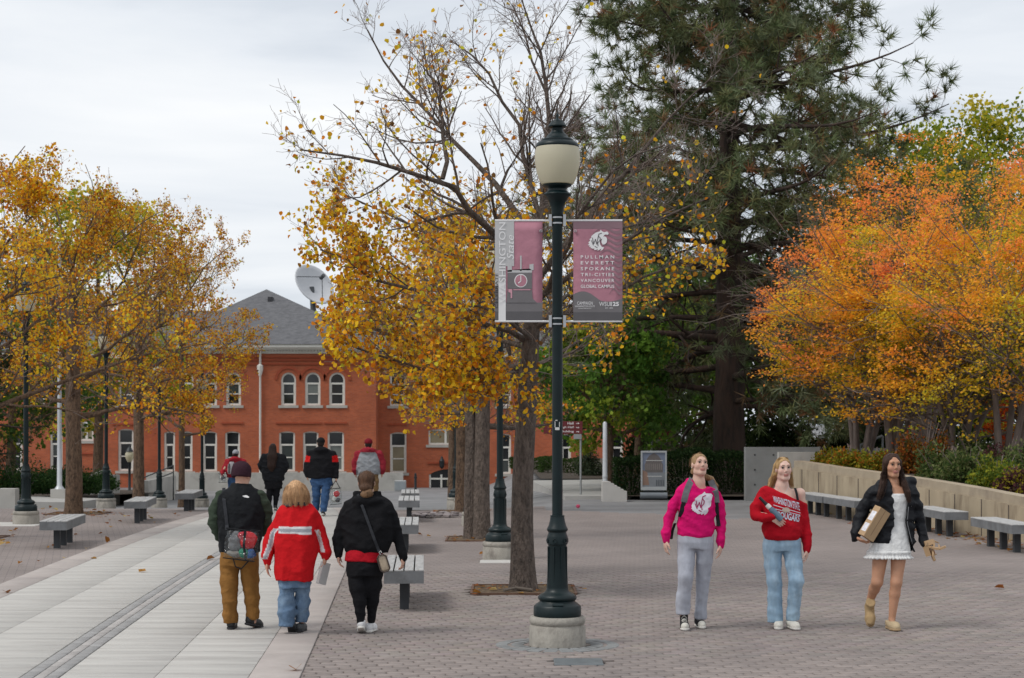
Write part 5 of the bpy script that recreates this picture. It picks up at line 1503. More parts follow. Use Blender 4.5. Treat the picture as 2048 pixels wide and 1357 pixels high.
# ------------------------------------------------------------------ maples of the planter: many slim stems, layered orange crowns
MAP_PAL = [(0.95, 0.33, 0.10), (0.94, 0.40, 0.05), (0.88, 0.55, 0.04), (0.66, 0.60, 0.05), (0.40, 0.48, 0.06)]
def maple(x, yv, z, h, rad, label, seed, nst=5, nleaf=26000, hue=0.0, cshift=(0, 0)):
    rng = np.random.default_rng(seed)
    e = empty('maple_tree', (x, yv, z), label=label, cat='tree', group='orange maples in the planter')
    LP = []; LR = []
    for k in range(nst):
        a = k * 2 * math.pi / nst + rng.uniform(-.3, .3)
        top = np.array([cshift[0] + rad * 0.45 * math.cos(a), cshift[1] + rad * 0.45 * math.sin(a), h * rng.uniform(0.5, 0.7)])
        b = np.array([0.12 * math.cos(a), 0.12 * math.sin(a), -0.05])
        pts = [b, b + (top - b) * np.array([0.22, 0.22, 0.35]), b + (top - b) * np.array([0.55, 0.55, 0.7]), top]
        trunk_mesh(e, pts, [0.085, 0.065, 0.05, 0.03], bark_maple, 9, 'stem', seed + k, flare=True)
        LP.append(resample(pts, 9)); LR.append(np.linspace(0.07, 0.025, 9))
    LP = np.stack(LP); LR = np.stack(LR)
    acc = Acc()
    A, AR = spawn(rng, LP, LR, 13, (0.24, 1.0), (62, 14), (0.5, 0.9), up=0.04, wander=0.12, n=7, plane=0.3, taper=False)
    B, BR = spawn(rng, A, AR, 9, (0.2, 1.0), (45, 14), (0.35, 0.6), up=0.06, wander=0.12, n=4, plane=0.75)
    T, TR = spawn(rng, B, BR, 5, (0.2, 1.0), (45, 14), (0.35, 0.7), up=0.06, wander=0.14, n=3, plane=0.75, lenmin=0.15)
    V, F = tubes(A, AR, 5); acc.add(V, F); V, F = tubes(B, BR, 3); acc.add(V, F)
    acc.build('limbs', bark_maple, e, smooth=True)
    hv_ = T[::3]; tw = Acc(); V, F = tubes(hv_, TR[::3], 3); tw.add(V, F); tw.build('twigs', bark_maple, e, kind='stuff')
    src = np.concatenate([T.reshape(-1, 3), B[:, 2:].reshape(-1, 3)])
    # keep inside a rounded crown
    c = np.array([cshift[0], cshift[1], h * 0.54]); q = (src - c) / np.array([rad, rad, h * 0.46])
    src = src[((q ** 2).sum(1) < 1.25) & (src[:, 2] > 0.75 + 0.25 * np.sin(src[:, 0] * 2.0))]
    cl = np.clip(1 + 0.5 * (np.sin(src[:, 0] * 2.6 + seed) + np.sin(src[:, 1] * 2.3) + np.sin(src[:, 2] * 4.2 + seed)), 0.08, 3)
    idx = rng.choice(len(src), nleaf, p=cl / cl.sum())
    pos = src[idx] + rng.normal(size=(nleaf, 3)) * np.array([0.11, 0.11, 0.03])
    q = (pos - c) / np.array([rad, rad, h * 0.48])
    rr = np.sqrt((q ** 2).sum(1))
    wpos = pos + np.array([x, yv, z])
    f = rr * 1.9 + 1.0 * np.sin(wpos[:, 0] * 1.5 + 1.0) * np.sin(wpos[:, 2] * 2.1 + wpos[:, 1]) + 0.95 * q[:, 2] + 0.25 + rng.normal(size=nleaf) * 0.25 + hue
    kk = np.clip((3.3 - f) * 1.25, 0, 3.999)
    pal = np.array(MAP_PAL); i = kk.astype(int); fr = (kk - i)[:, None]
    cols = pal[i] * (1 - fr) + pal[i + 1] * fr
    cols = cols * (1 + rng.uniform(-0.12, 0.12, (nleaf, 1)))
    V, F, C = leaves(rng, pos, 0.08, cols, flat=0.45, simple=True, fold=0.1, aspect=0.75)
    lv = Acc(); lv.add(V, F, C); lv.build('crown', leaf_m, e, kind='stuff')
    return e
maple(wx(1725, 43), 43.2, 0.95, 5.9, 3.0, 'leftmost orange maple, reaching over the concrete wall and the hedge', 41, 5, 26000, 0.35, (0.55, -0.3))
maple(wx(1790, 42), 42.0, 0.95, 7.4, 2.9, 'second orange maple with pale forked stems, behind the black-jacketed woman', 42, 5, 26000, 0.1, (0.2, 0))
maple(wx(1915, 40), 40.0, 0.92, 5.8, 3.0, 'third orange maple with leaning grey stems above the shrubs', 43, 5, 24000, 0.1, (0.3, -0.3))
maple(wx(2010, 38.5), 38.5, 0.9, 7.0, 3.0, 'rightmost orange maple at the right edge', 44, 5, 24000, 0.15, (0.6, 0))
maple(wx(1850, 47), 47.5, 0.9, 9.0, 3.2, 'taller yellow-orange maple rising behind the others', 45, 5, 22000, -0.5, (0.4, 0))

# ------------------------------------------------------------------ the big pine
def pine(x, yv, z, h, rad, label, seed, zmin=2.4, nb=92, tr=0.52, cnt=(11, 4), needles=34, nl=0.20, pal=None, name='pine_tree', cat='tree', bark=None, tufts_per=3, shape=None, nw=0.013, droop=0.10):
    rng = np.random.default_rng(seed)
    e = empty(name, (x, yv, z), label=label, cat=cat)
    trunk_mesh(e, [(0, 0, -0.1), (0.05, 0, h * 0.3), (0, 0.05, h * 0.65), (0.1, 0, h)], [tr, tr * 0.72, tr * 0.42, 0.05], bark or bark_pine, 16, seed=seed)
    LP = []; LR = []
    for k in range(nb):
        t = (k + rng.random()) / nb
        zz = zmin + (h - zmin) * t ** 0.95
        a = rng.uniform(0, 2 * math.pi)
        L = rad * (shape(t) if shape else (0.55 + 0.45 * math.sin(math.pi * min(1, t * 1.3 + 0.25))) * (1 - 0.5 * max(0, t - 0.5))) * rng.uniform(0.7, 1.12)
        d = np.array([math.cos(a), math.sin(a), rng.uniform(-0.12, 0.30)])
        p = np.array([0, 0, zz]); pts = [p]
        for j in range(7):
            p = p + nrm(d) * L / 7; pts.append(p)
            d = d + np.array([rng.normal() * 0.13, rng.normal() * 0.13, -droop + 0.055 * j + rng.normal() * 0.07])
        LP.append(resample(pts, 10)); LR.append(np.linspace(0.012 * L + 0.02, 0.014, 10))
    LP = np.stack(LP); LR = np.stack(LR)
    B, BR = spawn(rng, LP, LR, cnt[0], (0.12, 1.0), (52, 14), (0.18, 0.34), up=0.08, wander=0.16, n=5, plane=0.35)
    T, TR = spawn(rng, B, BR, cnt[1], (0.3, 1.0), (45, 16), (0.35, 0.6), up=0.2, wander=0.16, n=3, lenmin=0.3)
    lim = Acc(); V, F = tubes(LP, LR, 6); lim.add(V, F); V, F = tubes(B, BR, 3); lim.add(V, F)
    lim.build('limbs', bark or bark_pine, e, smooth=True)
    # needle tufts near twig ends
    tp = []; td = []
    for Q, ends in ((T, tufts_per), (B, tufts_per)):
        dd = nrm(Q[:, -1] - Q[:, -2])
        for j in range(ends):
            f = 1.0 - 0.26 * j
            pos = Q[:, -1] * f + Q[:, -2] * (1 - f) if f > 0 else Q[:, -2]
            tp.append(pos); td.append(dd)
        if Q is B and tufts_per == 1: tp.append(Q[:, 2]); td.append(dd)
    tp = np.concatenate(tp); td = np.concatenate(td); N = len(tp)
    brown = rng.random(N) < 0.13
    base = pick(rng, pal or [(0.075, 0.092, 0.045), (0.055, 0.072, 0.04), (0.10, 0.105, 0.05), (0.085, 0.10, 0.065)], N)
    base[brown] = pick(rng, [(0.24, 0.115, 0.055), (0.2, 0.13, 0.07)], int(brown.sum()))
    K = N * needles
    c = np.repeat(np.arange(N), needles)
    d = nrm(rng.normal(size=(K, 3)) * 0.8 + td[c] * 0.75)
    w = nrm(np.cross(d, rng.normal(size=(K, 3)))) * nw * 0.5
    ln = (nl * rng.uniform(0.7, 1.1, K))[:, None]
    p0 = tp[c] + rng.normal(size=(K, 3)) * 0.02
    V = np.stack([p0 - w, p0 + w, p0 + d * ln], 1).reshape(-1, 3)
    F = np.arange(K * 3).reshape(K, 3)
    C = np.repeat(base[c] * (1 + rng.uniform(-.2, .2, (K, 1))), 3, 0)
    ac = Acc(); ac.add(V, F, C); ac.build('needles', needle_m, e, kind='stuff')
    return e
pine(wx(1457, 53), 53, 0.0, 21.0, 9.2, 'tall dark pine with a thick trunk rising out of the top of the picture', 51, zmin=2.2, nb=112, cnt=(18, 3), needles=25, tufts_per=1, nl=0.40, nw=0.030, pal=[(0.15, 0.185, 0.085), (0.115, 0.145, 0.065), (0.18, 0.19, 0.085), (0.16, 0.19, 0.11)])
pine(-19.0, 60, -0.5, 9.5, 3.4, 'dark green conifer at the left edge behind the plaza trees', 52, zmin=0.8, nb=60, tr=0.22, cnt=(9, 3), needles=22, nl=0.2, tufts_per=1,
     pal=[(0.03, 0.05, 0.025), (0.045, 0.065, 0.03)], name='conifer_tree', shape=lambda t: 1.0 - 0.75 * t, nw=0.018)

# ------------------------------------------------------------------ background trees and shrubs
def bg_tree(x, yv, z, h, rad, label, seed, pal, palw=None, nleaf=9000, size=0.2, tr=0.2, zc=0.58, lo=0.42, group='trees behind the square', nclump=70):
    rng = np.random.default_rng(seed)
    e = empty('leafy_tree', (x, yv, z), label=label, cat='tree', group=group)
    trunk_mesh(e, [(0, 0, -0.1), (0.1, 0, h * 0.3), (0, 0.1, h * 0.7)], [tr, tr * 0.7, tr * 0.3], bark_brown, 10, seed=seed)
    lb, lr = auto_limbs(rng, h, h * 0.28, h * 0.68, 12, rad * 0.8, (10, 60))
    LP = np.stack([resample(l, 8) for l in lb]); LR = np.stack([np.linspace(r * 1.4, 0.015, 8) for r in lr])
    B, BR = spawn(rng, LP, LR, 6, (0.3, 1.0), (45, 14), (0.3, 0.55), n=5)
    ac = Acc(); V, F = tubes(LP, LR, 5); ac.add(V, F); V, F = tubes(B, BR, 3); ac.add(V, F); ac.build('limbs', bark_brown, e, smooth=True)
    # clumps of leaves in the crown volume, thinned between clumps
    cc = nrm(rng.normal(size=(nclump, 3))) * rng.uniform(0.35, 1.0, (nclump, 1)) ** 0.6
    cc = np.concatenate([cc * np.array([rad, rad, h * lo]) + np.array([0, 0, h * zc]), B[:, -1][rng.integers(0, len(B), nclump)]])
    k = rng.integers(0, len(cc), nleaf)
    pos = cc[k] + nrm(rng.normal(size=(nleaf, 3))) * (rng.random((nleaf, 1)) ** 0.5) * np.array([0.26, 0.26, 0.17]) * rad * rng.uniform(0.6, 1.2, (len(cc), 1))[k]
    pos[:, 2] = np.maximum(pos[:, 2], 0.15 * h)
    cb = pick(rng, pal, len(cc), palw, 0.1)
    cols = cb[k] * (1 + rng.uniform(-.25, .25, (nleaf, 1)))
    V, F, C = leaves(rng, pos, size, cols, simple=True, fold=0.12, aspect=0.8)
    lv = Acc(); lv.add(V, F, C); lv.build('crown', leaf_m, e, kind='stuff')
    return e
G1 = [(0.102, 0.204, 0.034), (0.17, 0.289, 0.043), (0.34, 0.408, 0.051), (0.076, 0.145, 0.031)]
G2 = [(0.405, 0.405, 0.041), (0.27, 0.324, 0.034), (0.567, 0.459, 0.041), (0.162, 0.216, 0.027)]
G3 = [(0.076, 0.136, 0.031), (0.051, 0.102, 0.025), (0.136, 0.204, 0.034)]
bg_tree(wx(1215, 51), 51.5, 0, 5.6, 2.2, 'bright green leafy tree behind the white pole', 61, G1, None, 9000, 0.16, 0.16)
bg_tree(wx(1275, 66), 66, 0, 8.2, 3.2, 'yellow-green tree between the white pole and the poster stand', 74, G1 + G2[:2], None, 11000, 0.18, 0.18)
bg_tree(wx(1340, 62), 62, 0, 7.2, 3.0, 'green leafy tree behind the poster stand, left of the pine trunk', 62, G1, (2, 2, 1, 2), 10000, 0.17, 0.18)
bg_tree(wx(1300, 80), 80, 0, 10.5, 4.2, 'taller dark green tree far behind the poster stand', 63, G3, None, 11000, 0.24, 0.25)
bg_tree(wx(1430, 74), 74, 0, 9.5, 4.0, 'dark green tree directly behind the pine trunk', 68, G3, None, 11000, 0.24, 0.25)
bg_tree(wx(1560, 68), 68, 0, 8.5, 3.6, 'dark green tree between the pine trunk and the maples', 64, G3, None, 10000, 0.22, 0.22)
bg_tree(wx(1700, 70), 70, 0, 8.0, 3.8, 'dark green tree behind the leftmost maple stems', 69, G3, None, 10000, 0.22, 0.22)
bg_tree(wx(1850, 60), 60, 0, 12.6, 4.8, 'olive yellow tree rising behind the maples', 65, G2, None, 22000, 0.17, 0.22)
bg_tree(wx(2000, 56), 56, 0, 10.8, 4.6, 'yellow-green tree at the top right edge', 66, G2, (3, 2, 2, 1), 20000, 0.16, 0.22)
bg_tree(wx(1900, 75), 75, 0, 7.5, 4.2, 'dark green tree low behind the right-hand maple stems', 70, G3, None, 10000, 0.22, 0.22)
bg_tree(wx(2060, 72), 72, 0, 7.5, 4.2, 'dark green tree behind the shrubs at the right edge', 73, G3, None, 9000, 0.22, 0.22)
bg_tree(wx(195, 78), 78, -1.2, 14.0, 4.3, 'tall yellow-green tree rising behind the left-row trees', 67, G2, (2, 2, 3, 1), 14000, 0.2, 0.25)
bg_tree(wx(20, 70), 70, -0.8, 9.5, 4.0, 'green tree behind the leftmost lamp post', 71, G3 + [(0.25, 0.25, 0.03)], None, 11000, 0.2, 0.22)
bg_tree(wx(2035, 50), 50, 0.6, 3.0, 1.0, 'small bright red tree between the maple stems at the right edge', 72, [(0.65, 0.09, 0.02), (0.55, 0.13, 0.02)], None, 3500, 0.10, 0.05)
def shrub(x, yv, z, rx, ry, h, label, seed, pal, n=2500, size=0.07, boxy=False, palw=None, group='shrubs in the planter', name='shrub', cat='shrub', nst=9):
    rng = np.random.default_rng(seed)
    e = empty(name, (x, yv, z), label=label, cat=cat, group=group)
    st = []
    for k in range(nst):
        a = rng.uniform(0, 6.28); r = rng.uniform(0.2, 0.85)
        st.append(resample([(0.1 * rx * math.cos(a), 0.1 * ry * math.sin(a), -0.05), (0.6 * r * rx * math.cos(a), 0.6 * r * ry * math.sin(a), h * 0.5), (r * rx * math.cos(a), r * ry * math.sin(a), h * rng.uniform(0.7, 0.95))], 6))
    st = np.stack(st); V, F = tubes(st, np.tile(np.linspace(0.014, 0.005, 6), (nst, 1)), 4)
    ac = Acc(); ac.add(V, F); ac.build('stems', twig_m, e)
    if boxy:
        u = rng.uniform(-1, 1, (n, 3))
        ax = rng.integers(0, 3, n); s = np.sign(rng.uniform(-1, 1, n))
        m = rng.random(n) < 0.8
        u[np.arange(n)[m], ax[m]] = (s * rng.uniform(0.86, 1.03, n))[m]
        u[:, 2] = np.abs(u[:, 2])
        pos = u * np.array([rx, ry, h])
        pos += 0.06 * np.sin(pos[:, [1, 2, 0]] * 4.0 + seed)
    else:
        nc = 26
        cc = nrm(rng.normal(size=(nc, 3))) * rng.uniform(0.3, 0.85, (nc, 1)); cc[:, 2] = np.abs(cc[:, 2]) * rng.uniform(0.5, 1.1, nc)
        k = rng.integers(0, nc, n)
        pos = (cc[k] + nrm(rng.normal(size=(n, 3))) * 0.33 * rng.random((n, 1)) ** 0.5) * np.array([rx, ry, h])
        pos[:, 2] = np.abs(pos[:, 2])
    cols = pick(rng, pal, n, palw, 0.25)
    V, F, C = leaves(rng, pos, size, cols, tipdir=np.array([0, 0, 0.4]), simple=True, fold=0.1, aspect=0.6)
    lv = Acc(); lv.add(V, F, C); lv.build('foliage', leaf_m, e, kind='stuff')
    return e
DK = [(0.018, 0.04, 0.012), (0.03, 0.055, 0.016), (0.012, 0.026, 0.01)]
for k, (u, yy) in enumerate(((1480, 60), (1570, 58), (1660, 60), (1750, 59), (1840, 61), (1930, 60), (2020, 58), (2110, 57), (1300, 67), (1385, 66))):
    shrub(wx(u, yy), yy, 0, 1.5, 1.1, 2.9 + 0.5 * math.sin(k * 2.1), 'tall dark evergreen shrub behind the planter, ' + ('first from the pine', 'second from the pine', 'third from the pine', 'fourth from the pine', 'fifth from the pine', 'sixth from the pine', 'second from the right edge', 'at the right edge', 'left of the pine', 'just left of the pine')[k], 130 + k, [(0.018, 0.035, 0.012), (0.03, 0.05, 0.015), (0.05, 0.075, 0.02)], 5200, 0.17, group='dark evergreen shrubs behind the planter')
HG = 'clipped hedges before the pine'
shrub(wx(1262, 48.6), 48.6, 0, 0.45, 0.6, 1.05, 'dark clipped hedge left of the poster stand', 81, DK, 5000, 0.07, True, group=HG, name='hedge', cat='hedge')
shrub(wx(1365, 49.3), 49.4, 0, 0.8, 0.9, 1.2, 'dark clipped hedge right of the poster stand', 82, DK, 8000, 0.07, True, group=HG, name='hedge', cat='hedge')
shrub(wx(1456, 49.2), 49.3, 0, 0.65, 0.9, 1.12, 'dark clipped hedge at the foot of the pine, beside the grey wall', 83, DK, 7000, 0.07, True, group=HG, name='hedge', cat='hedge')
shrub(wx(1250, 52), 52, 0, 0.4, 0.4, 0.85, 'small reddish brown shrub left of the hedges', 84, [(0.14, 0.06, 0.03), (0.08, 0.08, 0.03)], 1600, 0.07, group=None)
shrub(wx(1120, 70), 70, 0, 0.8, 0.7, 0.55, 'low green shrub under the direction sign', 85, [(0.05, 0.09, 0.02), (0.035, 0.06, 0.018)], 3000, 0.08, True, group=None)
shrub(wx(1180, 66), 66, 0, 0.6, 0.6, 1.5, 'grey-green upright shrub before the right wing of the brick hall', 86, [(0.06, 0.085, 0.05), (0.09, 0.11, 0.06)], 3000, 0.09, group=None)
shrub(wx(1060, 74), 74, 0, 0.8, 0.7, 0.45, 'low green hedge before the brick hall, right of the nearest trunk', 87, [(0.05, 0.08, 0.02), (0.03, 0.05, 0.015)], 3000, 0.08, True, group=None)
YG = [(0.36, 0.30, 0.03), (0.24, 0.26, 0.03), (0.40, 0.15, 0.02), (0.12, 0.14, 0.02)]
RD = [(0.28, 0.07, 0.02), (0.16, 0.09, 0.02), (0.34, 0.13, 0.02), (0.07, 0.07, 0.02)]
GN = [(0.08, 0.12, 0.035), (0.05, 0.085, 0.025), (0.13, 0.17, 0.05), (0.18, 0.19, 0.08)]
PU = [(0.09, 0.035, 0.04), (0.13, 0.05, 0.05), (0.06, 0.04, 0.03)]
for k, (u, yy, z, rx, h, pal, lab) in enumerate((
    (1668, 41.5, 0.93, 0.45, 0.55, YG, 'yellow and rust grasses at the far end of the planter'),
    (1712, 40.0, 0.93, 0.55, 0.6, YG, 'yellow-green shrub left of the black-jacketed woman'),
    (1760, 39.0, 0.92, 0.45, 0.55, YG, 'golden grass clump just behind the black-jacketed woman'),
    (1845, 38.0, 0.90, 0.6, 1.15, RD, 'tall rust-red shrub right of the black-jacketed woman'),
    (1880, 36.0, 0.86, 0.6, 0.75, GN, 'grey-green shrub above the third planter bench'),
    (1935, 35.0, 0.82, 0.65, 0.8, GN, 'broad green shrub in the middle of the planter at the right'),
    (1990, 33.5, 0.78, 0.55, 0.6, [(0.09, 0.15, 0.03), (0.16, 0.2, 0.03), (0.3, 0.3, 0.03)], 'bright green low shrub above the nearest planter bench'),
    (2005, 36.5, 0.82, 0.6, 0.9, PU, 'purple shrub near the right edge'),
    (2040, 32.0, 0.74, 0.5, 0.5, PU + YG[:1], 'low purple and yellow plant at the right edge'),
    (1955, 38.5, 0.85, 0.6, 1.0, GN, 'green shrub between the leaning maple stems'),
    (2060, 35.0, 0.80, 0.7, 0.8, GN, 'green shrub cut by the right edge'))):
    shrub(wx(u, yy), yy, z, rx * 1.2, rx * 1.0, h * 1.12, lab, 90 + k, pal, 3400, 0.08)
for k, (u, yy, z, rx, h, lab) in enumerate(((40, 60, -0.45, 1.6, 1.35, 'dark green shrub mass at the left edge behind the low block'), (95, 62, -0.5, 1.5, 1.25, 'dark green shrub left of the white pole'),
                                      (150, 63, -0.55, 1.3, 1.2, 'dark green shrub right of the white pole'), (195, 66, -0.6, 0.9, 0.85, 'low dark shrub above the sloping concrete wall'))):
    shrub(wx(u, yy), yy, z, rx, rx * 0.9, h, lab, 110 + k, [(0.02, 0.05, 0.015), (0.035, 0.075, 0.02), (0.05, 0.09, 0.025)], 5200, 0.10, group='dark shrubs at the left')
# ------------------------------------------------------------------ fallen leaves, one by one
lrng = np.random.default_rng(77)
def fallen(u, v, size=0.11):
    x, yv, z = ground_pt(u, v)
    c = pick(lrng, [(0.30, 0.13, 0.03), (0.42, 0.23, 0.06), (0.20, 0.075, 0.02), (0.50, 0.36, 0.14)], 1)
    V, F, C = leaves(lrng, np.zeros((1, 3)), size, c, flat=0.9, fold=0.25)
    V = V - V.mean(0); V[:, 2] -= V[:, 2].min()
    o = np_obj('fallen_leaf', V, F, leaf_m, None, cols=C)
    o.location = (x, yv, z + 0.017)
    tag(o, 'small dry autumn leaf lying on the ground', 'leaf', 'fallen leaves scattered on the paving and path')
FL = [(12, 1189), (28, 1063), (22, 1065), (32, 1061), (214, 1088), (283, 1147), (421, 1122), (188, 1120), (76, 1126), (38, 1130), (130, 1119), (172, 1101), (95, 1098), (213, 1050), (240, 1045), (200, 1070), (220, 1057), (150, 1072), (115, 1090), (593, 1345),
      (840, 1072), (858, 1075), (966, 1111), (955, 1190), (985, 1183), (60, 1015), (85, 1020), (100, 1018), (110, 1023), (200, 1027), (190, 1022), (210, 1025), (175, 1020), (160, 1035), (250, 1035), (300, 1040), (310, 1048), (350, 1031), (380, 1026),
      (1660, 1030), (1675, 1034), (1690, 1036), (1710, 1040), (1730, 1047), (1750, 1052), (1845, 1055), (1860, 1060), (1880, 1064), (1905, 1072), (1925, 1078), (1950, 1085), (1960, 1090), (1975, 1092), (2000, 1098), (2020, 1104), (2035, 1101), (1700, 1030), (1790, 1056),
      (1935, 1070), (1980, 1080), (1900, 1062), (2010, 1090), (1965, 1076), (1870, 1052), (4, 1092), (6, 1084), (15, 1090), (110, 1094), (1998, 1179)]
for (u, v) in FL:
    fallen(u + lrng.uniform(-2, 2), v)

# drifts of dry leaves along the planter wall and round the pits
dr_ = np.random.default_rng(5); pos = []
for k in range(520):
    s0 = dr_.uniform(0.3, 1.0) * seg[-1] * 0.8
    x, yv = np.interp(s0, seg, np.array(PW_)[:, 0]), np.interp(s0, seg, np.array(PW_)[:, 1])
    pos.append((x - 0.05 - abs(dr_.normal()) * 0.35, yv + dr_.normal() * 0.1, 0.006))
for (x0, x1, y0, y1) in PITS:
    for k in range(26):
        x, yv = dr_.uniform(x0 - .1, x1 + .1), dr_.uniform(y0 - .1, y1 + .1)
        pos.append((x, yv, float(gz(yv, x)) + 0.022))
for k in range(60):
    x, yv = dr_.normal(-9.4, 0.8), dr_.normal(38.5, 1.2); pos.append((x, yv, float(gz(yv, x)) + 0.006))
pos = np.array(pos); N_ = len(pos)
V, F, C = leaves(dr_, pos, 0.09, pick(dr_, [(0.30, 0.13, 0.03), (0.42, 0.23, 0.06), (0.20, 0.075, 0.02), (0.36, 0.10, 0.02)], N_), flat=0.93, fold=0.15, simple=True)
V[:, 2] = np.maximum(V[:, 2], np.repeat(pos[:, 2], 4))
np_obj('leaf_litter', V, F, leaf_m, None, cols=C, kind='stuff')
# ------------------------------------------------------------------ figures: surfaces grown from joined distance fields
class Field:
    def __init__(s, lo, hi, h):
        s.lo = np.array(lo, float); s.h = h
        s.n = np.ceil((np.array(hi, float) - s.lo) / h).astype(int) + 1
        s.ax = [s.lo[i] + h * np.arange(s.n[i]) for i in range(3)]
        s.d = np.full(tuple(s.n), 9.0, np.float32)
    def sub(s, lo, hi, pad):
        sl = []
        for i in range(3):
            a = int(np.floor((lo[i] - pad - s.lo[i]) / s.h)); b = int(np.ceil((hi[i] + pad - s.lo[i]) / s.h)) + 1
            a = max(0, a); b = min(s.n[i], b)
            if b <= a: return None, None
            sl.append(slice(a, b))
        g = np.meshgrid(s.ax[0][sl[0]], s.ax[1][sl[1]], s.ax[2][sl[2]], indexing='ij')
        return tuple(sl), g
    def join(s, sl, v, k):
        a = s.d[sl]
        if k <= 0: s.d[sl] = np.minimum(a, v); return
        h = np.clip(0.5 + 0.5 * (a - v) / k, 0, 1)
        s.d[sl] = a * (1 - h) + v * h - k * h * (1 - h)
    def carve(s, sl, v, k):
        a = s.d[sl]; v = -v
        if k <= 0: s.d[sl] = np.maximum(a, v); return
        h = np.clip(0.5 - 0.5 * (a - v) / k, 0, 1)
        s.d[sl] = a * (1 - h) + v * h + k * h * (1 - h)
    def cone(s, a, b, ra, rb, k=0.015, flat=None, op='join'):
        a = np.array(a, float); b = np.array(b, float); r = max(ra, rb)
        sl, g = s.sub(np.minimum(a, b) - r, np.maximum(a, b) + r, k + 2 * s.h)
        if sl is None: return
        p = np.stack(g, -1) - a; ba = b - a
        if flat is not None:
            n_, f_ = np.array(flat[0], float), flat[1]; n_ = n_ / np.linalg.norm(n_)
            p = p + (f_ - 1) * (p @ n_)[..., None] * n_; ba = ba + (f_ - 1) * (ba @ n_) * n_
        t = np.clip((p @ ba) / max(ba @ ba, 1e-9), 0, 1)
        v = np.linalg.norm(p - t[..., None] * ba, axis=-1) - (ra + (rb - ra) * t)
        (s.join if op == 'join' else s.carve)(sl, v.astype(np.float32), k)
    def chain(s, pts, k=0.02, flat=None):
        for p, q in zip(pts[:-1], pts[1:]):
            s.cone(p[:3], q[:3], p[3], q[3], k, flat)
    def ell(s, c, r, k=0.01, rot=None, op='join'):
        c = np.array(c, float); r = np.array(r, float); m = r.max()
        sl, g = s.sub(c - m, c + m, k + 2 * s.h)
        if sl is None: return
        p = np.stack(g, -1) - c
        if rot is not None: p = p @ np.array(rot)     # world -> local
        k0 = np.linalg.norm(p / r, axis=-1); k1 = np.linalg.norm(p / r ** 2, axis=-1)
        v = k0 * (k0 - 1) / np.maximum(k1, 1e-6)
        (s.join if op == 'join' else s.carve)(sl, v.astype(np.float32), k)
    def loft(s, lv, k=0.02, e=2.4):
        """lv: rows z, cx, cy, rx, ry (rising or falling z)"""
        lv = np.array(sorted(lv), float)
        z0, z1 = lv[0, 0], lv[-1, 0]; mx = lv[:, 3].max(); my = lv[:, 4].max()
        lo = (lv[:, 1].min() - mx, lv[:, 2].min() - my, z0); hi = (lv[:, 1].max() + mx, lv[:, 2].max() + my, z1)
        sl, g = s.sub(lo, hi, k + 2 * s.h)
        X, Y, Z = g
        zz = s.ax[2][sl[2]]; zf = np.linspace(z0, z1, 160)
        f = []
        for i in range(1, 5):
            y = np.interp(zf, lv[:, 0], lv[:, i]); kk = np.hanning(17); kk /= kk.sum()
            f.append(np.interp(zz, zf, np.convolve(np.pad(y, 8, mode='edge'), kk, 'valid')))
        cx, cy, rx, ry = f
        q = (np.abs((X - cx) / rx) ** e + np.abs((Y - cy) / ry) ** e) ** (1 / e)
        v = (q - 1) * np.minimum(rx, ry)
        cap = np.maximum(Z - z1, z0 - Z)
        v = np.where((cap > 0) & (v > 0), np.hypot(np.maximum(v, 0), np.maximum(cap, 0)), np.maximum(v, cap))
        s.join(sl, v.astype(np.float32), k)
    def grid(s):
        return np.meshgrid(*s.ax, indexing='ij')
    def cut(s, fn):
        """keep only where fn(x,y,z) < 0"""
        X, Y, Z = s.grid()
        s.d = np.maximum(s.d, fn(X, Y, Z).astype(np.float32))
    def folds(s, amp, seed, f=14.0, st=(1, 1, 1.6), zr=None):
        X, Y, Z = s.grid()
        rg = np.random.default_rng(seed); v = 0
        near = np.abs(s.d) < 0.05
        x, y, z = X[near] * st[0], Y[near] * st[1], Z[near] * st[2]
        wv = np.zeros(x.shape)
        for i in range(6):
            d = rg.normal(size=3); d /= np.linalg.norm(d); ff = f * rg.uniform(1.2, 3.6)
            ph = ff * (d[0] * x + d[1] * y + d[2] * z) + 1.4 * np.sin(0.45 * ff * (d[2] * x - d[0] * z)) + rg.uniform(0, 6.28)
            wv += ((1 - np.abs(np.sin(0.5 * ph))) ** 2 * -2.2 + 0.7) / (1 + 0.25 * i)
        a = amp if zr is None else amp * np.interp(Z[near], *zr)
        s.d[near] += (a * wv * 0.42).astype(np.float32)
    def mesh(s):
        d = s.d; sg = (d < 0).astype(np.int8)
        c = np.zeros(tuple(s.n - 1), np.int8)
        O = [(i, j, k) for i in (0, 1) for j in (0, 1) for k in (0, 1)]
        nx, ny, nz = s.n
        for (i, j, k) in O: c += sg[i:nx - 1 + i, j:ny - 1 + j, k:nz - 1 + k]
        act = (c > 0) & (c < 8)
        I = np.argwhere(act)
        idx = np.full(act.shape, -1, np.int32); idx[act] = np.arange(len(I))
        pos = np.zeros((len(I), 3)); cnt = np.zeros(len(I))
        for a in O:
            for ax in range(3):
                if a[ax]: continue
                b = list(a); b[ax] = 1
                A = I + np.array(a); B = I + np.array(b)
                da = d[A[:, 0], A[:, 1], A[:, 2]]; db = d[B[:, 0], B[:, 1], B[:, 2]]
                m = (da < 0) != (db < 0)
                t = da[m] / (da[m] - db[m])
                pos[m] += np.array(a) + 0.0
                pos[m, ax] += t
                cnt[m] += 1
        V = s.lo + s.h * (I + pos / cnt[:, None])
        Fs = []
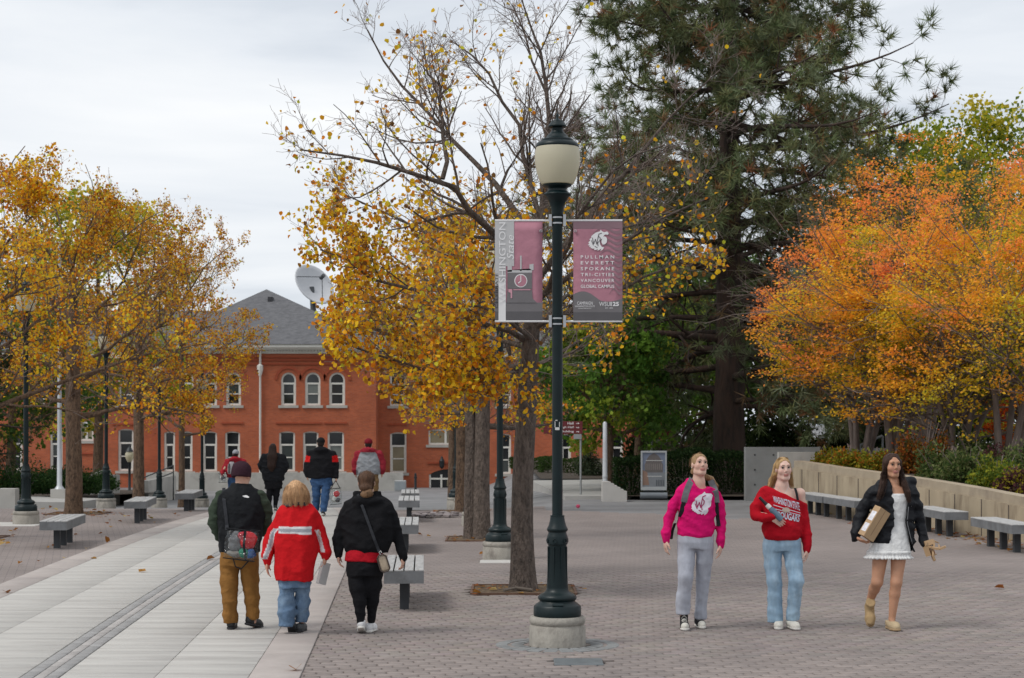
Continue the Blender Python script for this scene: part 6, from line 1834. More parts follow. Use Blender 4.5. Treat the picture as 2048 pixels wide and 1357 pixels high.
        for ax in range(3):
            sl0 = [slice(None)] * 3; sl1 = [slice(None)] * 3
            sl0[ax] = slice(0, -1); sl1[ax] = slice(1, None)
            ch = sg[tuple(sl0)] != sg[tuple(sl1)]
            E = np.argwhere(ch)
            u, w = (ax + 1) % 3, (ax + 2) % 3
            ok = (E[:, u] > 0) & (E[:, w] > 0) & (E[:, u] < s.n[u] - 1) & (E[:, w] < s.n[w] - 1)
            E = E[ok]
            q = []
            for (du, dw) in ((1, 1), (0, 1), (0, 0), (1, 0)):
                C = E.copy(); C[:, u] -= du; C[:, w] -= dw
                q.append(idx[C[:, 0], C[:, 1], C[:, 2]])
            q = np.stack(q, -1)
            inside = sg[E[:, 0], E[:, 1], E[:, 2]] == 1
            q[~inside] = q[~inside][:, ::-1]
            Fs.append(q)
        F = np.concatenate(Fs)
        return V, F[(F >= 0).all(1)]
def smooth_mesh(V, F, it=2, lam=0.5):
    e = np.concatenate([F[:, [0, 1]], F[:, [1, 2]], F[:, [2, 3]], F[:, [3, 0]]])
    for _ in range(it):
        s_ = np.zeros_like(V); c = np.zeros(len(V))
        np.add.at(s_, e[:, 0], V[e[:, 1]]); np.add.at(c, e[:, 0], 1)
        np.add.at(s_, e[:, 1], V[e[:, 0]]); np.add.at(c, e[:, 1], 1)
        V = V + lam * (s_ / np.maximum(c, 1)[:, None] - V)
    return V
def rot_head(yaw, pitch, roll, face):
    """columns: right, forward, up of the head in figure axes; face -1 looks at the camera"""
    base = np.array([[-face * -1.0 if False else (1.0 if face > 0 else -1.0), 0, 0], [0, 1.0 if face > 0 else -1.0, 0], [0, 0, 1.0]])
    cy, sy = math.cos(R(yaw)), math.sin(R(yaw)); cp, sp_ = math.cos(R(pitch)), math.sin(R(pitch)); cr, sr = math.cos(R(roll)), math.sin(R(roll))
    Rz = np.array([[cy, -sy, 0], [sy, cy, 0], [0, 0, 1]]); Rx = np.array([[1, 0, 0], [0, cp, -sp_], [0, sp_, cp]]); Ry = np.array([[cr, 0, sr], [0, 1, 0], [-sr, 0, cr]])
    return Rz @ base @ Rx @ Ry
fab = lambda n, c, rough=0.9, **kw: M('cloth_' + n, c, rough, **{**dict(var=0.12, vscale=14, bump=0.55, bscale=17, bdist=0.03, coord='obj', spec=0.12), **kw})
skin_m = M('skin', rough=0.5, var=0.05, vscale=30, bump=0.03, bscale=300, attr=True, coord='obj', spec=0.35)
skin_m.node_tree.nodes['Principled BSDF'].inputs['Subsurface Weight'].default_value = 0.12
skin_m.node_tree.nodes['Principled BSDF'].inputs['Subsurface Radius'].default_value = (0.012, 0.005, 0.003)
cloth_attr = M('cloth_attr', rough=0.9, var=0.10, vscale=14, bump=0.55, bscale=17, bdist=0.03, attr=True, coord='obj', spec=0.12)
def hair_m(n, c):
    return M('hair_' + n, c, 0.55, var=0.5, vscale=14, bump=0.6, bscale=36, bdist=0.010, stretch=(5.5, 5.5, 0.4), coord='obj', spec=0.18)
class Fig:
    def __init__(s, u0, Y, label, face, fine=True, h=None, cat='person'):
        s.u0, s.Y, s.sc, s.face = u0, Y, FPX / Y, face
        s.x = wx(u0, Y); s.gz = float(gz(Y, s.x)) + (0.015 if s.x < -2 else 0.003)
        s.e = empty('person', (s.x, Y, s.gz), label=label, cat=cat, group=None)
        s.h = h or ((0.0072 if face < 0 else 0.0092) if fine else 0.0135)
        s.hc = 0.0110 if fine else 0.0145
        s.fine = fine
        s.skin = (0.56, 0.33, 0.235)
    def P(s, u, v, dy=0.0):
        return np.array([(u - s.u0) / s.sc, dy, CAMH - (v - 841) / s.sc - s.gz])
    def W(s, p):
        return np.array(p, float) + np.array([s.x, s.Y, s.gz])
    def ch(s, pts, k=1.0):
        return [(*s.P(p[0], p[1], p[2]), p[3] * k / s.sc) for p in pts]
    def lv(s, rows, cy=0.0):
        out = []
        for r_ in rows:
            v, a, b, ry = r_[:4]; c = r_[4] if len(r_) > 4 else cy
            out.append((s.P(0, v)[2], ((a + b) / 2 - s.u0) / s.sc, c, (b - a) / 2 / s.sc, ry))
        return out
    def box(s, u0, u1, v0, v1, dy=0.34):
        a = s.P(u0, v1); b = s.P(u1, v0)
        return (a[0], -dy, a[2]), (b[0], dy, b[2])
    def field(s, u0, u1, v0, v1, dy=0.36, h=None):
        lo, hi = s.box(u0, u1, v0, v1, dy)
        return Field(lo, hi, h or s.hc)
    def make(s, f, name, mat, cols=None, it=1, parent=None, smooth=True):
        V, F = f.mesh()
        if it: V = smooth_mesh(V, F, it)
        o = np_obj(name, V, F, mat, parent or s.e, smooth, None if cols is None else cols(V))
        return o
    # -------------------------------------------------------------- body
    def body(s, head, neck, sh, el, wr, hands, hip, kn, an, hs=1.0, yaw=0, pitch=0, roll=0, r_leg=(0.062, 0.046, 0.042, 0.030), r_arm=(0.032, 0.027, 0.022), torso=None, bounds=None):
        f = s.field(*bounds, dy=0.42, h=s.h)
        Pj = lambda j: s.P(*j)
        c = Pj(head); Rh = rot_head(yaw, pitch, roll, s.face); s.hc_, s.Rh, s.hs = c, Rh, hs
        H = lambda x, y, z: c + Rh @ (np.array([x, y, z]) * hs)
        s.H = H
        f.ell(H(0, -0.012, 0.028), np.array([.074, .094, .084]) * hs, 0.01, Rh)
        f.ell(H(0, 0.022, -0.036), np.array([.058, .066, .078]) * hs, 0.03 * hs, Rh)
        f.ell(H(0, 0.056, -0.094), np.array([.022, .022, .018]) * hs, 0.03, Rh)
        for sx in (-1, 1):
            f.ell(H(sx * .036, .052, -.028), np.array([.027, .027, .026]) * hs, 0.02, Rh)
            f.ell(H(sx * .077, -.005, -.008), np.array([.010, .019, .030]) * hs, 0.006, Rh)
            f.cone(H(sx * .045, -.005, -.075), H(sx * .02, .06, -.102), .022 * hs, .016 * hs, 0.025)
        f.cone(H(-.038, .076, .030), H(.038, .076, .030), .013 * hs, .013 * hs, 0.015)
        if s.fine:
            for sx in (-1, 1):
                f.ell(H(sx * .031, .099, .009), np.array([.015, .0135, .009]) * hs, 0.008, Rh, op='carve')
            f.cone(H(0, .087, .012), H(0, .101, -.024), .007 * hs, .0105 * hs, 0.010)
            for sx in (-1, 1): f.ell(H(sx * .011, .094, -.031), np.array([.0075, .008, .0065]) * hs, 0.006, Rh)
            f.ell(H(0, .0845, -.0585), np.array([.023, .012, .0065]) * hs, 0.006, Rh)
            f.ell(H(0, .0835, -.0695), np.array([.020, .012, .0075]) * hs, 0.006, Rh)
        nk = Pj(neck)
        f.cone(H(0, -.022, -.05), nk + np.array([0, 0, 0.01]), .052 * hs, .057 * hs, 0.025)
        rl0 = r_leg[0]
        # torso
        sh = [Pj(j) for j in sh]; hip = [Pj(j) for j in hip]
        mid = (sh[0] + sh[1]) / 2; pel = (hip[0] + hip[1]) / 2
        f.cone(nk, mid, .055, .07, 0.05); f.cone(sh[0], sh[1], .044, .044, 0.04)
        if torso: f.loft(s.lv(torso), 0.04)
        else:
            f.cone(mid - np.array([0.05, 0, .08]), mid + np.array([0.05, 0, -.08]), .085, .085, 0.05)
            f.cone(mid + np.array([0, 0, -.1]), pel, .09, .095, 0.06)
        f.cone(hip[0], hip[1], rl0 * .82, rl0 * .82, 0.03)
        ra = r_arm
        for i in (0, 1):
            E_, W_ = Pj(el[i]), Pj(wr[i])
            f.cone(sh[i], E_, ra[0] + .006, ra[1], 0.03); f.cone(E_, W_, ra[1], ra[2], 0.02)
            if hands[i] is not None: s.hand(f, W_, *hands[i])
            K_, A_ = Pj(kn[i]), Pj(an[i]); rl = r_leg
            f.cone(hip[i], K_, rl[0], rl[1], 0.04)
            m = K_ * 0.68 + A_ * 0.32 + np.array([0, -0.012 * s.face, 0])
            f.cone(K_, m, rl[1], rl[2], 0.02); f.cone(m, A_, rl[2], rl[3], 0.02)
            f.cone(A_, A_ + np.array([0, 0.03 * s.face, -0.045]), rl[3], .022, 0.01)
        sk = np.array(s.skin)
        def cols(V):
            C = np.tile(sk, (len(V), 1))
            q = (V - c) @ Rh / hs
            n1 = 0.5 + 0.5 * np.sin(V[:, 0] * 37 + V[:, 2] * 29)
            C *= (0.97 + 0.05 * n1)[:, None]
            face_ = (q[:, 1] > 0.03)
            cheek = np.exp(-(((np.abs(q[:, 0]) - .04) / .02) ** 2 + ((q[:, 2] + .03) / .022) ** 2)) * face_
            C = C * (1 - 0.35 * cheek[:, None]) + np.array([0.55, 0.20, 0.15]) * 0.35 * cheek[:, None]
            lips = (np.abs(q[:, 0]) < .025) & (q[:, 2] < -.050) & (q[:, 2] > -.079) & (q[:, 1] > .072)
            C[lips] = np.array([0.44, 0.18, 0.15]) * (1.0 if sk[0] > 0.5 else 0.85)
            return C
        s.make(f, 'body', skin_m, cols, it=1)
        if s.fine and s.face < 0:
            for sx in (-1, 1):
                e_ = MB(); n = 10
                o = H(sx * .031, .0775, .009)
                V = []; F = []
                for i in range(7):
                    for k in range(n):
                        t = math.pi * i / 6; a = 2 * math.pi * k / n
                        V.append(o + Rh @ (np.array([math.sin(t) * math.cos(a), math.cos(t), math.sin(t) * math.sin(a) * .8]) * .0118 * hs))
                for i in range(6):
                    for k in range(n):
                        F.append((i * n + k, i * n + (k + 1) % n, i * n + n + (k + 1) % n, i * n + n + k))
                C = np.array([(0.03, 0.025, 0.022) if i < 2 else ((0.08, 0.075, 0.07) if i == 2 else (0.36, 0.30, 0.27)) for i in range(7) for _ in range(n)])
                np_obj('eye', np.array(V), np.array(F), M('eye', rough=0.2, var=0.0, bump=0, attr=True, coord='obj'), s.e, True, C)
                br = MB(); br.tube([H(sx * x, y, z) for x, y, z in ((.013, .0925, .030), (.025, .0925, .035), (.038, .086, .036), (.048, .077, .031))], [.002 * hs, .0028 * hs, .0025 * hs, .0014 * hs], 6)
                br.build('eyebrow', hair_m('brow', s.brow), s.e, True)
                ls = MB(); ls.tube([H(sx * x, y, z) for x, y, z in ((.018, .0885, .0125), (.026, .0915, .0172), (.036, .0895, .0172), (.044, .083, .012))], (.0018 * hs), 5)
                ls.build('eyelash', M('lash', (0.03, 0.02, 0.017), 0.6, bump=0), s.e, True)
    brow = (0.16, 0.10, 0.06)
    def hand(s, f, w, d, palm, thumb, curl=0.35, sz=1.0):
        """w wrist, d finger direction, palm normal (direction the palm faces), thumb side vector"""
        d = np.array(d, float); d /= np.linalg.norm(d); p = np.array(palm, float); p -= (p @ d) * d; p /= np.linalg.norm(p)
        t = np.cross(d, p); t *= np.sign(t @ np.array(thumb, float)) or 1
        pc = w + d * .045 * sz
        Rm = np.stack([t, p, d], -1)
        f.ell(pc, np.array([.041, .0155, .05]) * sz, 0.01, Rm)
        f.cone(w - d * .01, pc, .024 * sz, .026 * sz, 0.012, flat=(p, 1.4))
        if not s.fine:
            f.cone(pc, pc + d * .06 * sz + p * .02, .026 * sz, .014 * sz, 0.01, flat=(p, 1.5)); f.cone(pc + t * .03, pc + t * .055 + d * .02, .012, .01, 0.008); return
        for j, (off, ln) in enumerate(((.031, .066), (.0105, .074), (-.0105, .069), (-.030, .055))):
            a = w + (d * .084 + t * off) * sz
            sp_ = t * off * 0.35
            c1 = curl * (0.8 + 0.12 * j)
            d1 = d * math.cos(c1) + p * math.sin(c1) + sp_ * 2; d1 /= np.linalg.norm(d1)
            d2 = d * math.cos(c1 * 2.1) + p * math.sin(c1 * 2.1) + sp_; d2 /= np.linalg.norm(d2)
            m = a + d1 * ln * 0.5 * sz; e_ = m + d2 * ln * 0.5 * sz
            f.cone(a - d * .012, m, .0092 * sz, .0084 * sz, 0.003); f.cone(m, e_, .0084 * sz, .0068 * sz, 0.003)
        a = w + (d * .028 + t * .03) * sz
        m = a + (d * .03 + t * .024 + p * .012) * sz; e_ = m + (d * .032 + t * .006 + p * .012) * sz
        f.cone(a, m, .0125 * sz, .0105 * sz, 0.008); f.cone(m, e_, .0105 * sz, .008 * sz, 0.004)
    # -------------------------------------------------------------- shoes
    def shoe(s, ball, yaw, pitch=0.0, L=0.27, um=None, sm=None, high=0.095, wid=1.0, toe_cap=None, laces=False, kind='shoe', lift=0.0):
        f = Field((-0.07, -0.09, -0.03), (L + 0.06, 0.09, high + 0.07), 0.0085 if s.fine else 0.013)
        k = L / 0.27
        f.chain([(.042, 0, .05, .034 * wid), (.12 * k, 0, .048, .036 * wid), (.19 * k, 0, .038, .043 * wid), (.232 * k, 0, .034, .035 * wid)], 0.02)
        f.cone((.052, 0, .05), (.048, 0, high), .036 * wid, .040 * wid, 0.02); f.cone((.10 * k, 0, .05), (.06, 0, high - .005), .036 * wid, .036 * wid, 0.02)
        f.cut(lambda X, Y, Z: np.maximum(0.016 - Z, Z - high))
        q = Field((-0.07, -0.09, -0.02), (L + 0.06, 0.09, 0.06), 0.0085 if s.fine else 0.013)
        X, Y, Z = q.grid(); best = np.full(X.shape, 9.0)
        pr_ = [(.04, .037), (.12 * k, .036), (.19 * k, .047), (.235 * k, .038)]
        for (a, ra), (b, rb) in zip(pr_[:-1], pr_[1:]):
            t = np.clip((X - a) / (b - a), 0, 1); best = np.minimum(best, np.hypot(X - a - t * (b - a), Y) - (ra + (rb - ra) * t) * wid)
        q.d = np.maximum(best, np.abs(Z - 0.0125) - 0.0125).astype(np.float32)
        cp, sp_ = math.cos(pitch), math.sin(pitch); cy, sy = math.cos(yaw), math.sin(yaw)
        bx = .19 * k
        def tr(V):
            x = V[:, 0] - bx; z = V[:, 2]
            x2 = x * cp + z * sp_; z2 = -x * sp_ + z * cp
            return np.stack([ball[0] + x2 * cy - V[:, 1] * sy, ball[1] + x2 * sy + V[:, 1] * cy, lift + z2], -1)
        V, F = f.mesh(); V = smooth_mesh(V, F, 1)
        cols = None
        if toe_cap is not None:
            cols = np.tile(np.array(um), (len(V), 1)); cols[V[:, 0] > .218 * k] = toe_cap
            if laces:
                st = (V[:, 0] > .1 * k) & (V[:, 0] < .19 * k) & (np.abs(V[:, 1]) < .026) & (V[:, 2] > .05) & (np.sin(V[:, 0] * 330) > 0.0)
                cols[st] = toe_cap
        o = np_obj(kind, tr(V), F, cloth_attr if cols is not None else um, s.e, True, cols)
        V, F = q.mesh(); V = smooth_mesh(V, F, 1)
        np_obj('sole', tr(V), F, sm, o, True)
        return o
    # -------------------------------------------------------------- hair
    def hair(s, mat, bounds, cap=1.06, face_open=(0.062, 0.085, 0.105), oc=(0, .115, -.035), extra=None, cut=None, name='hair', low=-0.03):
        f = s.field(*bounds, dy=0.3, h=0.0085 if s.fine else 0.0135)
        H, Rh, hs = s.H, s.Rh, s.hs
        f.ell(H(0, -0.014, 0.030), np.array([.0755, .096, .086]) * hs * cap, 0.01, Rh)
        f.ell(H(0, -0.05, -0.02), np.array([.066, .052, .075]) * hs * cap, 0.02, Rh)
        if extra: extra(f, H, Rh, hs)
        if face_open: f.ell(H(*oc), np.array(face_open) * hs, 0.012, Rh, op='carve')
        if cut: f.cut(cut)
        # strands
        X, Y, Z = f.grid(); near = np.abs(f.d) < 0.03
        a = np.arctan2(Y[near] - s.hc_[1], X[near] - s.hc_[0])
        f.d[near] += (0.0016 * np.sin(a * 31 + Z[near] * 17) + 0.002 * np.sin(a * 13 - Z[near] * 9)).astype(np.float32)
        return s.make(f, name, mat, it=1)
def strands(fig, guides, n, mat, seed=0, spread=1.0, r=0.0016, parent=None):
    """loose locks following guide lines [(x,y,z,radius), ...]"""
    rg = np.random.default_rng(seed); P_ = []; m = 9
    for g_ in guides:
        g_ = np.array(g_, float); q = resample(g_[:, :3], m); rad = np.interp(np.linspace(0, 1, m), np.linspace(0, 1, len(g_)), g_[:, 3])
        for k in range(n):
            o = rg.normal(size=3); o /= np.linalg.norm(o); w_ = rg.normal(size=3) * 0.12
            t = np.linspace(0, 1, m)[:, None]
            P_.append(q + (o + w_ * t) * rad[:, None] * spread * rg.uniform(0.93, 1.12) + 0.006 * np.sin(t * rg.uniform(3, 7) + rg.uniform(0, 6)) * rg.normal(size=3) + np.array([0, 0, -0.02]) * t * rg.random())
    P_ = np.array(P_)
    V, F = tubes(P_, np.tile(np.linspace(r, r * 0.6, m), (len(P_), 1)), 3)
    return np_obj('hair_strands', V, F, mat, fig.e, True, kind='stuff')
def project(obj, pts2, off=0.004, side=-1, ymiss=None):
    """lay figure-space x,z points onto the front (side -1) of a garment"""
    me = obj.data
    bvh = BVHTree.FromPolygons([v.co[:] for v in me.vertices], [tuple(p.vertices) for p in me.polygons])
    out = []; last = ymiss
    for x, z in pts2:
        h = bvh.ray_cast(Vector((x, side * 1.0, z)), Vector((0, -side, 0)))
        y = h[0].y if h[0] is not None else (last if last is not None else 0.0)
        last = y
        out.append((x, y + side * off, z))
    return out
def print_on(fig, garment, polys2, mat, name, off=0.004, maxlen=0.03):
    """flat print: polygons in figure x,z, cut fine enough to follow the cloth"""
    bm = bmesh.new()
    for V, F in polys2:
        vs = [bm.verts.new((v[0], 0, v[1])) for v in V]
        for f in F:
            try: bm.faces.new([vs[i] for i in f])
            except ValueError: pass
    bmesh.ops.triangulate(bm, faces=bm.faces)
    for _ in range(4):
        ed = [e for e in bm.edges if e.calc_length() > maxlen]
        if not ed: break
        bmesh.ops.subdivide_edges(bm, edges=ed, cuts=1)
        bmesh.ops.triangulate(bm, faces=[f for f in bm.faces if len(f.verts) > 3])
    pts = project(garment, [(v.co.x, v.co.z) for v in bm.verts], off, -1)
    for v, p in zip(bm.verts, pts): v.co = p
    me = bpy.data.meshes.new(name); bm.to_mesh(me); bm.free(); me.materials.append(mat)
    o = bpy.data.objects.new(name, me); link(o, fig.e)
    o.parent = garment if garment.parent is fig.e else fig.e
    return o
dn = (0.06, 0, -1)
white_rub = M('white_rubber', (0.62, 0.60, 0.56), 0.6, var=0.1, vscale=20)
black_rub = M('black_rubber', (0.018, 0.018, 0.02), 0.7, var=0.1)
# ================================================================== 1: woman in the pink sweatshirt
A = Fig(1392, 17.46, 'woman in a bright pink sweatshirt and light grey trousers, wearing a backpack', -1)
A.skin = (0.66, 0.42, 0.33); A.brow = (0.26, 0.16, 0.09)
A.body((1399, 930, -.01), (1397, 966, .0), [(1371, 987, 0), (1424, 986, 0)], [(1338, 1040, .02), (1443, 1042, .02)], [(1331, 1080, -.03), (1440, 1089, -.03)],
       [((-0.03, -.05, -1), (0.9, 0.3, 0), (0, -1, 0), 0.4), ((-0.02, -.05, -1), (-0.9, 0.3, 0), (0, -1, 0), 0.45)],
       [(1373, 1082, 0), (1408, 1082, 0)], [(1371, 1152, -.06), (1406, 1158, .04)], [(1366, 1234, .0), (1403, 1240, .09)], hs=0.98, yaw=16, pitch=13, roll=-3, bounds=(1312, 1466, 898, 1262))
pink = fab('pink', (0.62, 0.008, 0.135))
f = A.field(1312, 1466, 950, 1100)
f.loft(A.lv([(956, 1378, 1420, .065), (966, 1366, 1434, .085), (978, 1356, 1440, .10), (992, 1356, 1436, .112), (1012, 1357, 1432, .12), (1040, 1356, 1430, .122), (1060, 1353, 1430, .126), (1071, 1353, 1429, .128), (1078, 1358, 1425, .112)]), 0.02)
f.chain(A.ch([(1364, 982, 0, 15), (1347, 1012, .01, 15), (1337, 1042, .02, 14), (1332, 1068, -.02, 12.5), (1331, 1074, -.03, 11), (1330.5, 1082, -.035, 9)], 0.77), 0.014)
f.chain(A.ch([(1431, 986, 0, 14), (1439, 1012, .01, 14.5), (1443, 1044, .02, 13.5), (1441, 1074, -.02, 12.5), (1440.5, 1082, -.025, 11), (1440, 1091, -.03, 9)], 0.77), 0.014)
p0, p1 = A.P(1374, 956), A.P(1442, 984)
f.cut(lambda X, Y, Z: (Z - (p0[2] + (p1[2] - p0[2]) * (X - p0[0]) / (p1[0] - p0[0]))) * 0.9)
f.ell(A.P(1404, 962, -.03), (.085, .12, .075), 0.02, op='carve')
f.folds(0.0093, 1, 13)
swA = A.make(f, 'sweatshirt', pink)
ex, ez = A.P(1379, 1031)[[0, 2]]; ex2, ez2 = A.P(1424, 983)[[0, 2]]
pw = M('print_white', (0.72, 0.68, 0.74), 0.85, var=0.06, vscale=40)
cg = [(ex + (ex2 - ex) * x / 100, ez + (ez2 - ez) * y / 100) for x, y in COUGAR]
print_on(A, swA, [(cg, [tuple(range(len(cg)))])], pw, 'emblem', 0.004)
ln = []
for l in LINES:
    for p, q in zip(l[:-1], l[1:]):
        d = np.array(q, float) - p; d /= np.linalg.norm(d); nn = np.array((-d[1], d[0])) * 2.0; d = d * 1.4
        V = [np.array(p) - nn - d, np.array(q) - nn + d, np.array(q) + nn + d, np.array(p) + nn - d]
        ln.append(([(ex + (ex2 - ex) * a / 100, ez + (ez2 - ez) * b / 100) for a, b in V], [(0, 1, 2, 3)]))
print_on(A, swA, ln, M('print_pinkdark', (0.34, 0.02, 0.1), 0.85), 'emblem_lines', 0.0065)
gtr = fab('greytrouser', (0.40, 0.415, 0.47), 0.8, bump=0.3, stretch=(1.7, 1.7, 0.6))
f = A.field(1336, 1446, 1062, 1248)
f.loft(A.lv([(1066, 1356, 1427, .112), (1084, 1353, 1428, .122), (1098, 1358, 1424, .108)]), 0.03)
f.chain(A.ch([(1373, 1095, 0, 19), (1371.5, 1122, -.03, 17.2), (1369.5, 1152, -.08, 15.8), (1366.5, 1190, -.04, 14.6), (1365.5, 1218, -.02, 15)]), 0.016); f.chain(A.ch([(1365.5, 1218, -.02, 15), (1365.5, 1234, -.02, 15.5)]), 0.0)
f.chain(A.ch([(1409, 1095, 0, 18.5), (1409, 1122, .01, 16.4), (1407.5, 1158, .05, 14.2), (1405, 1200, .09, 12.6), (1403.5, 1252, .11, 12)]), 0.016)
zl = A.P(0, 1230)[2]; zr = A.P(0, 1241)[2]; xm = A.P(1389, 0)[0]
f.cut(lambda X, Y, Z: np.where(X < xm, zl, zr) - Z)
f.folds(0.0060, 2, 13, (1, 1, 1.3), ([0.1, 0.3, 0.5, 0.7, 0.85], [1.4, 1.0, 1.2, 0.7, 0.5]))
A.make(f, 'trousers', gtr)
conv = dict(um=(0.02, 0.02, 0.023), sm=white_rub, toe_cap=(0.60, 0.58, 0.52), laces=True, high=0.14)
A.shoe(A.P(1367, 0, -.13)[:2], R(-92), 0.0, **conv, lift=0.0); A.shoe(A.P(1403, 0, .03)[:2], R(-84), 0.0, **conv)
hb_ = hair_m('blond', (0.34, 0.215, 0.115))
def ex_(f, H, Rh, hs):
    f.cone(H(0, -.085, .0), H(0.02, -.11, -.05), .035, .03, .02)
    f.chain([(*H(.02, -.11, -.05), .028), (*(A.P(1424, 958, .09)), .024), (*(A.P(1436, 972, .08)), .014)], 0.02)
A.hair(hb_, (1370, 1450, 898, 990), extra=ex_, face_open=(.072, .105, .112), oc=(0, .105, -.03), cap=1.045)
for sx in (-1, 1):
    MB().lathe([(0.001, -.006), (.006, 0), (0.001, .006)], 8, A.H(sx * .088, .0, -.035)).build('earring', M('pearl', (0.7, 0.68, 0.64), 0.25), A.e, True)
strands(A, [[(*A.H(.02, -.11, -.05), .028), (*A.P(1424, 958, .09), .026), (*A.P(1436, 974, .08), .016)], [(*A.H(0, .02, .112), .012), (*A.H(.05, -.03, .09), .02), (*A.H(.06, -.08, .02), .02)], [(*A.H(0, .02, .112), .012), (*A.H(-.05, -.03, .09), .02), (*A.H(-.06, -.08, .02), .02)]], 45, hb_, 1)
# backpack: bag behind, straps over the shoulders
bp = empty('backpack', tuple(A.W((0, .2, 1.0))), label='grey and black backpack worn by the woman in the pink sweatshirt', cat='backpack')
o_ = np.array([0, .2, 1.0])
f = Field((-.2, -.02 , .9), (.2, .34, 1.42), 0.011)
f.loft([(.93, .03, .2, .13, .07), (1.0, .03, .215, .145, .085), (1.2, .03, .215, .145, .085), (1.33, .03, .19, .12, .065), (1.38, .03, .17, .07, .04)], 0.03)
V, F = f.mesh(); np_obj('bag', V - o_, F, fab('packgrey', (0.10, 0.105, 0.11)), bp, True)
def strap(fig, garment, pts, hw, mat, parent, origin, name='strap', th=0.006, off=0.008, th_n=(0, -1, 0)):
    q = [fig.P(u, v)[[0, 2]] for u, v in pts]
    q = resample([(a, 0, b) for a, b in q], 14)
    P3 = np.array(project(garment, [(a[0], a[2]) for a in q], off))
    P3[1:-1, 1] = (P3[:-2, 1] + P3[1:-1, 1] + P3[2:, 1]) / 3
    t = np.gradient(P3, axis=0); w = np.stack([-t[:, 2], 0 * t[:, 0], t[:, 0]], -1); w = nrm(w) * hw
    return MB().ribbon(list(P3 - origin), [tuple(a) for a in w], th_n, th).build(name, mat, parent)
stg = fab('strapgrey', (0.17, 0.175, 0.185)); stb = fab('strapblack', (0.02, 0.021, 0.023))
strap(A, swA, [(1384, 957), (1377, 968), (1370, 985), (1366, 1004)], .031, stg, bp, o_); strap(A, swA, [(1366, 1003), (1362, 1020), (1359, 1034)], .022, stb, bp, o_)
strap(A, swA, [(1421, 961), (1427, 975), (1430, 990), (1432, 1006)], .031, stg, bp, o_); strap(A, swA, [(1432, 1005), (1434, 1030), (1437, 1052)], .018, stb, bp, o_)
MB().ribbon([A.P(1352, 1048, .1) - o_, A.P(1347, 1062, .1) - o_, A.P(1344, 1080, .09) - o_], (.014, 0, 0), (0, 1, 0), .004).build('loose_strap', stb, bp)
# ================================================================== 2: woman in the red sweatshirt
B_ = Fig(1563, 17.5, 'woman in a red lettered off-shoulder sweatshirt and pale blue jeans', -1)
B = B_
B.skin = (0.70, 0.47, 0.385); B.brow = (0.22, 0.13, 0.08)
B.body((1566, 938, -.02), (1564, 974, .0), [(1529, 988, 0), (1600, 987, 0)], [(1509, 1028, -.05), (1611, 1050, .02)], [(1537, 1031, -.21), (1613, 1099, -.02)],
       [((0.80, -.02, -.55), (0.0, 1, 0), (0.6, 0, 1), 0.22), ((-0.05, -.05, -1), (-0.9, 0.3, 0), (0, -1, 0), 0.5)],
       [(1545, 1085, 0), (1584, 1085, 0)], [(1549, 1162, -.02), (1589, 1160, -.1)], [(1551, 1238, .03), (1585, 1236, .02)], hs=1.0, yaw=9, pitch=3, roll=3, bounds=(1484, 1640, 904, 1262), r_arm=(.042, .032, .023))
red = fab('red', (0.44, 0.008, 0.018))
f = B.field(1484, 1640, 960, 1115, dy=.4)
f.loft(B.lv([(966, 1540, 1588, .06), (976, 1522, 1604, .09), (990, 1515, 1607, .115), (1010, 1518, 1605, .135), (1035, 1524, 1604, .15), (1058, 1523, 1605, .16), (1070, 1525, 1603, .155), (1080, 1532, 1597, .13)]), 0.02)
f.chain(B.ch([(1527, 990, 0, 16), (1511, 1014, -.03, 16.5), (1509, 1030, -.06, 15.5), (1522, 1034, -.15, 13.5), (1533, 1032, -.19, 11), (1539, 1030, -.21, 9.5)], 0.77), 0.014)
f.chain(B.ch([(1602, 998, 0, 13), (1608, 1028, .01, 14), (1612, 1056, .02, 14), (1613.5, 1082, -.01, 12), (1613.5, 1090, -.015, 10.5), (1613, 1101, -.02, 9.5)], 0.77), 0.014)
p0, p1 = B.P(1533, 972), B.P(1606, 1004)
f.cut(lambda X, Y, Z: (Z - (p0[2] + (p1[2] - p0[2]) * (X - p0[0]) / (p1[0] - p0[0]))) * 0.9)
f.folds(0.0109, 5, 12)
swB = B.make(f, 'sweatshirt', red)
tw = M('print_bluewhite', (0.62, 0.66, 0.76), 0.85, var=0.12, vscale=60)
def txt(fig, gar, s_t, pts, mat, bold=0.03, off=0.004, name='lettering'):
    """pts: four picture corners lower-left, lower-right, upper-right, upper-left"""
    V, F = text_geo(s_t, 1, 1, 1, bold)
    c = [fig.P(*p)[[0, 2]] for p in pts]
    q = [((1 - a) * (1 - b) * c[0] + a * (1 - b) * c[1] + a * b * c[2] + (1 - a) * b * c[3]) for a, b, _ in V]
    return print_on(fig, gar, [(q, F)], mat, name, off, 0.02)
txt(B, swB, 'WASHINGTON STATE', [(1543.5, 1003.5), (1597, 1021), (1595, 1004.5), (1542.5, 991)], tw, 0.02)
txt(B, swB, 'COUGARS', [(1549, 1034), (1595, 1043.5), (1597.5, 1030), (1549, 1020.5)], tw, 0.03)
def bar(fig, gar, pts, mat, off=0.004):
    q = [fig.P(*p)[[0, 2]] for p in pts]
    return print_on(fig, gar, [(q, [tuple(range(len(q)))])], mat, 'stripe', off, 0.02)
bar(B, swB, [(1543, 1008.5), (1598, 1025), (1598, 1026.2), (1543, 1009.7)], tw); bar(B, swB, [(1543, 1015.5), (1597, 1029), (1597, 1030.2), (1543, 1016.7)], tw)
q = [B.P(1568 + 8.5 * math.cos(t), 1019 + 5.2 * math.sin(t))[[0, 2]] for t in np.linspace(0, 5.2, 12)]
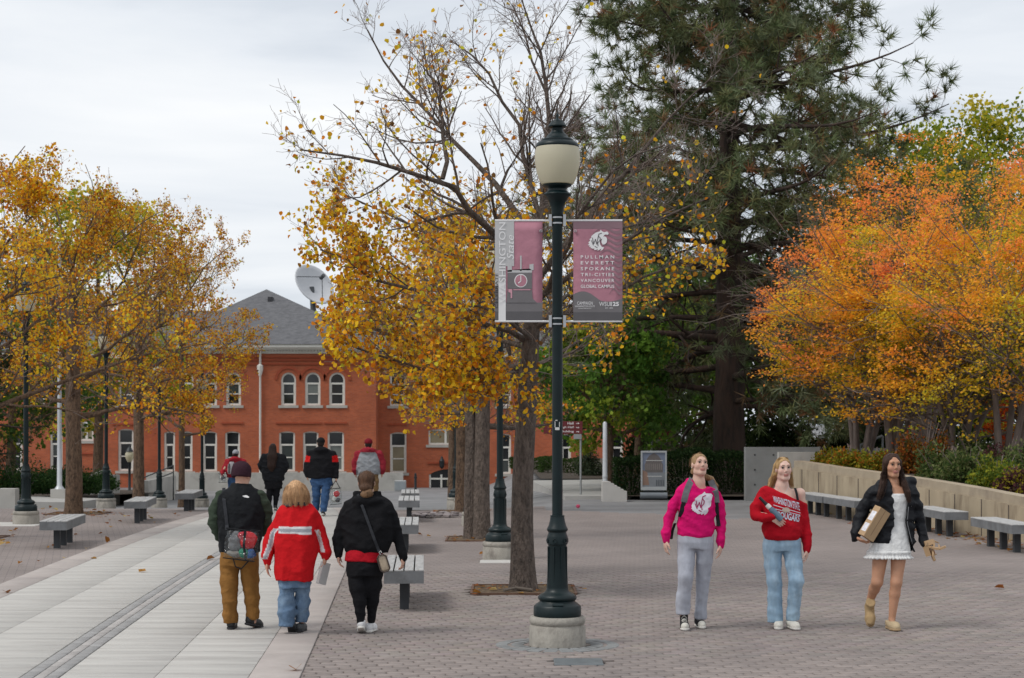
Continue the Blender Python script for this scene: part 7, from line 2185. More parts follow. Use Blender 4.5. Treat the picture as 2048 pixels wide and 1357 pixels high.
print_on(B, swB, [(q, [tuple(range(12))])], M('print_tan', (0.5, 0.4, 0.33), 0.85), 'emblem', 0.006, 0.02)
jn = fab('jeans_pale', (0.275, 0.40, 0.52), 0.9, bump=0.3, stretch=(1.7, 1.7, 0.6), var=0.22, vscale=9, tint=(0.36, 0.48, 0.58), tscale=6)
f = B.field(1512, 1622, 1066, 1254)
f.loft(B.lv([(1070, 1529, 1599, .115), (1090, 1525, 1602, .125), (1102, 1531, 1597, .108)]), 0.03)
f.chain(B.ch([(1545, 1098, 0, 19.5), (1545.5, 1130, 0, 17), (1548, 1162, -.02, 14.6), (1550, 1200, .01, 14.8), (1551, 1262, .03, 17)]), 0.025)
f.chain(B.ch([(1584, 1098, 0, 19), (1586.5, 1130, -.05, 16.6), (1589.5, 1160, -.1, 14.8), (1587, 1200, -.04, 13.6), (1585, 1258, .02, 14)]), 0.025)
zl = B.P(0, 1247)[2]; zr = B.P(0, 1242)[2]; xm = B.P(1568, 0)[0]
f.cut(lambda X, Y, Z: np.where(X < xm, zl, zr) - Z)
f.folds(0.0055, 6, 13, (1, 1, 1.4), ([0.0, 0.15, 0.35, 0.6, 0.85], [1.5, 1.1, 1.2, 0.7, 0.5]))
B.make(f, 'jeans', jn)
cvs = fab('canvas_white', (0.62, 0.60, 0.54)); 
B.shoe(B.P(1554, 0, -.10)[:2], R(-100), 0, um=cvs, sm=white_rub, high=.075); B.shoe(B.P(1586, 0, -.13)[:2], R(-78), 0, um=cvs, sm=white_rub, high=.075)
def ex_(f, H, Rh, hs):
    f.chain([(*H(.062, -.03, .03), .03), (*H(.078, -.035, -.05), .03), (*B.P(1546, 962, .06), .034), (*B.P(1541, 973, .05), .024)], .02)
    f.chain([(*H(-.062, -.03, .03), .03), (*H(-.072, -.04, -.05), .026), (*B.P(1583, 962, .06), .024), (*B.P(1585, 970, .06), .016)], .02)
    f.cone(H(0, -.07, -.02), B.P(1562, 970, .09), .05, .045, .03)
hB = hair_m('blond2', (0.42, 0.27, 0.125))
B.hair(hB, (1520, 1604, 904, 996), extra=ex_, face_open=(.070, .105, .122), oc=(0, .105, -.033), cap=1.05)
strands(B, [[(*B.H(.03, .03, .10), .012), (*B.H(.068, -.01, .04), .022), (*B.H(.078, -.03, -.05), .03), (*B.P(1546, 962, .06), .036), (*B.P(1540, 976, .05), .026)], [(*B.H(-.03, .03, .10), .012), (*B.H(-.066, -.01, .04), .02), (*B.H(-.072, -.03, -.05), .026), (*B.P(1583, 962, .06), .026), (*B.P(1586, 973, .06), .018)]], 70, hB, 2)
for sx in (-1, 1):
    rg_ = MB(); q = B.H(sx * .086, .0, -.05); rg_.tube([q + np.array([0.003 * math.cos(t), .012 * math.cos(t), .012 * math.sin(t)]) for t in np.linspace(0, 6.28, 10)], .0022, 5, False)
    rg_.build('earring', M('gold', (0.6, 0.4, 0.12), 0.3, metal=0.9), B.e, True)
MB().ribbon([B.P(1588.5, 976, .0) + (0, -.052, 0), B.P(1590, 986, -.04) + (0, -.055, 0), B.P(1592, 1000, -.07) + (0, -.045, 0)], (.012, 0, 0), (0, 1, 0), .003).build('top_strap', stb, B.e)
nk = MB(); nk.tube([B.P(1553 + 22 * t, 972 + 16 * math.sin(math.pi * t), -.068 - .03 * math.sin(math.pi * t)) for t in np.linspace(0, 1, 10)], .0018, 5); nk.build('necklace', M('silver', (0.6, 0.6, 0.58), 0.3, metal=0.9), B.e, True)
# bottle under her arm
a, b = B.P(1513, 993, -.19), B.P(1556, 1037, -.235); d = (b - a) / np.linalg.norm(b - a); L = np.linalg.norm(b - a)
bt = empty('bottle', tuple(B.W(a)), label='dark-necked bottle with a white collar held by the woman in the red sweatshirt', cat='bottle')
qz = Vector(d).to_track_quat('Z', 'Y').to_matrix()
def along(mb): mb.v = [tuple(qz @ Vector(p)) for p in mb.v]; return mb
along(MB().lathe([(.010, 0), (.015, .004), (.0155, .06), (.018, .085), (.02, .105)], 12)).build('neck', M('bottle_black', (0.012, 0.012, 0.015), 0.3), bt, True)
along(MB().lathe([(.021, .105), (.025, .118), (.025, .15), (.022, .152)], 12)).build('collar', white_rub, bt, True)
along(MB().lathe([(.022, .152), (.029, .17), (.031, .19), (.031, L), (.02, L + .005)], 14)).build('bottle_body', M('bottle_blue', (0.10, 0.16, 0.22), 0.25), bt, True)
# ================================================================== 3: woman in the white dress and black jacket
C_ = Fig(1782, 17.4, 'woman in a short white dress and open black puffer jacket, carrying a box', -1)
C = C_; C.skin = (0.50, 0.265, 0.165); C.brow = (0.05, 0.03, 0.02)
C.body((1783, 931, -.02), (1786, 968, .0), [(1757, 986, 0), (1815, 986, 0)], [(1720, 1038, .03), (1840, 1043, .02)], [(1710, 1073, -.06), (1848, 1087, -.04)],
       [((0.62, -.12, -.48), (0.4, -.1, 0.9), (0.3, -1, 0.2), 0.5), ((0.72, -.2, -.5), (-0.3, 0.1, -1), (0, -1, 0.2), 0.42)],
       [(1763, 1092, 0), (1799, 1092, 0)], [(1754, 1164, -.01), (1790, 1164, -.06)], [(1747, 1212, .22), (1783, 1238, -.02)], hs=1.02, yaw=13, pitch=1, roll=2, bounds=(1676, 1892, 896, 1262), r_leg=(.085, .056, .053, .033),
       torso=[(975, 1752, 1820, .07), (990, 1752, 1820, .095), (1010, 1756, 1818, .09), (1040, 1764, 1811, .085), (1080, 1752, 1816, .10), (1100, 1748, 1816, .1)])
wht = fab('white', (0.72, 0.72, 0.71), 0.9)
f = C.field(1716, 1836, 978, 1128, h=.008)
f.loft(C.lv([(987, 1754, 1819, .108), (1000, 1754, 1819, .118), (1018, 1758, 1817, .11), (1042, 1763, 1812, .098), (1070, 1750, 1816, .115), (1092, 1740, 1819, .13), (1104, 1736, 1820, .138)]), 0.0)
X, Y, Z = f.grid(); near = np.abs(f.d) < .04; a = np.arctan2(Y[near], X[near] - C.P(1779, 0)[0])
f.d[near] += (0.0035 * np.sin(a * 17 + 3 * np.sin(a * 5)) * np.clip((1.0 - Z[near]) / .25, 0.15, 1)).astype(np.float32)
dr = C.make(f, 'dress', wht)
f = C.field(1716, 1836, 1094, 1128, h=.0065)
f.loft(C.lv([(1101, 1737, 1819, .138), (1107, 1734, 1821, .145), (1116, 1731, 1823, .152)]), 0.0)
X, Y, Z = f.grid(); near = np.abs(f.d) < .04; a = np.arctan2(Y[near], X[near] - C.P(1777, 0)[0])
zz = (C.P(0, 1101)[2] - Z[near]) / .075
f.d[near] += (-0.009 * np.sin(a * 34 + 2 * np.sin(a * 7)) * np.clip(zz, 0.2, 1.1) - 0.006 * np.sin(zz * 8)).astype(np.float32)
C.make(f, 'hem_ruffle', wht, parent=dr)
blk = fab('puffer', (0.009, 0.010, 0.013), 0.6, spec=0.2)
f = C.field(1676, 1880, 952, 1112, dy=.4)
f.loft(C.lv([(958, 1762, 1812, .07), (966, 1750, 1822, .095), (980, 1743, 1830, .115), (1005, 1742, 1831, .125), (1045, 1741, 1830, .13), (1080, 1739, 1830, .135), (1104, 1742, 1828, .13)]), 0.02)
f.chain(C.ch([(1748, 982, 0, 17), (1731, 1012, .03, 17.5), (1720, 1040, .03, 16.5), (1712, 1064, -.03, 15), (1709, 1073, -.05, 13)], 0.77), 0.014)
f.chain(C.ch([(1824, 982, 0, 16), (1834, 1012, .02, 16), (1841, 1046, .02, 15), (1846, 1076, -.02, 13), (1848, 1089, -.035, 12)], 0.77), 0.014)
f.ell(C.P(1822, 966, .05), (.07, .07, .06), .03); f.cone(C.P(1765, 968, .06), C.P(1815, 966, .06), .045, .055, .03)
X, Y, Z = f.grid(); near = np.abs(f.d) < .05
f.d[near] += (-0.010 * np.abs(np.sin((Z[near] + 0.12 * np.abs(X[near])) * 26)) + 0.006).astype(np.float32)
lx = [(985 if False else 955, 1777), (975, 1781), (1000, 1783), (1045, 1783), (1086, 1774)]; rx = [(955, 1798), (975, 1812), (1000, 1811), (1045, 1807), (1086, 1818), (1106, 1827)]
zs = [C.P(0, v)[2] for v, _ in lx]; xs_ = [C.P(u, 0)[0] for _, u in lx]; zs2 = [C.P(0, v)[2] for v, _ in rx]; xs2 = [C.P(u, 0)[0] for _, u in rx]
def opening(X, Y, Z):
    a = np.interp(-Z, [-z for z in zs], xs_); b = np.interp(-Z, [-z for z in zs2], xs2)
    inside = np.minimum(np.minimum(X - a, b - X), 0.03 - Y)
    return inside
f.cut(opening)
zl = C.P(0, 1087)[2]; zr = C.P(0, 1106)[2]; xm = C.P(1790, 0)[0]; xl_ = C.P(1724, 0)[0]
f.cut(lambda X, Y, Z: np.where(X < xl_, -1, np.where(X < xm, zl, zr) - Z))
f.folds(0.0078, 9, 15)
jk = C.make(f, 'jacket', blk)
zp = MB(); zp.tube(project(jk, [(C.P(u + 1.5, 0)[0], C.P(0, v)[2]) for v, u in ((1000, 1812), (1020, 1810), (1045, 1808), (1070, 1814), (1086, 1819))], .003), .004, 5); zp.build('zip', M('zip_steel', (0.2, 0.2, 0.21), 0.4, metal=0.6), jk)
for (u, v) in ((1818, 1012), (1822, 1043), (1825, 1075), (1781, 988)):
    p = project(jk, [(C.P(u, 0)[0], C.P(0, v)[2])], .004)[0]
    o = MB().lathe([(0, -.004), (.0065, 0), (0, .004)], 8).build('snap', M('silver'), jk, True); o.location = p
def ex_(f, H, Rh, hs):
    for sx, pts in ((1, [(1767, 950, -.01), (1763, 968, -.07), (1757, 984, -.11), (1752, 992, -.12)]), (-1, [(1801, 950, -.01), (1806, 968, -.07), (1810, 984, -.12), (1812, 996, -.125)])):
        f.chain([(*H(sx * .03, .03, .095), .02), (*H(sx * .068, .02, .03), .024), (*H(sx * .074, .0, -.05), .026)] + [(*C.P(*p), r_) for p, r_ in zip(pts, (.03, .032, .026, .014))], .02, flat=((0, 1, 0), 1.4))
    f.cone(H(0, -.07, -.02), C.P(1786, 985, .11), .06, .06, .03)
hC = hair_m('dark', (0.045, 0.024, 0.017))
C.hair(hC, (1738, 1828, 894, 1004), cap=1.055, extra=ex_, face_open=(.066, .105, .125), oc=(0, .105, -.036))
strands(C, [[(*C.H(sx * .012, .03, .10), .010), (*C.H(sx * .066, .02, .03), .02), (*C.H(sx * .074, .0, -.05), .026)] + [(*C.P(*p), r_) for p, r_ in zip(pp2, (.03, .034, .03, .018))] for sx, pp2 in ((1, [(1767, 950, -.01), (1763, 968, -.08), (1757, 984, -.125), (1752, 996, -.135)]), (-1, [(1801, 950, -.01), (1806, 968, -.08), (1810, 984, -.135), (1812, 1000, -.14)]))], 80, hC, 3)
su = fab('suede_tan', (0.40, 0.28, 0.15), 0.95); sus = M('boot_sole', (0.36, 0.25, 0.14), 0.8)
C.shoe(C.P(1746, 0, .16)[:2], R(-92), R(58), L=.255, um=su, sm=sus, high=.15, wid=1.15, kind='boot', lift=.075)
C.shoe(C.P(1785, 0, -.1)[:2], R(-82), 0, L=.26, um=fab('suede_pale', (0.46, 0.36, 0.23), 0.95), sm=sus, high=.085, wid=1.18, kind='clog')
# parcel
bc = C.P(1743, 1046, -.13)
pb = empty('cardboard_box', tuple(C.W(bc)), label='long brown cardboard box with white labels under the arm of the woman in white', cat='box')
la = np.array([.53, .05, .85]); la /= np.linalg.norm(la); fa_ = np.array([.35, -.9, -.18]); fa_ -= (fa_ @ la) * la; fa_ /= np.linalg.norm(fa_); sa_ = np.cross(la, fa_)
card = M('cardboard', (0.43, 0.29, 0.165), 0.85, var=0.08, vscale=10, coord='obj')
MB().obox((0, 0, 0), la, fa_, sa_, .165, .052, .068).build('carton', card, pb)
sd = -1 if sa_[0] > 0 else 1
for (t0, w_) in ((.055, .05), (-.075, .045)):
    MB().obox(la * t0 + sa_ * sd * .0695, la, fa_, sa_, w_, .038, .001).build('label', M('label_white', (0.68, 0.68, 0.72), 0.6, var=0.25, vscale=30), pb)
MB().obox(la * .02 + fa_ * .0528, la, fa_, sa_, .145, .0006, .003).build('flap_seam', M('card_dark', (0.25, 0.16, 0.09), 0.9), pb)
# heeled sandals in her hand
tan_l = M('sandal_tan', (0.40, 0.26, 0.14), 0.5, coord='obj'); sw_i = 0
for (c0, d, lab) in ((C.P(1856, 1098, -.10), (0.25, -.25, -.9), 'tan heeled sandal hanging nearer the jacket in the hand of the woman in white'), (C.P(1862, 1099, -.13), (0.75, -.3, .25), 'tan heeled sandal pointing away to the right in the hand of the woman in white')):
    e = empty('sandal', tuple(C.W(c0)), label=lab, cat='sandal', group='pair of heeled sandals')
    d = np.array(d); d = d / np.linalg.norm(d); upv = np.cross(d, (0, 1, 0)); upv /= np.linalg.norm(upv); sdv = np.cross(d, upv)
    MB().ribbon([d * t + upv * z for t, z in ((-.08, .05), (-.03, .045), (.02, .012), (.07, 0), (.12, .004))], [tuple(sdv * w) for w in (.022, .026, .03, .036, .02)], tuple(upv), .010).build('footbed', tan_l, e)
    MB().obox(d * -.066 + upv * .008, d, upv, sdv, .026, .046, .026).build('heel', tan_l, e)
    MB().tube([d * .06 + sdv * .036, d * .06 + upv * .04, d * .06 - sdv * .036], .007, 6).build('toe_strap', tan_l, e, True)
    MB().tube([d * -.07 + sdv * .022 + upv * .06, d * -.04 + upv * .10, d * -.07 - sdv * .022 + upv * .06], .005, 6).build('ankle_strap', tan_l, e, True)
# ================================================================== 4: man in the beanie, seen from behind
D4 = Fig(478, 17.3, 'man in a dark beanie, black vest and brown trousers walking away', 1)
D4.skin = (0.56, 0.33, 0.24)
D4.body((484, 951, .02), (482, 980, 0), [(447, 992, 0), (517, 992, 0)], [(430, 1045, .03), (531, 1045, .06)], [(447, 1082, .14), (515, 1070, .16)], [((.4, .5, -.6), (0, -1, 0), (1, 0, 0.3), .4), ((-.6, .5, -.5), (0, -1, 0), (-1, 0, .3), .4)],
        [(462, 1112, 0), (496, 1112, 0)], [(459, 1185, -.02), (501, 1182, .03)], [(461, 1247, 0), (505, 1244, .06)], hs=1.0, yaw=-22, pitch=-2, bounds=(402, 560, 914, 1268))
f = D4.field(410, 552, 962, 1116, dy=.4)
f.loft(D4.lv([(966, 461, 504, .075, .01), (975, 457, 509, .09), (982, 442, 522, .105), (995, 434, 528, .13), (1020, 432, 529, .16), (1060, 435, 527, .17), (1090, 437, 522, .17), (1106, 439, 520, .162)]), 0.01)
f.folds(0.0093, 11, 11)
vs = D4.make(f, 'vest', fab('vestblack', (0.010, 0.011, 0.013), 0.7))
f = D4.field(402, 560, 968, 1100, dy=.4)
f.chain(D4.ch([(444, 992, 0, 17), (429, 1020, .02, 18), (428, 1050, .03, 17), (437, 1074, .09, 15), (447, 1084, .15, 12)], 0.77), 0.014); f.chain(D4.ch([(520, 992, 0, 17), (531, 1020, .03, 17), (532, 1046, .06, 16), (521, 1066, .13, 14), (513, 1070, .17, 11)], 0.77), 0.014)
f.folds(0.0124, 12, 15)
D4.make(f, 'sleeves', fab('olive', (0.042, 0.058, 0.040), 0.8))
f = D4.field(424, 536, 1092, 1254)
f.loft(D4.lv([(1098, 441, 518, .155), (1118, 441, 518, .155), (1132, 443, 516, .145)]), .02)
f.chain(D4.ch([(460, 1125, 0, 20), (459, 1165, -.02, 18), (460, 1200, -.03, 15.5), (461, 1262, 0, 15)]), .025); f.chain(D4.ch([(498, 1125, 0, 20), (500, 1160, .02, 18), (503, 1200, .04, 15), (505, 1256, .06, 14.5)]), .025)
zl = D4.P(0, 1247)[2]; zr = D4.P(0, 1241)[2]; xm = D4.P(481, 0)[0]
f.cut(lambda X, Y, Z: np.where(X < xm, zl, zr) - Z)
f.folds(0.0075, 13, 14, (1, 1, 2.0), ([0.05, .2, .4, .7, .9], [1.7, 1.3, 1.0, .7, .4]))
D4.make(f, 'trousers', fab('ochre', (0.24, 0.115, 0.032), .9, var=0.16))
bsh = M('shoe_black', (0.012, 0.013, 0.014), .5, coord='obj')
D4.shoe(D4.P(461, 0, .13)[:2], R(92), 0, um=bsh, sm=black_rub, high=.09, wid=1.05); D4.shoe(D4.P(510, 0, .14)[:2], R(62), R(14), um=bsh, sm=black_rub, high=.09, wid=1.05)
def beanie(F_, mat, bounds, band=True):
    f = F_.field(*bounds, dy=.3, h=.008); H, Rh, hs = F_.H, F_.Rh, F_.hs
    f.ell(H(0, -.012, .045), np.array([.096, .112, .098]) * hs, .01, Rh); f.ell(H(0, -.02, .0), np.array([.097, .110, .085]) * hs, .02, Rh)
    zc = F_.hc_[2] - .028
    f.cut(lambda X, Y, Z: zc - Z + 0.18 * (Y - F_.hc_[1]) * -F_.face)
    f.folds(0.0047, 3, 22, (1, 1, .6))
    return F_.make(f, 'beanie', mat)
beanie(D4, fab('beanie', (0.040, 0.018, 0.026), .95, bscale=90, bump=.6), (450, 516, 916, 974))
# small white mark on the vest
pwm = M('mark_white', (0.7, 0.7, 0.7), .8)
for (u, v, r_) in ((495, 992, 3.6), (499, 993.5, 2.6), (491, 991.5, 1.6)):
    q = [D4.P(u + r_ * 1.3 * math.cos(t), v + r_ * .62 * math.sin(t))[[0, 2]] for t in np.linspace(0, math.pi * 2, 9)[:-1]]
    print_on(D4, vs, [(q, [tuple(range(8))])], pwm, 'chest_mark', .004 + .001 * (r_ < 3))
# clear shoulder bag
clear = bpy.data.materials.new('clear_vinyl'); clear.use_nodes = True
def _clr():
    t = clear.node_tree; L = t.links.new; N = t.nodes.new
    tr = N('ShaderNodeBsdfTransparent'); tr.inputs[0].default_value = (0.90, 0.92, 0.92, 1)
    gl = N('ShaderNodeBsdfGlossy'); gl.inputs['Roughness'].default_value = 0.12; gl.inputs['Color'].default_value = (.9, .9, .9, 1)
    g = N('ShaderNodeTexCoord'); nz = N('ShaderNodeTexNoise'); nz.inputs['Scale'].default_value = 16; nz.inputs['Distortion'].default_value = 1.5; L(g.outputs['Object'], nz.inputs['Vector'])
    bp_ = N('ShaderNodeBump'); bp_.inputs['Strength'].default_value = .9; bp_.inputs['Distance'].default_value = .03; L(nz.outputs['Fac'], bp_.inputs['Height']); L(bp_.outputs[0], gl.inputs['Normal'])
    mx = N('ShaderNodeMixShader'); mx.inputs[0].default_value = .07
    L(tr.outputs[0], mx.inputs[1]); L(gl.outputs[0], mx.inputs[2]); L(mx.outputs[0], t.nodes['Material Output'].inputs['Surface'])
_clr()
def clear_bag(fig, uc, vc, dy, w, h, t, label, contents, tilt=0.0, trim=stb):
    c = fig.P(uc, vc, dy); e = empty('clear_bag', tuple(fig.W(c)), label=label, cat='bag')
    ct, st_ = math.cos(tilt), math.sin(tilt); X_, Z_ = np.array([ct, 0, st_]), np.array([-st_, 0, ct]); Y_ = np.array([0, 1.0, 0])
    V = []; F = []; nx, nz = 6, 5
    f = Field((-w, -t * 1.6, -h), (w, t * 1.6, h), .012)
    Xg, Yg, Zg = f.grid()
    q = np.stack([np.abs(Xg) - w / 2 + .02, np.abs(Yg) - t / 2 * (1 + .25 * np.cos(Zg * 6)) + .02, np.abs(Zg) - h / 2 + .02], -1)
    f.d = (np.linalg.norm(np.maximum(q, 0), axis=-1) + np.minimum(q.max(-1), 0) - .02).astype(np.float32)
    f.folds(0.0093, 4, 20)
    V, F = f.mesh(); V = V[:, :1] * X_ + V[:, 1:2] * Y_ + V[:, 2:] * Z_
    np_obj('bag_shell', V, F, clear, e, True)
    tm = MB(); hw, hh, ht = w / 2, h / 2, t / 2
    lp = lambda pts, r_: tm.tube([X_ * a + Y_ * b + Z_ * c_ for a, b, c_ in pts], r_, 6)
    lp([(-hw, -ht, hh), (hw, -ht, hh), (hw, ht, hh), (-hw, ht, hh), (-hw, -ht, hh)], .007); lp([(-hw, -ht, -hh), (hw, -ht, -hh)], .006)
    tm.build('trim', trim, e)
    for i, (a, z, rx_, rz_, col) in enumerate(contents):
        g_ = Field((-w / 2, -t, -h / 2), (w / 2, t, h / 2), .011)
        g_.ell((a * w, 0, z * h), (rx_ * w, t * .36, rz_ * h), 0); g_.folds(.012, 20 + i, 18)
        V, F = g_.mesh()
        if len(V):
            V = V[:, :1] * X_ + V[:, 1:2] * Y_ + V[:, 2:] * Z_
            np_obj('packed_item', V, F, fab('item%d_%d' % (int(uc), i), col), e, True)
    return e, c, (X_, Y_, Z_)
bg, c, (X_, Y_, Z_) = clear_bag(D4, 490, 1086, -.215, .31, .29, .15, 'clear vinyl bag with black straps and red contents behind the beanie man',
    [(.18, .16, .30, .32, (0.60, 0.01, 0.02)), (-.22, .05, .22, .36, (0.16, 0.16, 0.165)), (-.2, -.33, .26, .13, (0.22, 0.20, 0.18)), (.10, -.28, .2, .15, (0.02, 0.22, 0.13)), (.33, -.26, .14, .18, (0.02, 0.10, 0.30)), (.0, .3, .2, .14, (0.5, 0.02, 0.04))], tilt=-.12)
MB().ribbon([X_ * .03 + Y_ * -.085 + Z_ * .145, X_ * .035 + Y_ * -.09, X_ * .07 + Y_ * -.085 + Z_ * -.145], (.012, 0, 0), (0, 1, 0), .004).build('front_strap', stb, bg)
q = [(448, 976), (452, 1000), (456, 1025), (459, 1048)]
P3 = project(vs, [D4.P(u, v)[[0, 2]] for u, v in q], .01)
MB().ribbon([np.array(p) - c for p in P3] + [X_ * -.15 + Z_ * .13 + Y_ * -.06], (.016, 0, .002), (0, 1, 0), .003).build('shoulder_strap', fab('strapgrey2', (.035, .037, .042)), bg)
lp_ = MB(); lp_.tube([X_ * -.06 + Z_ * -.15 + Y_ * -.02, X_ * -.03 + Z_ * -.22 + Y_ * -.03, X_ * .03 + Z_ * -.235 + Y_ * -.03, X_ * .09 + Z_ * -.15 + Y_ * -.02], .007, 6); lp_.build('hanging_loop', stb, bg, True)
# ================================================================== 5: woman in the long red jacket, from behind
E5 = Fig(590, 16.97, 'short blond woman in a long red jacket with a pale stripe, walking away', 1)
E5.body((592, 985, .02), (592, 1010, 0), [(565, 1028, 0), (624, 1028, 0)], [(539, 1088, .02), (650, 1084, 0)], [(535, 1124, -.02), (650, 1112, 0)], [((-.02, .05, -1), (1, 0, 0), (0, 1, 0), .35), ((-.05, .05, -1), (-1, 0.2, 0), (0, 1, 0), .6)],
        [(576, 1150, 0), (604, 1150, 0)], [(574, 1200, -.02), (603, 1205, .05)], [(578, 1243, -.02), (600, 1243, .1)], hs=.98, yaw=-10, bounds=(510, 682, 954, 1272))
f = E5.field(510, 682, 996, 1170, dy=.42)
f.loft(E5.lv([(1003, 573, 611, .08), (1012, 560, 626, .1), (1024, 551, 637, .13), (1060, 547, 639, .165), (1100, 546, 635, .175), (1140, 549, 630, .175), (1162, 550, 628, .17)]), .015)
f.chain(E5.ch([(563, 1032, 0, 18), (547, 1062, .02, 18.5), (539, 1092, .02, 16.5), (535, 1112, -.02, 15.5), (535, 1126, -.02, 11)], 0.77), 0.014); f.chain(E5.ch([(626, 1032, 0, 18), (641, 1060, .02, 16.5), (649, 1084, .01, 15), (652, 1104, 0, 15.5), (650, 1115, 0, 11)], 0.77), 0.014)
f.cut(lambda X, Y, Z: E5.P(0, 1162)[2] - Z)
f.folds(0.0139, 15, 11, (1, 1, .8))
def jc(V):
    C = np.tile(np.array([0.50, 0.010, 0.014]), (len(V), 1))
    v = 841 - (V[:, 2] + E5.gz - CAMH) * E5.sc; u = E5.u0 + V[:, 0] * E5.sc
    tors = (np.abs(u - 593) < 33) & (V[:, 1] < 0.05)
    vv = v - (1059.5 + 0.02 * (u - 593))
    band = tors & (np.abs(vv) < 6.0); edge = tors & (np.abs(np.abs(vv) - 5.2) < 1.9)
    C[band] = (0.30, 0.31, 0.34); C[edge] = (0.62, 0.61, 0.62)
    # stripe on the sleeves, running down the outer back of the arm
    dl = u - np.interp(v, [1050, 1066, 1090, 1125], [560, 547, 541, 529]); ml = (np.abs(dl) < 5.5) & (v > 1056) & (v < 1118) & (u < 562) & (V[:, 1] < .03)
    dr_ = u - np.interp(v, [1050, 1075, 1100], [634, 639, 646]); mr = (np.abs(dr_) < 4) & (v > 1060) & (v < 1105) & (u > 630) & (V[:, 1] < .03)
    C[ml] = (0.34, 0.35, 0.38); C[ml & (np.abs(dl) > 3.4)] = (0.62, .61, .62); C[mr] = (0.62, .61, .62)
    return C
E5.make(f, 'jacket', cloth_attr, jc)
f = E5.field(544, 640, 1146, 1262)
f.loft(E5.lv([(1148, 556, 622, .13), (1175, 557, 621, .13)]), .02)
f.chain(E5.ch([(574, 1168, 0, 17), (574, 1200, -.02, 17), (573, 1228, -.02, 18), (575, 1266, -.03, 18)]), .02); f.chain(E5.ch([(605, 1168, 0, 16.5), (603, 1205, .05, 16), (602, 1232, .08, 15), (600, 1262, .1, 14.5)]), .02)
zl = E5.P(0, 1252)[2]; zr = E5.P(0, 1248)[2]; xm = E5.P(589, 0)[0]
f.cut(lambda X, Y, Z: np.where(X < xm, zl, zr) - Z)
f.folds(0.0124, 16, 15, (1, 1, 1.5))
E5.make(f, 'jeans', fab('jeans_mid', (0.105, 0.165, 0.255), .9, var=0.3, vscale=9, tint=(0.2, 0.28, 0.38), tscale=6))
gsh = M('shoe_grey', (0.06, 0.065, 0.07), .6, coord='obj')
E5.shoe(E5.P(583, 0, .06)[:2], R(80), R(38), L=.25, um=gsh, sm=black_rub, high=.085, lift=.005); E5.shoe(E5.P(600, 0, .2)[:2], R(85), 0, L=.25, um=gsh, sm=black_rub, high=.085)
def ex_(f, H, Rh, hs):
    f.ell(E5.P(592, 990, .0), (.122, .115, .10), .03); f.ell(E5.P(594, 1003, .0), (.112, .105, .05), .02)
E5.hair(hair_m('strawberry', (0.50, 0.30, 0.16)), (556, 632, 954, 1018), extra=ex_, face_open=(.06, .1, .1), oc=(0, .125, -.035))
strands(E5, [[(*E5.P(592, 964, .0), .01), (*E5.P(592 + 20 * math.cos(a_), 976, .10 * math.sin(a_)), .02), (*E5.P(592 + 25 * math.cos(a_), 992, .125 * math.sin(a_)), .02), (*E5.P(593 + 25 * math.cos(a_), 1008, .12 * math.sin(a_)), .016)] for a_ in np.linspace(-3.3, 0.3, 9)], 40, hair_m('strawberry', (0, 0, 0)), 5)
f = E5.field(564, 620, 1000, 1020, h=.008); f.loft(E5.lv([(1004, 568, 616, .105), (1012, 566, 618, .11)]), .01); f.folds(0.0093, 2, 30); E5.make(f, 'fur_collar', fab('collar', (0.07, 0.065, 0.07)))
bc = E5.P(646, 1148, .03)
bk = empty('white_book', tuple(E5.W(bc)), label='white hardback book held by the woman in the long red jacket', cat='book')
aa = np.array([.22, .12, .95]); aa /= np.linalg.norm(aa); nb_ = np.array([.93, -.37, 0]); nb_ -= (nb_ @ aa) * aa; nb_ /= np.linalg.norm(nb_); cb_ = np.cross(aa, nb_)
MB().obox((0, 0, 0), aa, nb_, cb_, .102, .012, .068).build('pages', M('paper', (.66, .64, .6), .8), bk)
for sx in (-1, 1): MB().obox(nb_ * sx * .0145, aa, nb_, cb_, .107, .002, .073).build('cover', M('cover_white', (.7, .7, .7), .5) if sx < 0 else M('cover_grey', (.5, .5, .5), .5), bk)
# ================================================================== 6: woman in the black hoodie, from behind
F6 = Fig(735, 17.05, 'woman in a black hoodie and black leggings with her hair in a bun, walking away', 1)
F6.skin = (0.58, 0.35, 0.26)
F6.body((733, 966, .02), (734, 992, 0), [(706, 1014, 0), (764, 1014, 0)], [(677, 1070, .02), (797, 1074, .02)], [(677, 1108, -.02), (805, 1112, -.03)], [((.06, .05, -1), (1, 0, 0), (0, 1, 0), .5), ((.1, .05, -1), (-1, .2, 0), (0, 1, 0), .55)],
        [(714, 1128, 0), (746, 1128, 0)], [(717, 1180, -.02), (746, 1180, .03)], [(722, 1240, -.02), (741, 1238, .1)], hs=.98, yaw=0, bounds=(650, 830, 934, 1270), r_leg=(.066, .046, .040, .030))
hk = fab('hoodieblack', (0.0095, 0.0095, 0.011), .92)
f = F6.field(650, 830, 984, 1124, dy=.42)
f.loft(F6.lv([(988, 712, 757, .08), (997, 698, 773, .1), (1010, 687, 785, .13), (1040, 683, 789, .16), (1070, 685, 788, .165), (1094, 689, 782, .165), (1106, 694, 776, .145)]), .02)
f.chain(F6.ch([(699, 1012, 0, 18), (684, 1046, .02, 18), (676, 1076, .02, 16), (677, 1098, -.01, 13.5), (677, 1110, -.02, 10)], 0.77), 0.014); f.chain(F6.ch([(772, 1012, 0, 18), (787, 1046, .02, 18), (797, 1076, .02, 15.5), (802, 1098, -.01, 13.5), (806, 1116, -.03, 11)], 0.77), 0.014)
f.ell(F6.P(735, 1001, -.09), (.155, .065, .062), .03); f.cone(F6.P(716, 988, -.02), F6.P(754, 988, -.02), .05, .05, .03)
f.folds(0.0124, 18, 11)
hd = F6.make(f, 'hoodie', hk)
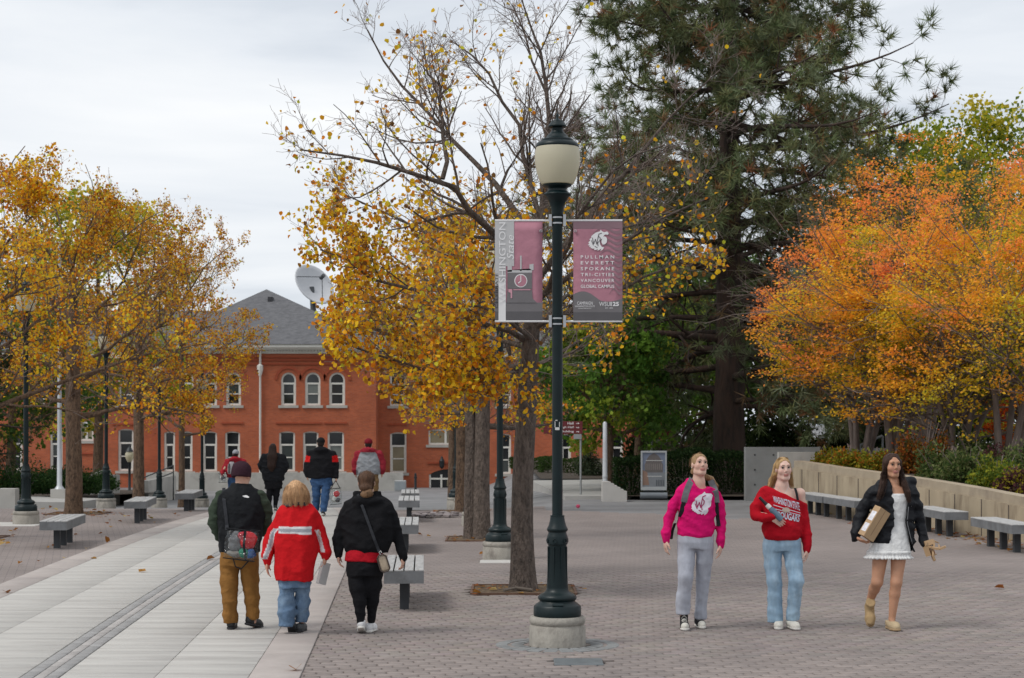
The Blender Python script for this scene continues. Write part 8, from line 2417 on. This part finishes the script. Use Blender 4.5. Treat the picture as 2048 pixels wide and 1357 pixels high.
f = F6.field(676, 790, 1092, 1132); f.loft(F6.lv([(1096, 694, 766, .15), (1110, 690, 767, .155), (1123, 689, 767, .155)]), .01); f.folds(.004, 19, 12); F6.make(f, 'shirt_tail', fab('shirt_red', (.42, .01, .02)))
f = F6.field(680, 780, 1112, 1250)
f.loft(F6.lv([(1116, 692, 765, .145), (1136, 693, 766, .15), (1152, 695, 764, .14)]), .02)
f.chain(F6.ch([(713, 1140, 0, 20), (716, 1172, -.02, 17.5), (720, 1205, -.03, 12.5), (722, 1246, -.02, 8.5)]), .03); f.chain(F6.ch([(747, 1140, 0, 19.5), (746, 1172, .02, 17), (744, 1205, .06, 12), (741, 1244, .1, 8.5)]), .03)
f.folds(0.0047, 20, 18)
F6.make(f, 'leggings', fab('leggings', (0.011, 0.011, 0.013), .85))
shw = dict(um=(0.66, 0.66, 0.67), sm=white_rub, toe_cap=(0.03, 0.03, 0.035), high=.09, L=.255)
F6.shoe(F6.P(722, 0, .08)[:2], R(92), R(20), **shw, lift=.0); F6.shoe(F6.P(742, 0, .2)[:2], R(80), 0, **shw)
def ex_(f, H, Rh, hs):
    f.ell(H(0, -.112, -.05), (.056, .046, .045), .006); f.ell(H(0, -.06, -.03), (.07, .05, .06), .02)
F6.hair(hair_m('brown', (0.075, 0.038, 0.021)), (700, 768, 934, 1004), cap=1.06, extra=ex_, face_open=(.064, .1, .1), oc=(0, .11, -.04))
f = F6.field(716, 756, 974, 1006, h=.008); cb = F6.P(735.5, 988, -.105); f.ell(cb, (.062, .045, .042), .0); f.ell(F6.P(735.5, 980, -.095), (.05, .035, .03), .012)
X, Y, Z = f.grid(); f.d += (0.004 * np.sin(60 * np.hypot(X - cb[0], (Z - cb[2]) * 1.4) + 2 * np.arctan2(Z - cb[2], X - cb[0]))).astype(np.float32)
F6.make(f, 'hair_bun', hair_m('bun', (0.15, 0.085, 0.045)))
strands(F6, [[(*F6.H(.07 * math.sin(a_), .03, .06 + .05 * math.cos(a_)), .012), (*F6.H(.078 * math.sin(a_), -.05, .04 + .05 * math.cos(a_)), .014), (*F6.P(735 + 4 * math.sin(a_), 984, -.09), .012)] for a_ in np.linspace(-1.9, 1.9, 9)], 26, hair_m('brown', (0, 0, 0)), 6, r=.0014)
bgc = F6.P(770, 1124, -.16)
e = empty('crossbody_bag', tuple(F6.W(bgc)), label='small clear and tan crossbody bag at the hip of the woman in the black hoodie', cat='bag')
f = Field((-.09, -.06, -.12), (.09, .06, .12), .008); X, Y, Z = f.grid()
X2 = X * math.cos(.3) + Z * math.sin(.3); Z2 = -X * math.sin(.3) + Z * math.cos(.3)
q = np.stack([np.abs(X2) - .022, np.abs(Y) - .012, np.abs(Z2) - .058], -1); f.d = (np.linalg.norm(np.maximum(q, 0), axis=-1) + np.minimum(q.max(-1), 0) - .026).astype(np.float32)
V, F = f.mesh(); np_obj('pouch', V, F, M('bag_tan', (.36, .29, .21), .35, var=.3, vscale=14, coord='obj'), e, True)
ca_, sa2 = math.cos(.3), math.sin(.3)
rim = MB(); rim.tube([(.046 * sgx * ca_ - zz * sa2, -.039, .046 * sgx * sa2 + zz * ca_) for sgx, zz in ((-1, -.06), (-.5, -.084), (.5, -.084), (1, -.06), (1, .06), (.5, .084), (-.5, .084), (-1, .06), (-1, -.06))], .007, 6); rim.build('zip_rim', M('bag_brown', (.05, .035, .03), .5), e, True)
P3 = project(hd, [F6.P(u, v)[[0, 2]] for u, v in ((717, 988), (727, 1012), (740, 1045), (752, 1078), (759, 1098))], .010)
MB().ribbon([np.array(p) - bgc for p in P3] + [np.array([-.03, 0, .085])], (.012, 0, .006), (0, 1, 0), .003).build('shoulder_strap', fab('strapgrey2', (.035, .037, .042)), e)
MB().tube([(-.03, -.01, .08), (-.045, -.01, .105), (-.03, -.01, .12), (-.02, -.01, .1)], .005, 6).build('buckle', M('silver'), e, True)
# ================================================================== far figures, all seen from behind
def far_fig(u0, Y, label, head, hs, torso, sl, sr, legL, legR, top_m, leg_m, hands=True, topc=None, topname='jacket', shoes=True, sm_=None, hood=False):
    F_ = Fig(u0, Y, label, 1, fine=False)
    hL, hR = sl[-1], sr[-1]
    F_.body((*head, .0), (head[0], torso[0][0] + 1, 0), [(sl[0][0] + 3, sl[0][1] + 1, 0), (sr[0][0] - 3, sr[0][1] + 1, 0)], [sl[len(sl) // 2][:3], sr[len(sr) // 2][:3]], [hL[:3], hR[:3]],
            [((0, .05, -1), (1, 0, 0), (0, 1, 0), .5), ((0, .05, -1), (-1, 0, 0), (0, 1, 0), .5)] if hands else [None, None],
            [legL[0][:3], legR[0][:3]], [legL[1][:3], legR[1][:3]], [legL[2][:3], legR[2][:3]], hs=hs, bounds=(u0 - 42, u0 + 42, head[1] - 18, legL[2][1] + 16))
    f = F_.field(u0 - 44, u0 + 44, torso[0][0] - 6, torso[-1][0] + 6, dy=.4)
    f.loft(F_.lv(torso), .02); f.chain(F_.ch(sl, 0.88), .015); f.chain(F_.ch(sr, 0.88), .015)
    if hood: f.ell(F_.P(u0, torso[0][0] + 3, -.1), (.15, .07, .08), .04)
    f.folds(0.0109, int(u0), 12)
    t = F_.make(f, topname, cloth_attr if topc else top_m, (lambda V: topc(F_, V)) if topc else None)
    f = F_.field(u0 - 40, u0 + 40, torso[-1][0] - 10, legL[2][1] + 6)
    f.loft(F_.lv([(torso[-1][0] - 6, torso[-1][1] + 2, torso[-1][2] - 2, .13), (torso[-1][0] + 15, torso[-1][1] + 3, torso[-1][2] - 3, .12)]), .02)
    f.chain(F_.ch(legL), .02); f.chain(F_.ch(legR), .02); f.folds(0.0093, int(u0) + 1, 15)
    F_.make(f, 'trousers', leg_m)
    if shoes:
        for L_, p in ((legL, .0), (legR, .25)):
            F_.shoe(F_.P(L_[2][0], 0, L_[2][2] + .1)[:2], R(90), p, um=bsh, sm=sm_ or white_rub, high=.09)
    return F_, t
G7, _ = far_fig(546, 41.4, 'woman with long dark hair, black jacket and black leggings, walking away far off', (546, 897), .98,
    [(905, 537, 556, .08), (911, 527, 567, .11), (925, 522, 572, .14), (945, 523, 571, .15), (963, 526, 568, .14)], [(528, 914, 0, 7.5), (521, 932, .02, 7.5), (524, 942, .1, 6), (530, 944, .16, 5)], [(565, 914, 0, 7.5), (572, 932, .02, 7.5), (569, 942, .1, 6), (563, 944, .16, 5)],
    [(540, 968, 0, 8.5), (539, 990, -.02, 6.2), (538.5, 1011, -.02, 4.2)], [(554, 968, 0, 8.5), (552.5, 990, .02, 6.2), (550, 1012, .06, 4.2)], fab('jacket7', (.013, .014, .017), .7), fab('leggings', (0, 0, 0)), hands=False)
def ex_(f, H, Rh, hs): f.chain([(*H(0, -.07, 0), .09), (*G7.P(546, 915, -.13), .12), (*G7.P(545, 932, -.16), .10), (*G7.P(545, 940, -.16), .05)], .03, flat=((0, 1, 0), 1.7))
G7.hair(hair_m('darkbrown', (0.03, 0.016, 0.012)), (526, 566, 880, 946), extra=ex_, face_open=None)
def capf(F_, mat, bounds, brim=True):
    f = F_.field(*bounds, dy=.3, h=.011); H, Rh, hs = F_.H, F_.Rh, F_.hs
    f.ell(H(0, -.012, .045), np.array([.088, .106, .085]) * hs, .01, Rh); zc = F_.hc_[2] + .012
    f.cut(lambda X, Y, Z: zc - Z)
    o = F_.make(f, 'cap', mat)
    MB().prism([(.075 * math.cos(t), .085 + .075 * math.sin(t)) for t in np.linspace(0, math.pi, 10)], lambda a, b: tuple(H(a, b, .02)), lambda a, b: tuple(H(a, b, .028))).build('brim', mat, o)
    return o
def hoodcol(F_, V):
    C = np.tile(np.array([.011, .011, .013]), (len(V), 1)); v = 841 - (V[:, 2] + F_.gz - CAMH) * F_.sc; u = F_.u0 + V[:, 0] * F_.sc
    m = (np.abs(u - 643) > 22) & (v > 910 + 0.25 * (34 - np.abs(u - 643))) & (v < 924)
    C[m] = (.52, .012, .012); return C
H8, _ = far_fig(643, 38.2, 'man in a black cap and black hoodie with red sleeve patches and blue jeans', (642, 887), 1.02,
    [(897, 630, 655, .09), (903, 620, 666, .12), (918, 614, 672, .15), (940, 615, 671, .155), (957, 618, 668, .145)], [(620, 908, 0, 8.5), (614, 928, .02, 8), (613, 943, -.01, 7), (615, 952, -.02, 5)], [(666, 908, 0, 8.5), (671, 928, .02, 8), (672.5, 944, -.01, 7), (673, 955, -.03, 5)],
    [(633, 966, 0, 10), (633, 990, -.02, 8.5), (632, 1018, .0, 7)], [(653, 966, 0, 10), (651, 996, -.1, 8.3), (648, 1026, -.2, 6.8)], None, fab('jeans_dark', (0.035, 0.075, 0.16), .9, var=.3), topc=hoodcol, topname='hoodie', hood=True)
capf(H8, fab('capblack', (.012, .012, .013)), (622, 662, 870, 902)); H8.hair(hair_m('short_dark', (.02, .014, .012)), (622, 662, 870, 906), cap=1.02, face_open=(.07, .1, .12), oc=(0, .09, -.05))
clear_bag(H8, 671.5, 993, -.05, .26, .34, .16, 'clear bag with red and white contents carried by the man in the black hoodie', [(.1, .15, .3, .22, (.5, .02, .03)), (-.15, -.15, .28, .22, (.55, .55, .52)), (.15, -.25, .25, .16, (.05, .05, .06))], tilt=.1)
hd_ = MB(); c = H8.P(671.5, 993, -.05)
for sx in (-1, 1): hd_.tube([H8.W(c + np.array([sx * .10, 0, .17])), H8.W(c + np.array([sx * .04, 0, .28])), H8.W(H8.P(672, 961, -.04))], .008, 6)
bgo = [o for o in bpy.data.objects if o.name.startswith('clear_bag') and o.parent is None][-1]
hh_ = hd_.build('handles', stb, bgo); hh_.location = -bgo.location
def ragcol(F_, V):
    C = np.tile(np.array([.26, .275, .295]), (len(V), 1)); v = 841 - (V[:, 2] + F_.gz - CAMH) * F_.sc; u = F_.u0 + V[:, 0] * F_.sc; a = np.abs(u - 737)
    m = (a > np.interp(v, [898, 908, 925, 960], [9, 17, 23, 25])) | (v < 905)
    C[m] = (.26, .022, .035); return C
I9, _ = far_fig(737, 38.6, 'man in a maroon cap and grey and maroon raglan hoodie, walking away', (737, 889), 1.03,
    [(898, 724, 750, .1), (904, 716, 759, .12), (918, 711, 763, .15), (938, 712, 762, .16), (950, 716, 759, .15)], [(716, 908, 0, 8.5), (710.5, 926, .02, 8.5), (710, 940, .0, 7.5), (711, 946, .02, 6)], [(759, 908, 0, 8.5), (764.5, 926, .02, 8.5), (765, 940, .0, 7.5), (764, 946, .02, 6)],
    [(728, 962, 0, 10.5), (728, 990, -.02, 8.5), (727, 1021, 0, 7)], [(748, 962, 0, 10.5), (747, 990, .02, 8.5), (746, 1021, .05, 7)], None, fab('khaki', (.20, .125, .06)), topc=ragcol, topname='hoodie', hood=True)
capf(I9, fab('capmaroon', (.16, .012, .02)), (716, 758, 872, 904)); I9.hair(hair_m('short_dark', (.02, .014, .012)), (716, 758, 872, 908), cap=1.02, face_open=(.07, .1, .12), oc=(0, .09, -.05))
J10, _ = far_fig(470, 45.5, 'person in a grey cap and red hooded top, partly hidden behind the beanie man', (471.5, 909), .96,
    [(916, 461, 483, .08), (921, 453, 489, .11), (935, 450, 492, .14), (950, 452, 490, .14), (956, 454, 488, .13)], [(455, 923, 0, 6.5), (449, 936, .02, 6.2), (446, 944, -.1, 5.5), (447, 949, -.2, 4)], [(487, 923, 0, 6.5), (492, 938, .02, 6.2), (492, 948, .0, 5.5), (491, 953, .02, 4)],
    [(463, 962, 0, 8), (463, 985, 0, 6.5), (463, 1006, 0, 5)], [(479, 962, 0, 8), (479, 985, 0, 6.5), (478, 1006, .05, 5)], fab('redtop', (.30, .02, .03)), fab('jeans_dark', (0, 0, 0)), topname='hoodie', hood=True)
capf(J10, fab('capgrey', (.30, .31, .34)), (452, 490, 894, 922)); J10.hair(hair_m('short_dark', (.02, .014, .012)), (452, 490, 894, 924), cap=1.02, face_open=(.07, .1, .12), oc=(0, .09, -.05))
c = J10.P(466, 936, -.2); e = empty('small_backpack', tuple(J10.W(c)), label='small white and black backpack on the person in the grey cap', cat='backpack')
f = Field((-.13, -.1, -.2), (.13, .1, .2), .012); f.loft([(-.16, 0, 0, .09, .05), (-.1, 0, 0, .11, .07), (.08, 0, 0, .10, .06), (.16, 0, 0, .05, .03)], .02); V, F = f.mesh(); np_obj('pack', V, F, fab('pack10', (.33, .32, .33)), e, True)
MB().ribbon([(-.06, -.06, .12), (-.06, -.085, 0), (-.06, -.07, -.14)], (.014, 0, 0), (0, 1, 0), .004).build('strap', stb, e); MB().ribbon([(.06, -.06, .12), (.06, -.085, 0), (.06, -.07, -.14)], (.014, 0, 0), (0, 1, 0), .004).build('strap', stb, e)
clear_bag(J10, 449, 956, -.2, .22, .22, .12, 'small clear bag hanging from the hand of the person in the grey cap', [(.0, 0, .3, .3, (.08, .08, .09)), (.1, -.2, .25, .2, (.5, .5, .5))])
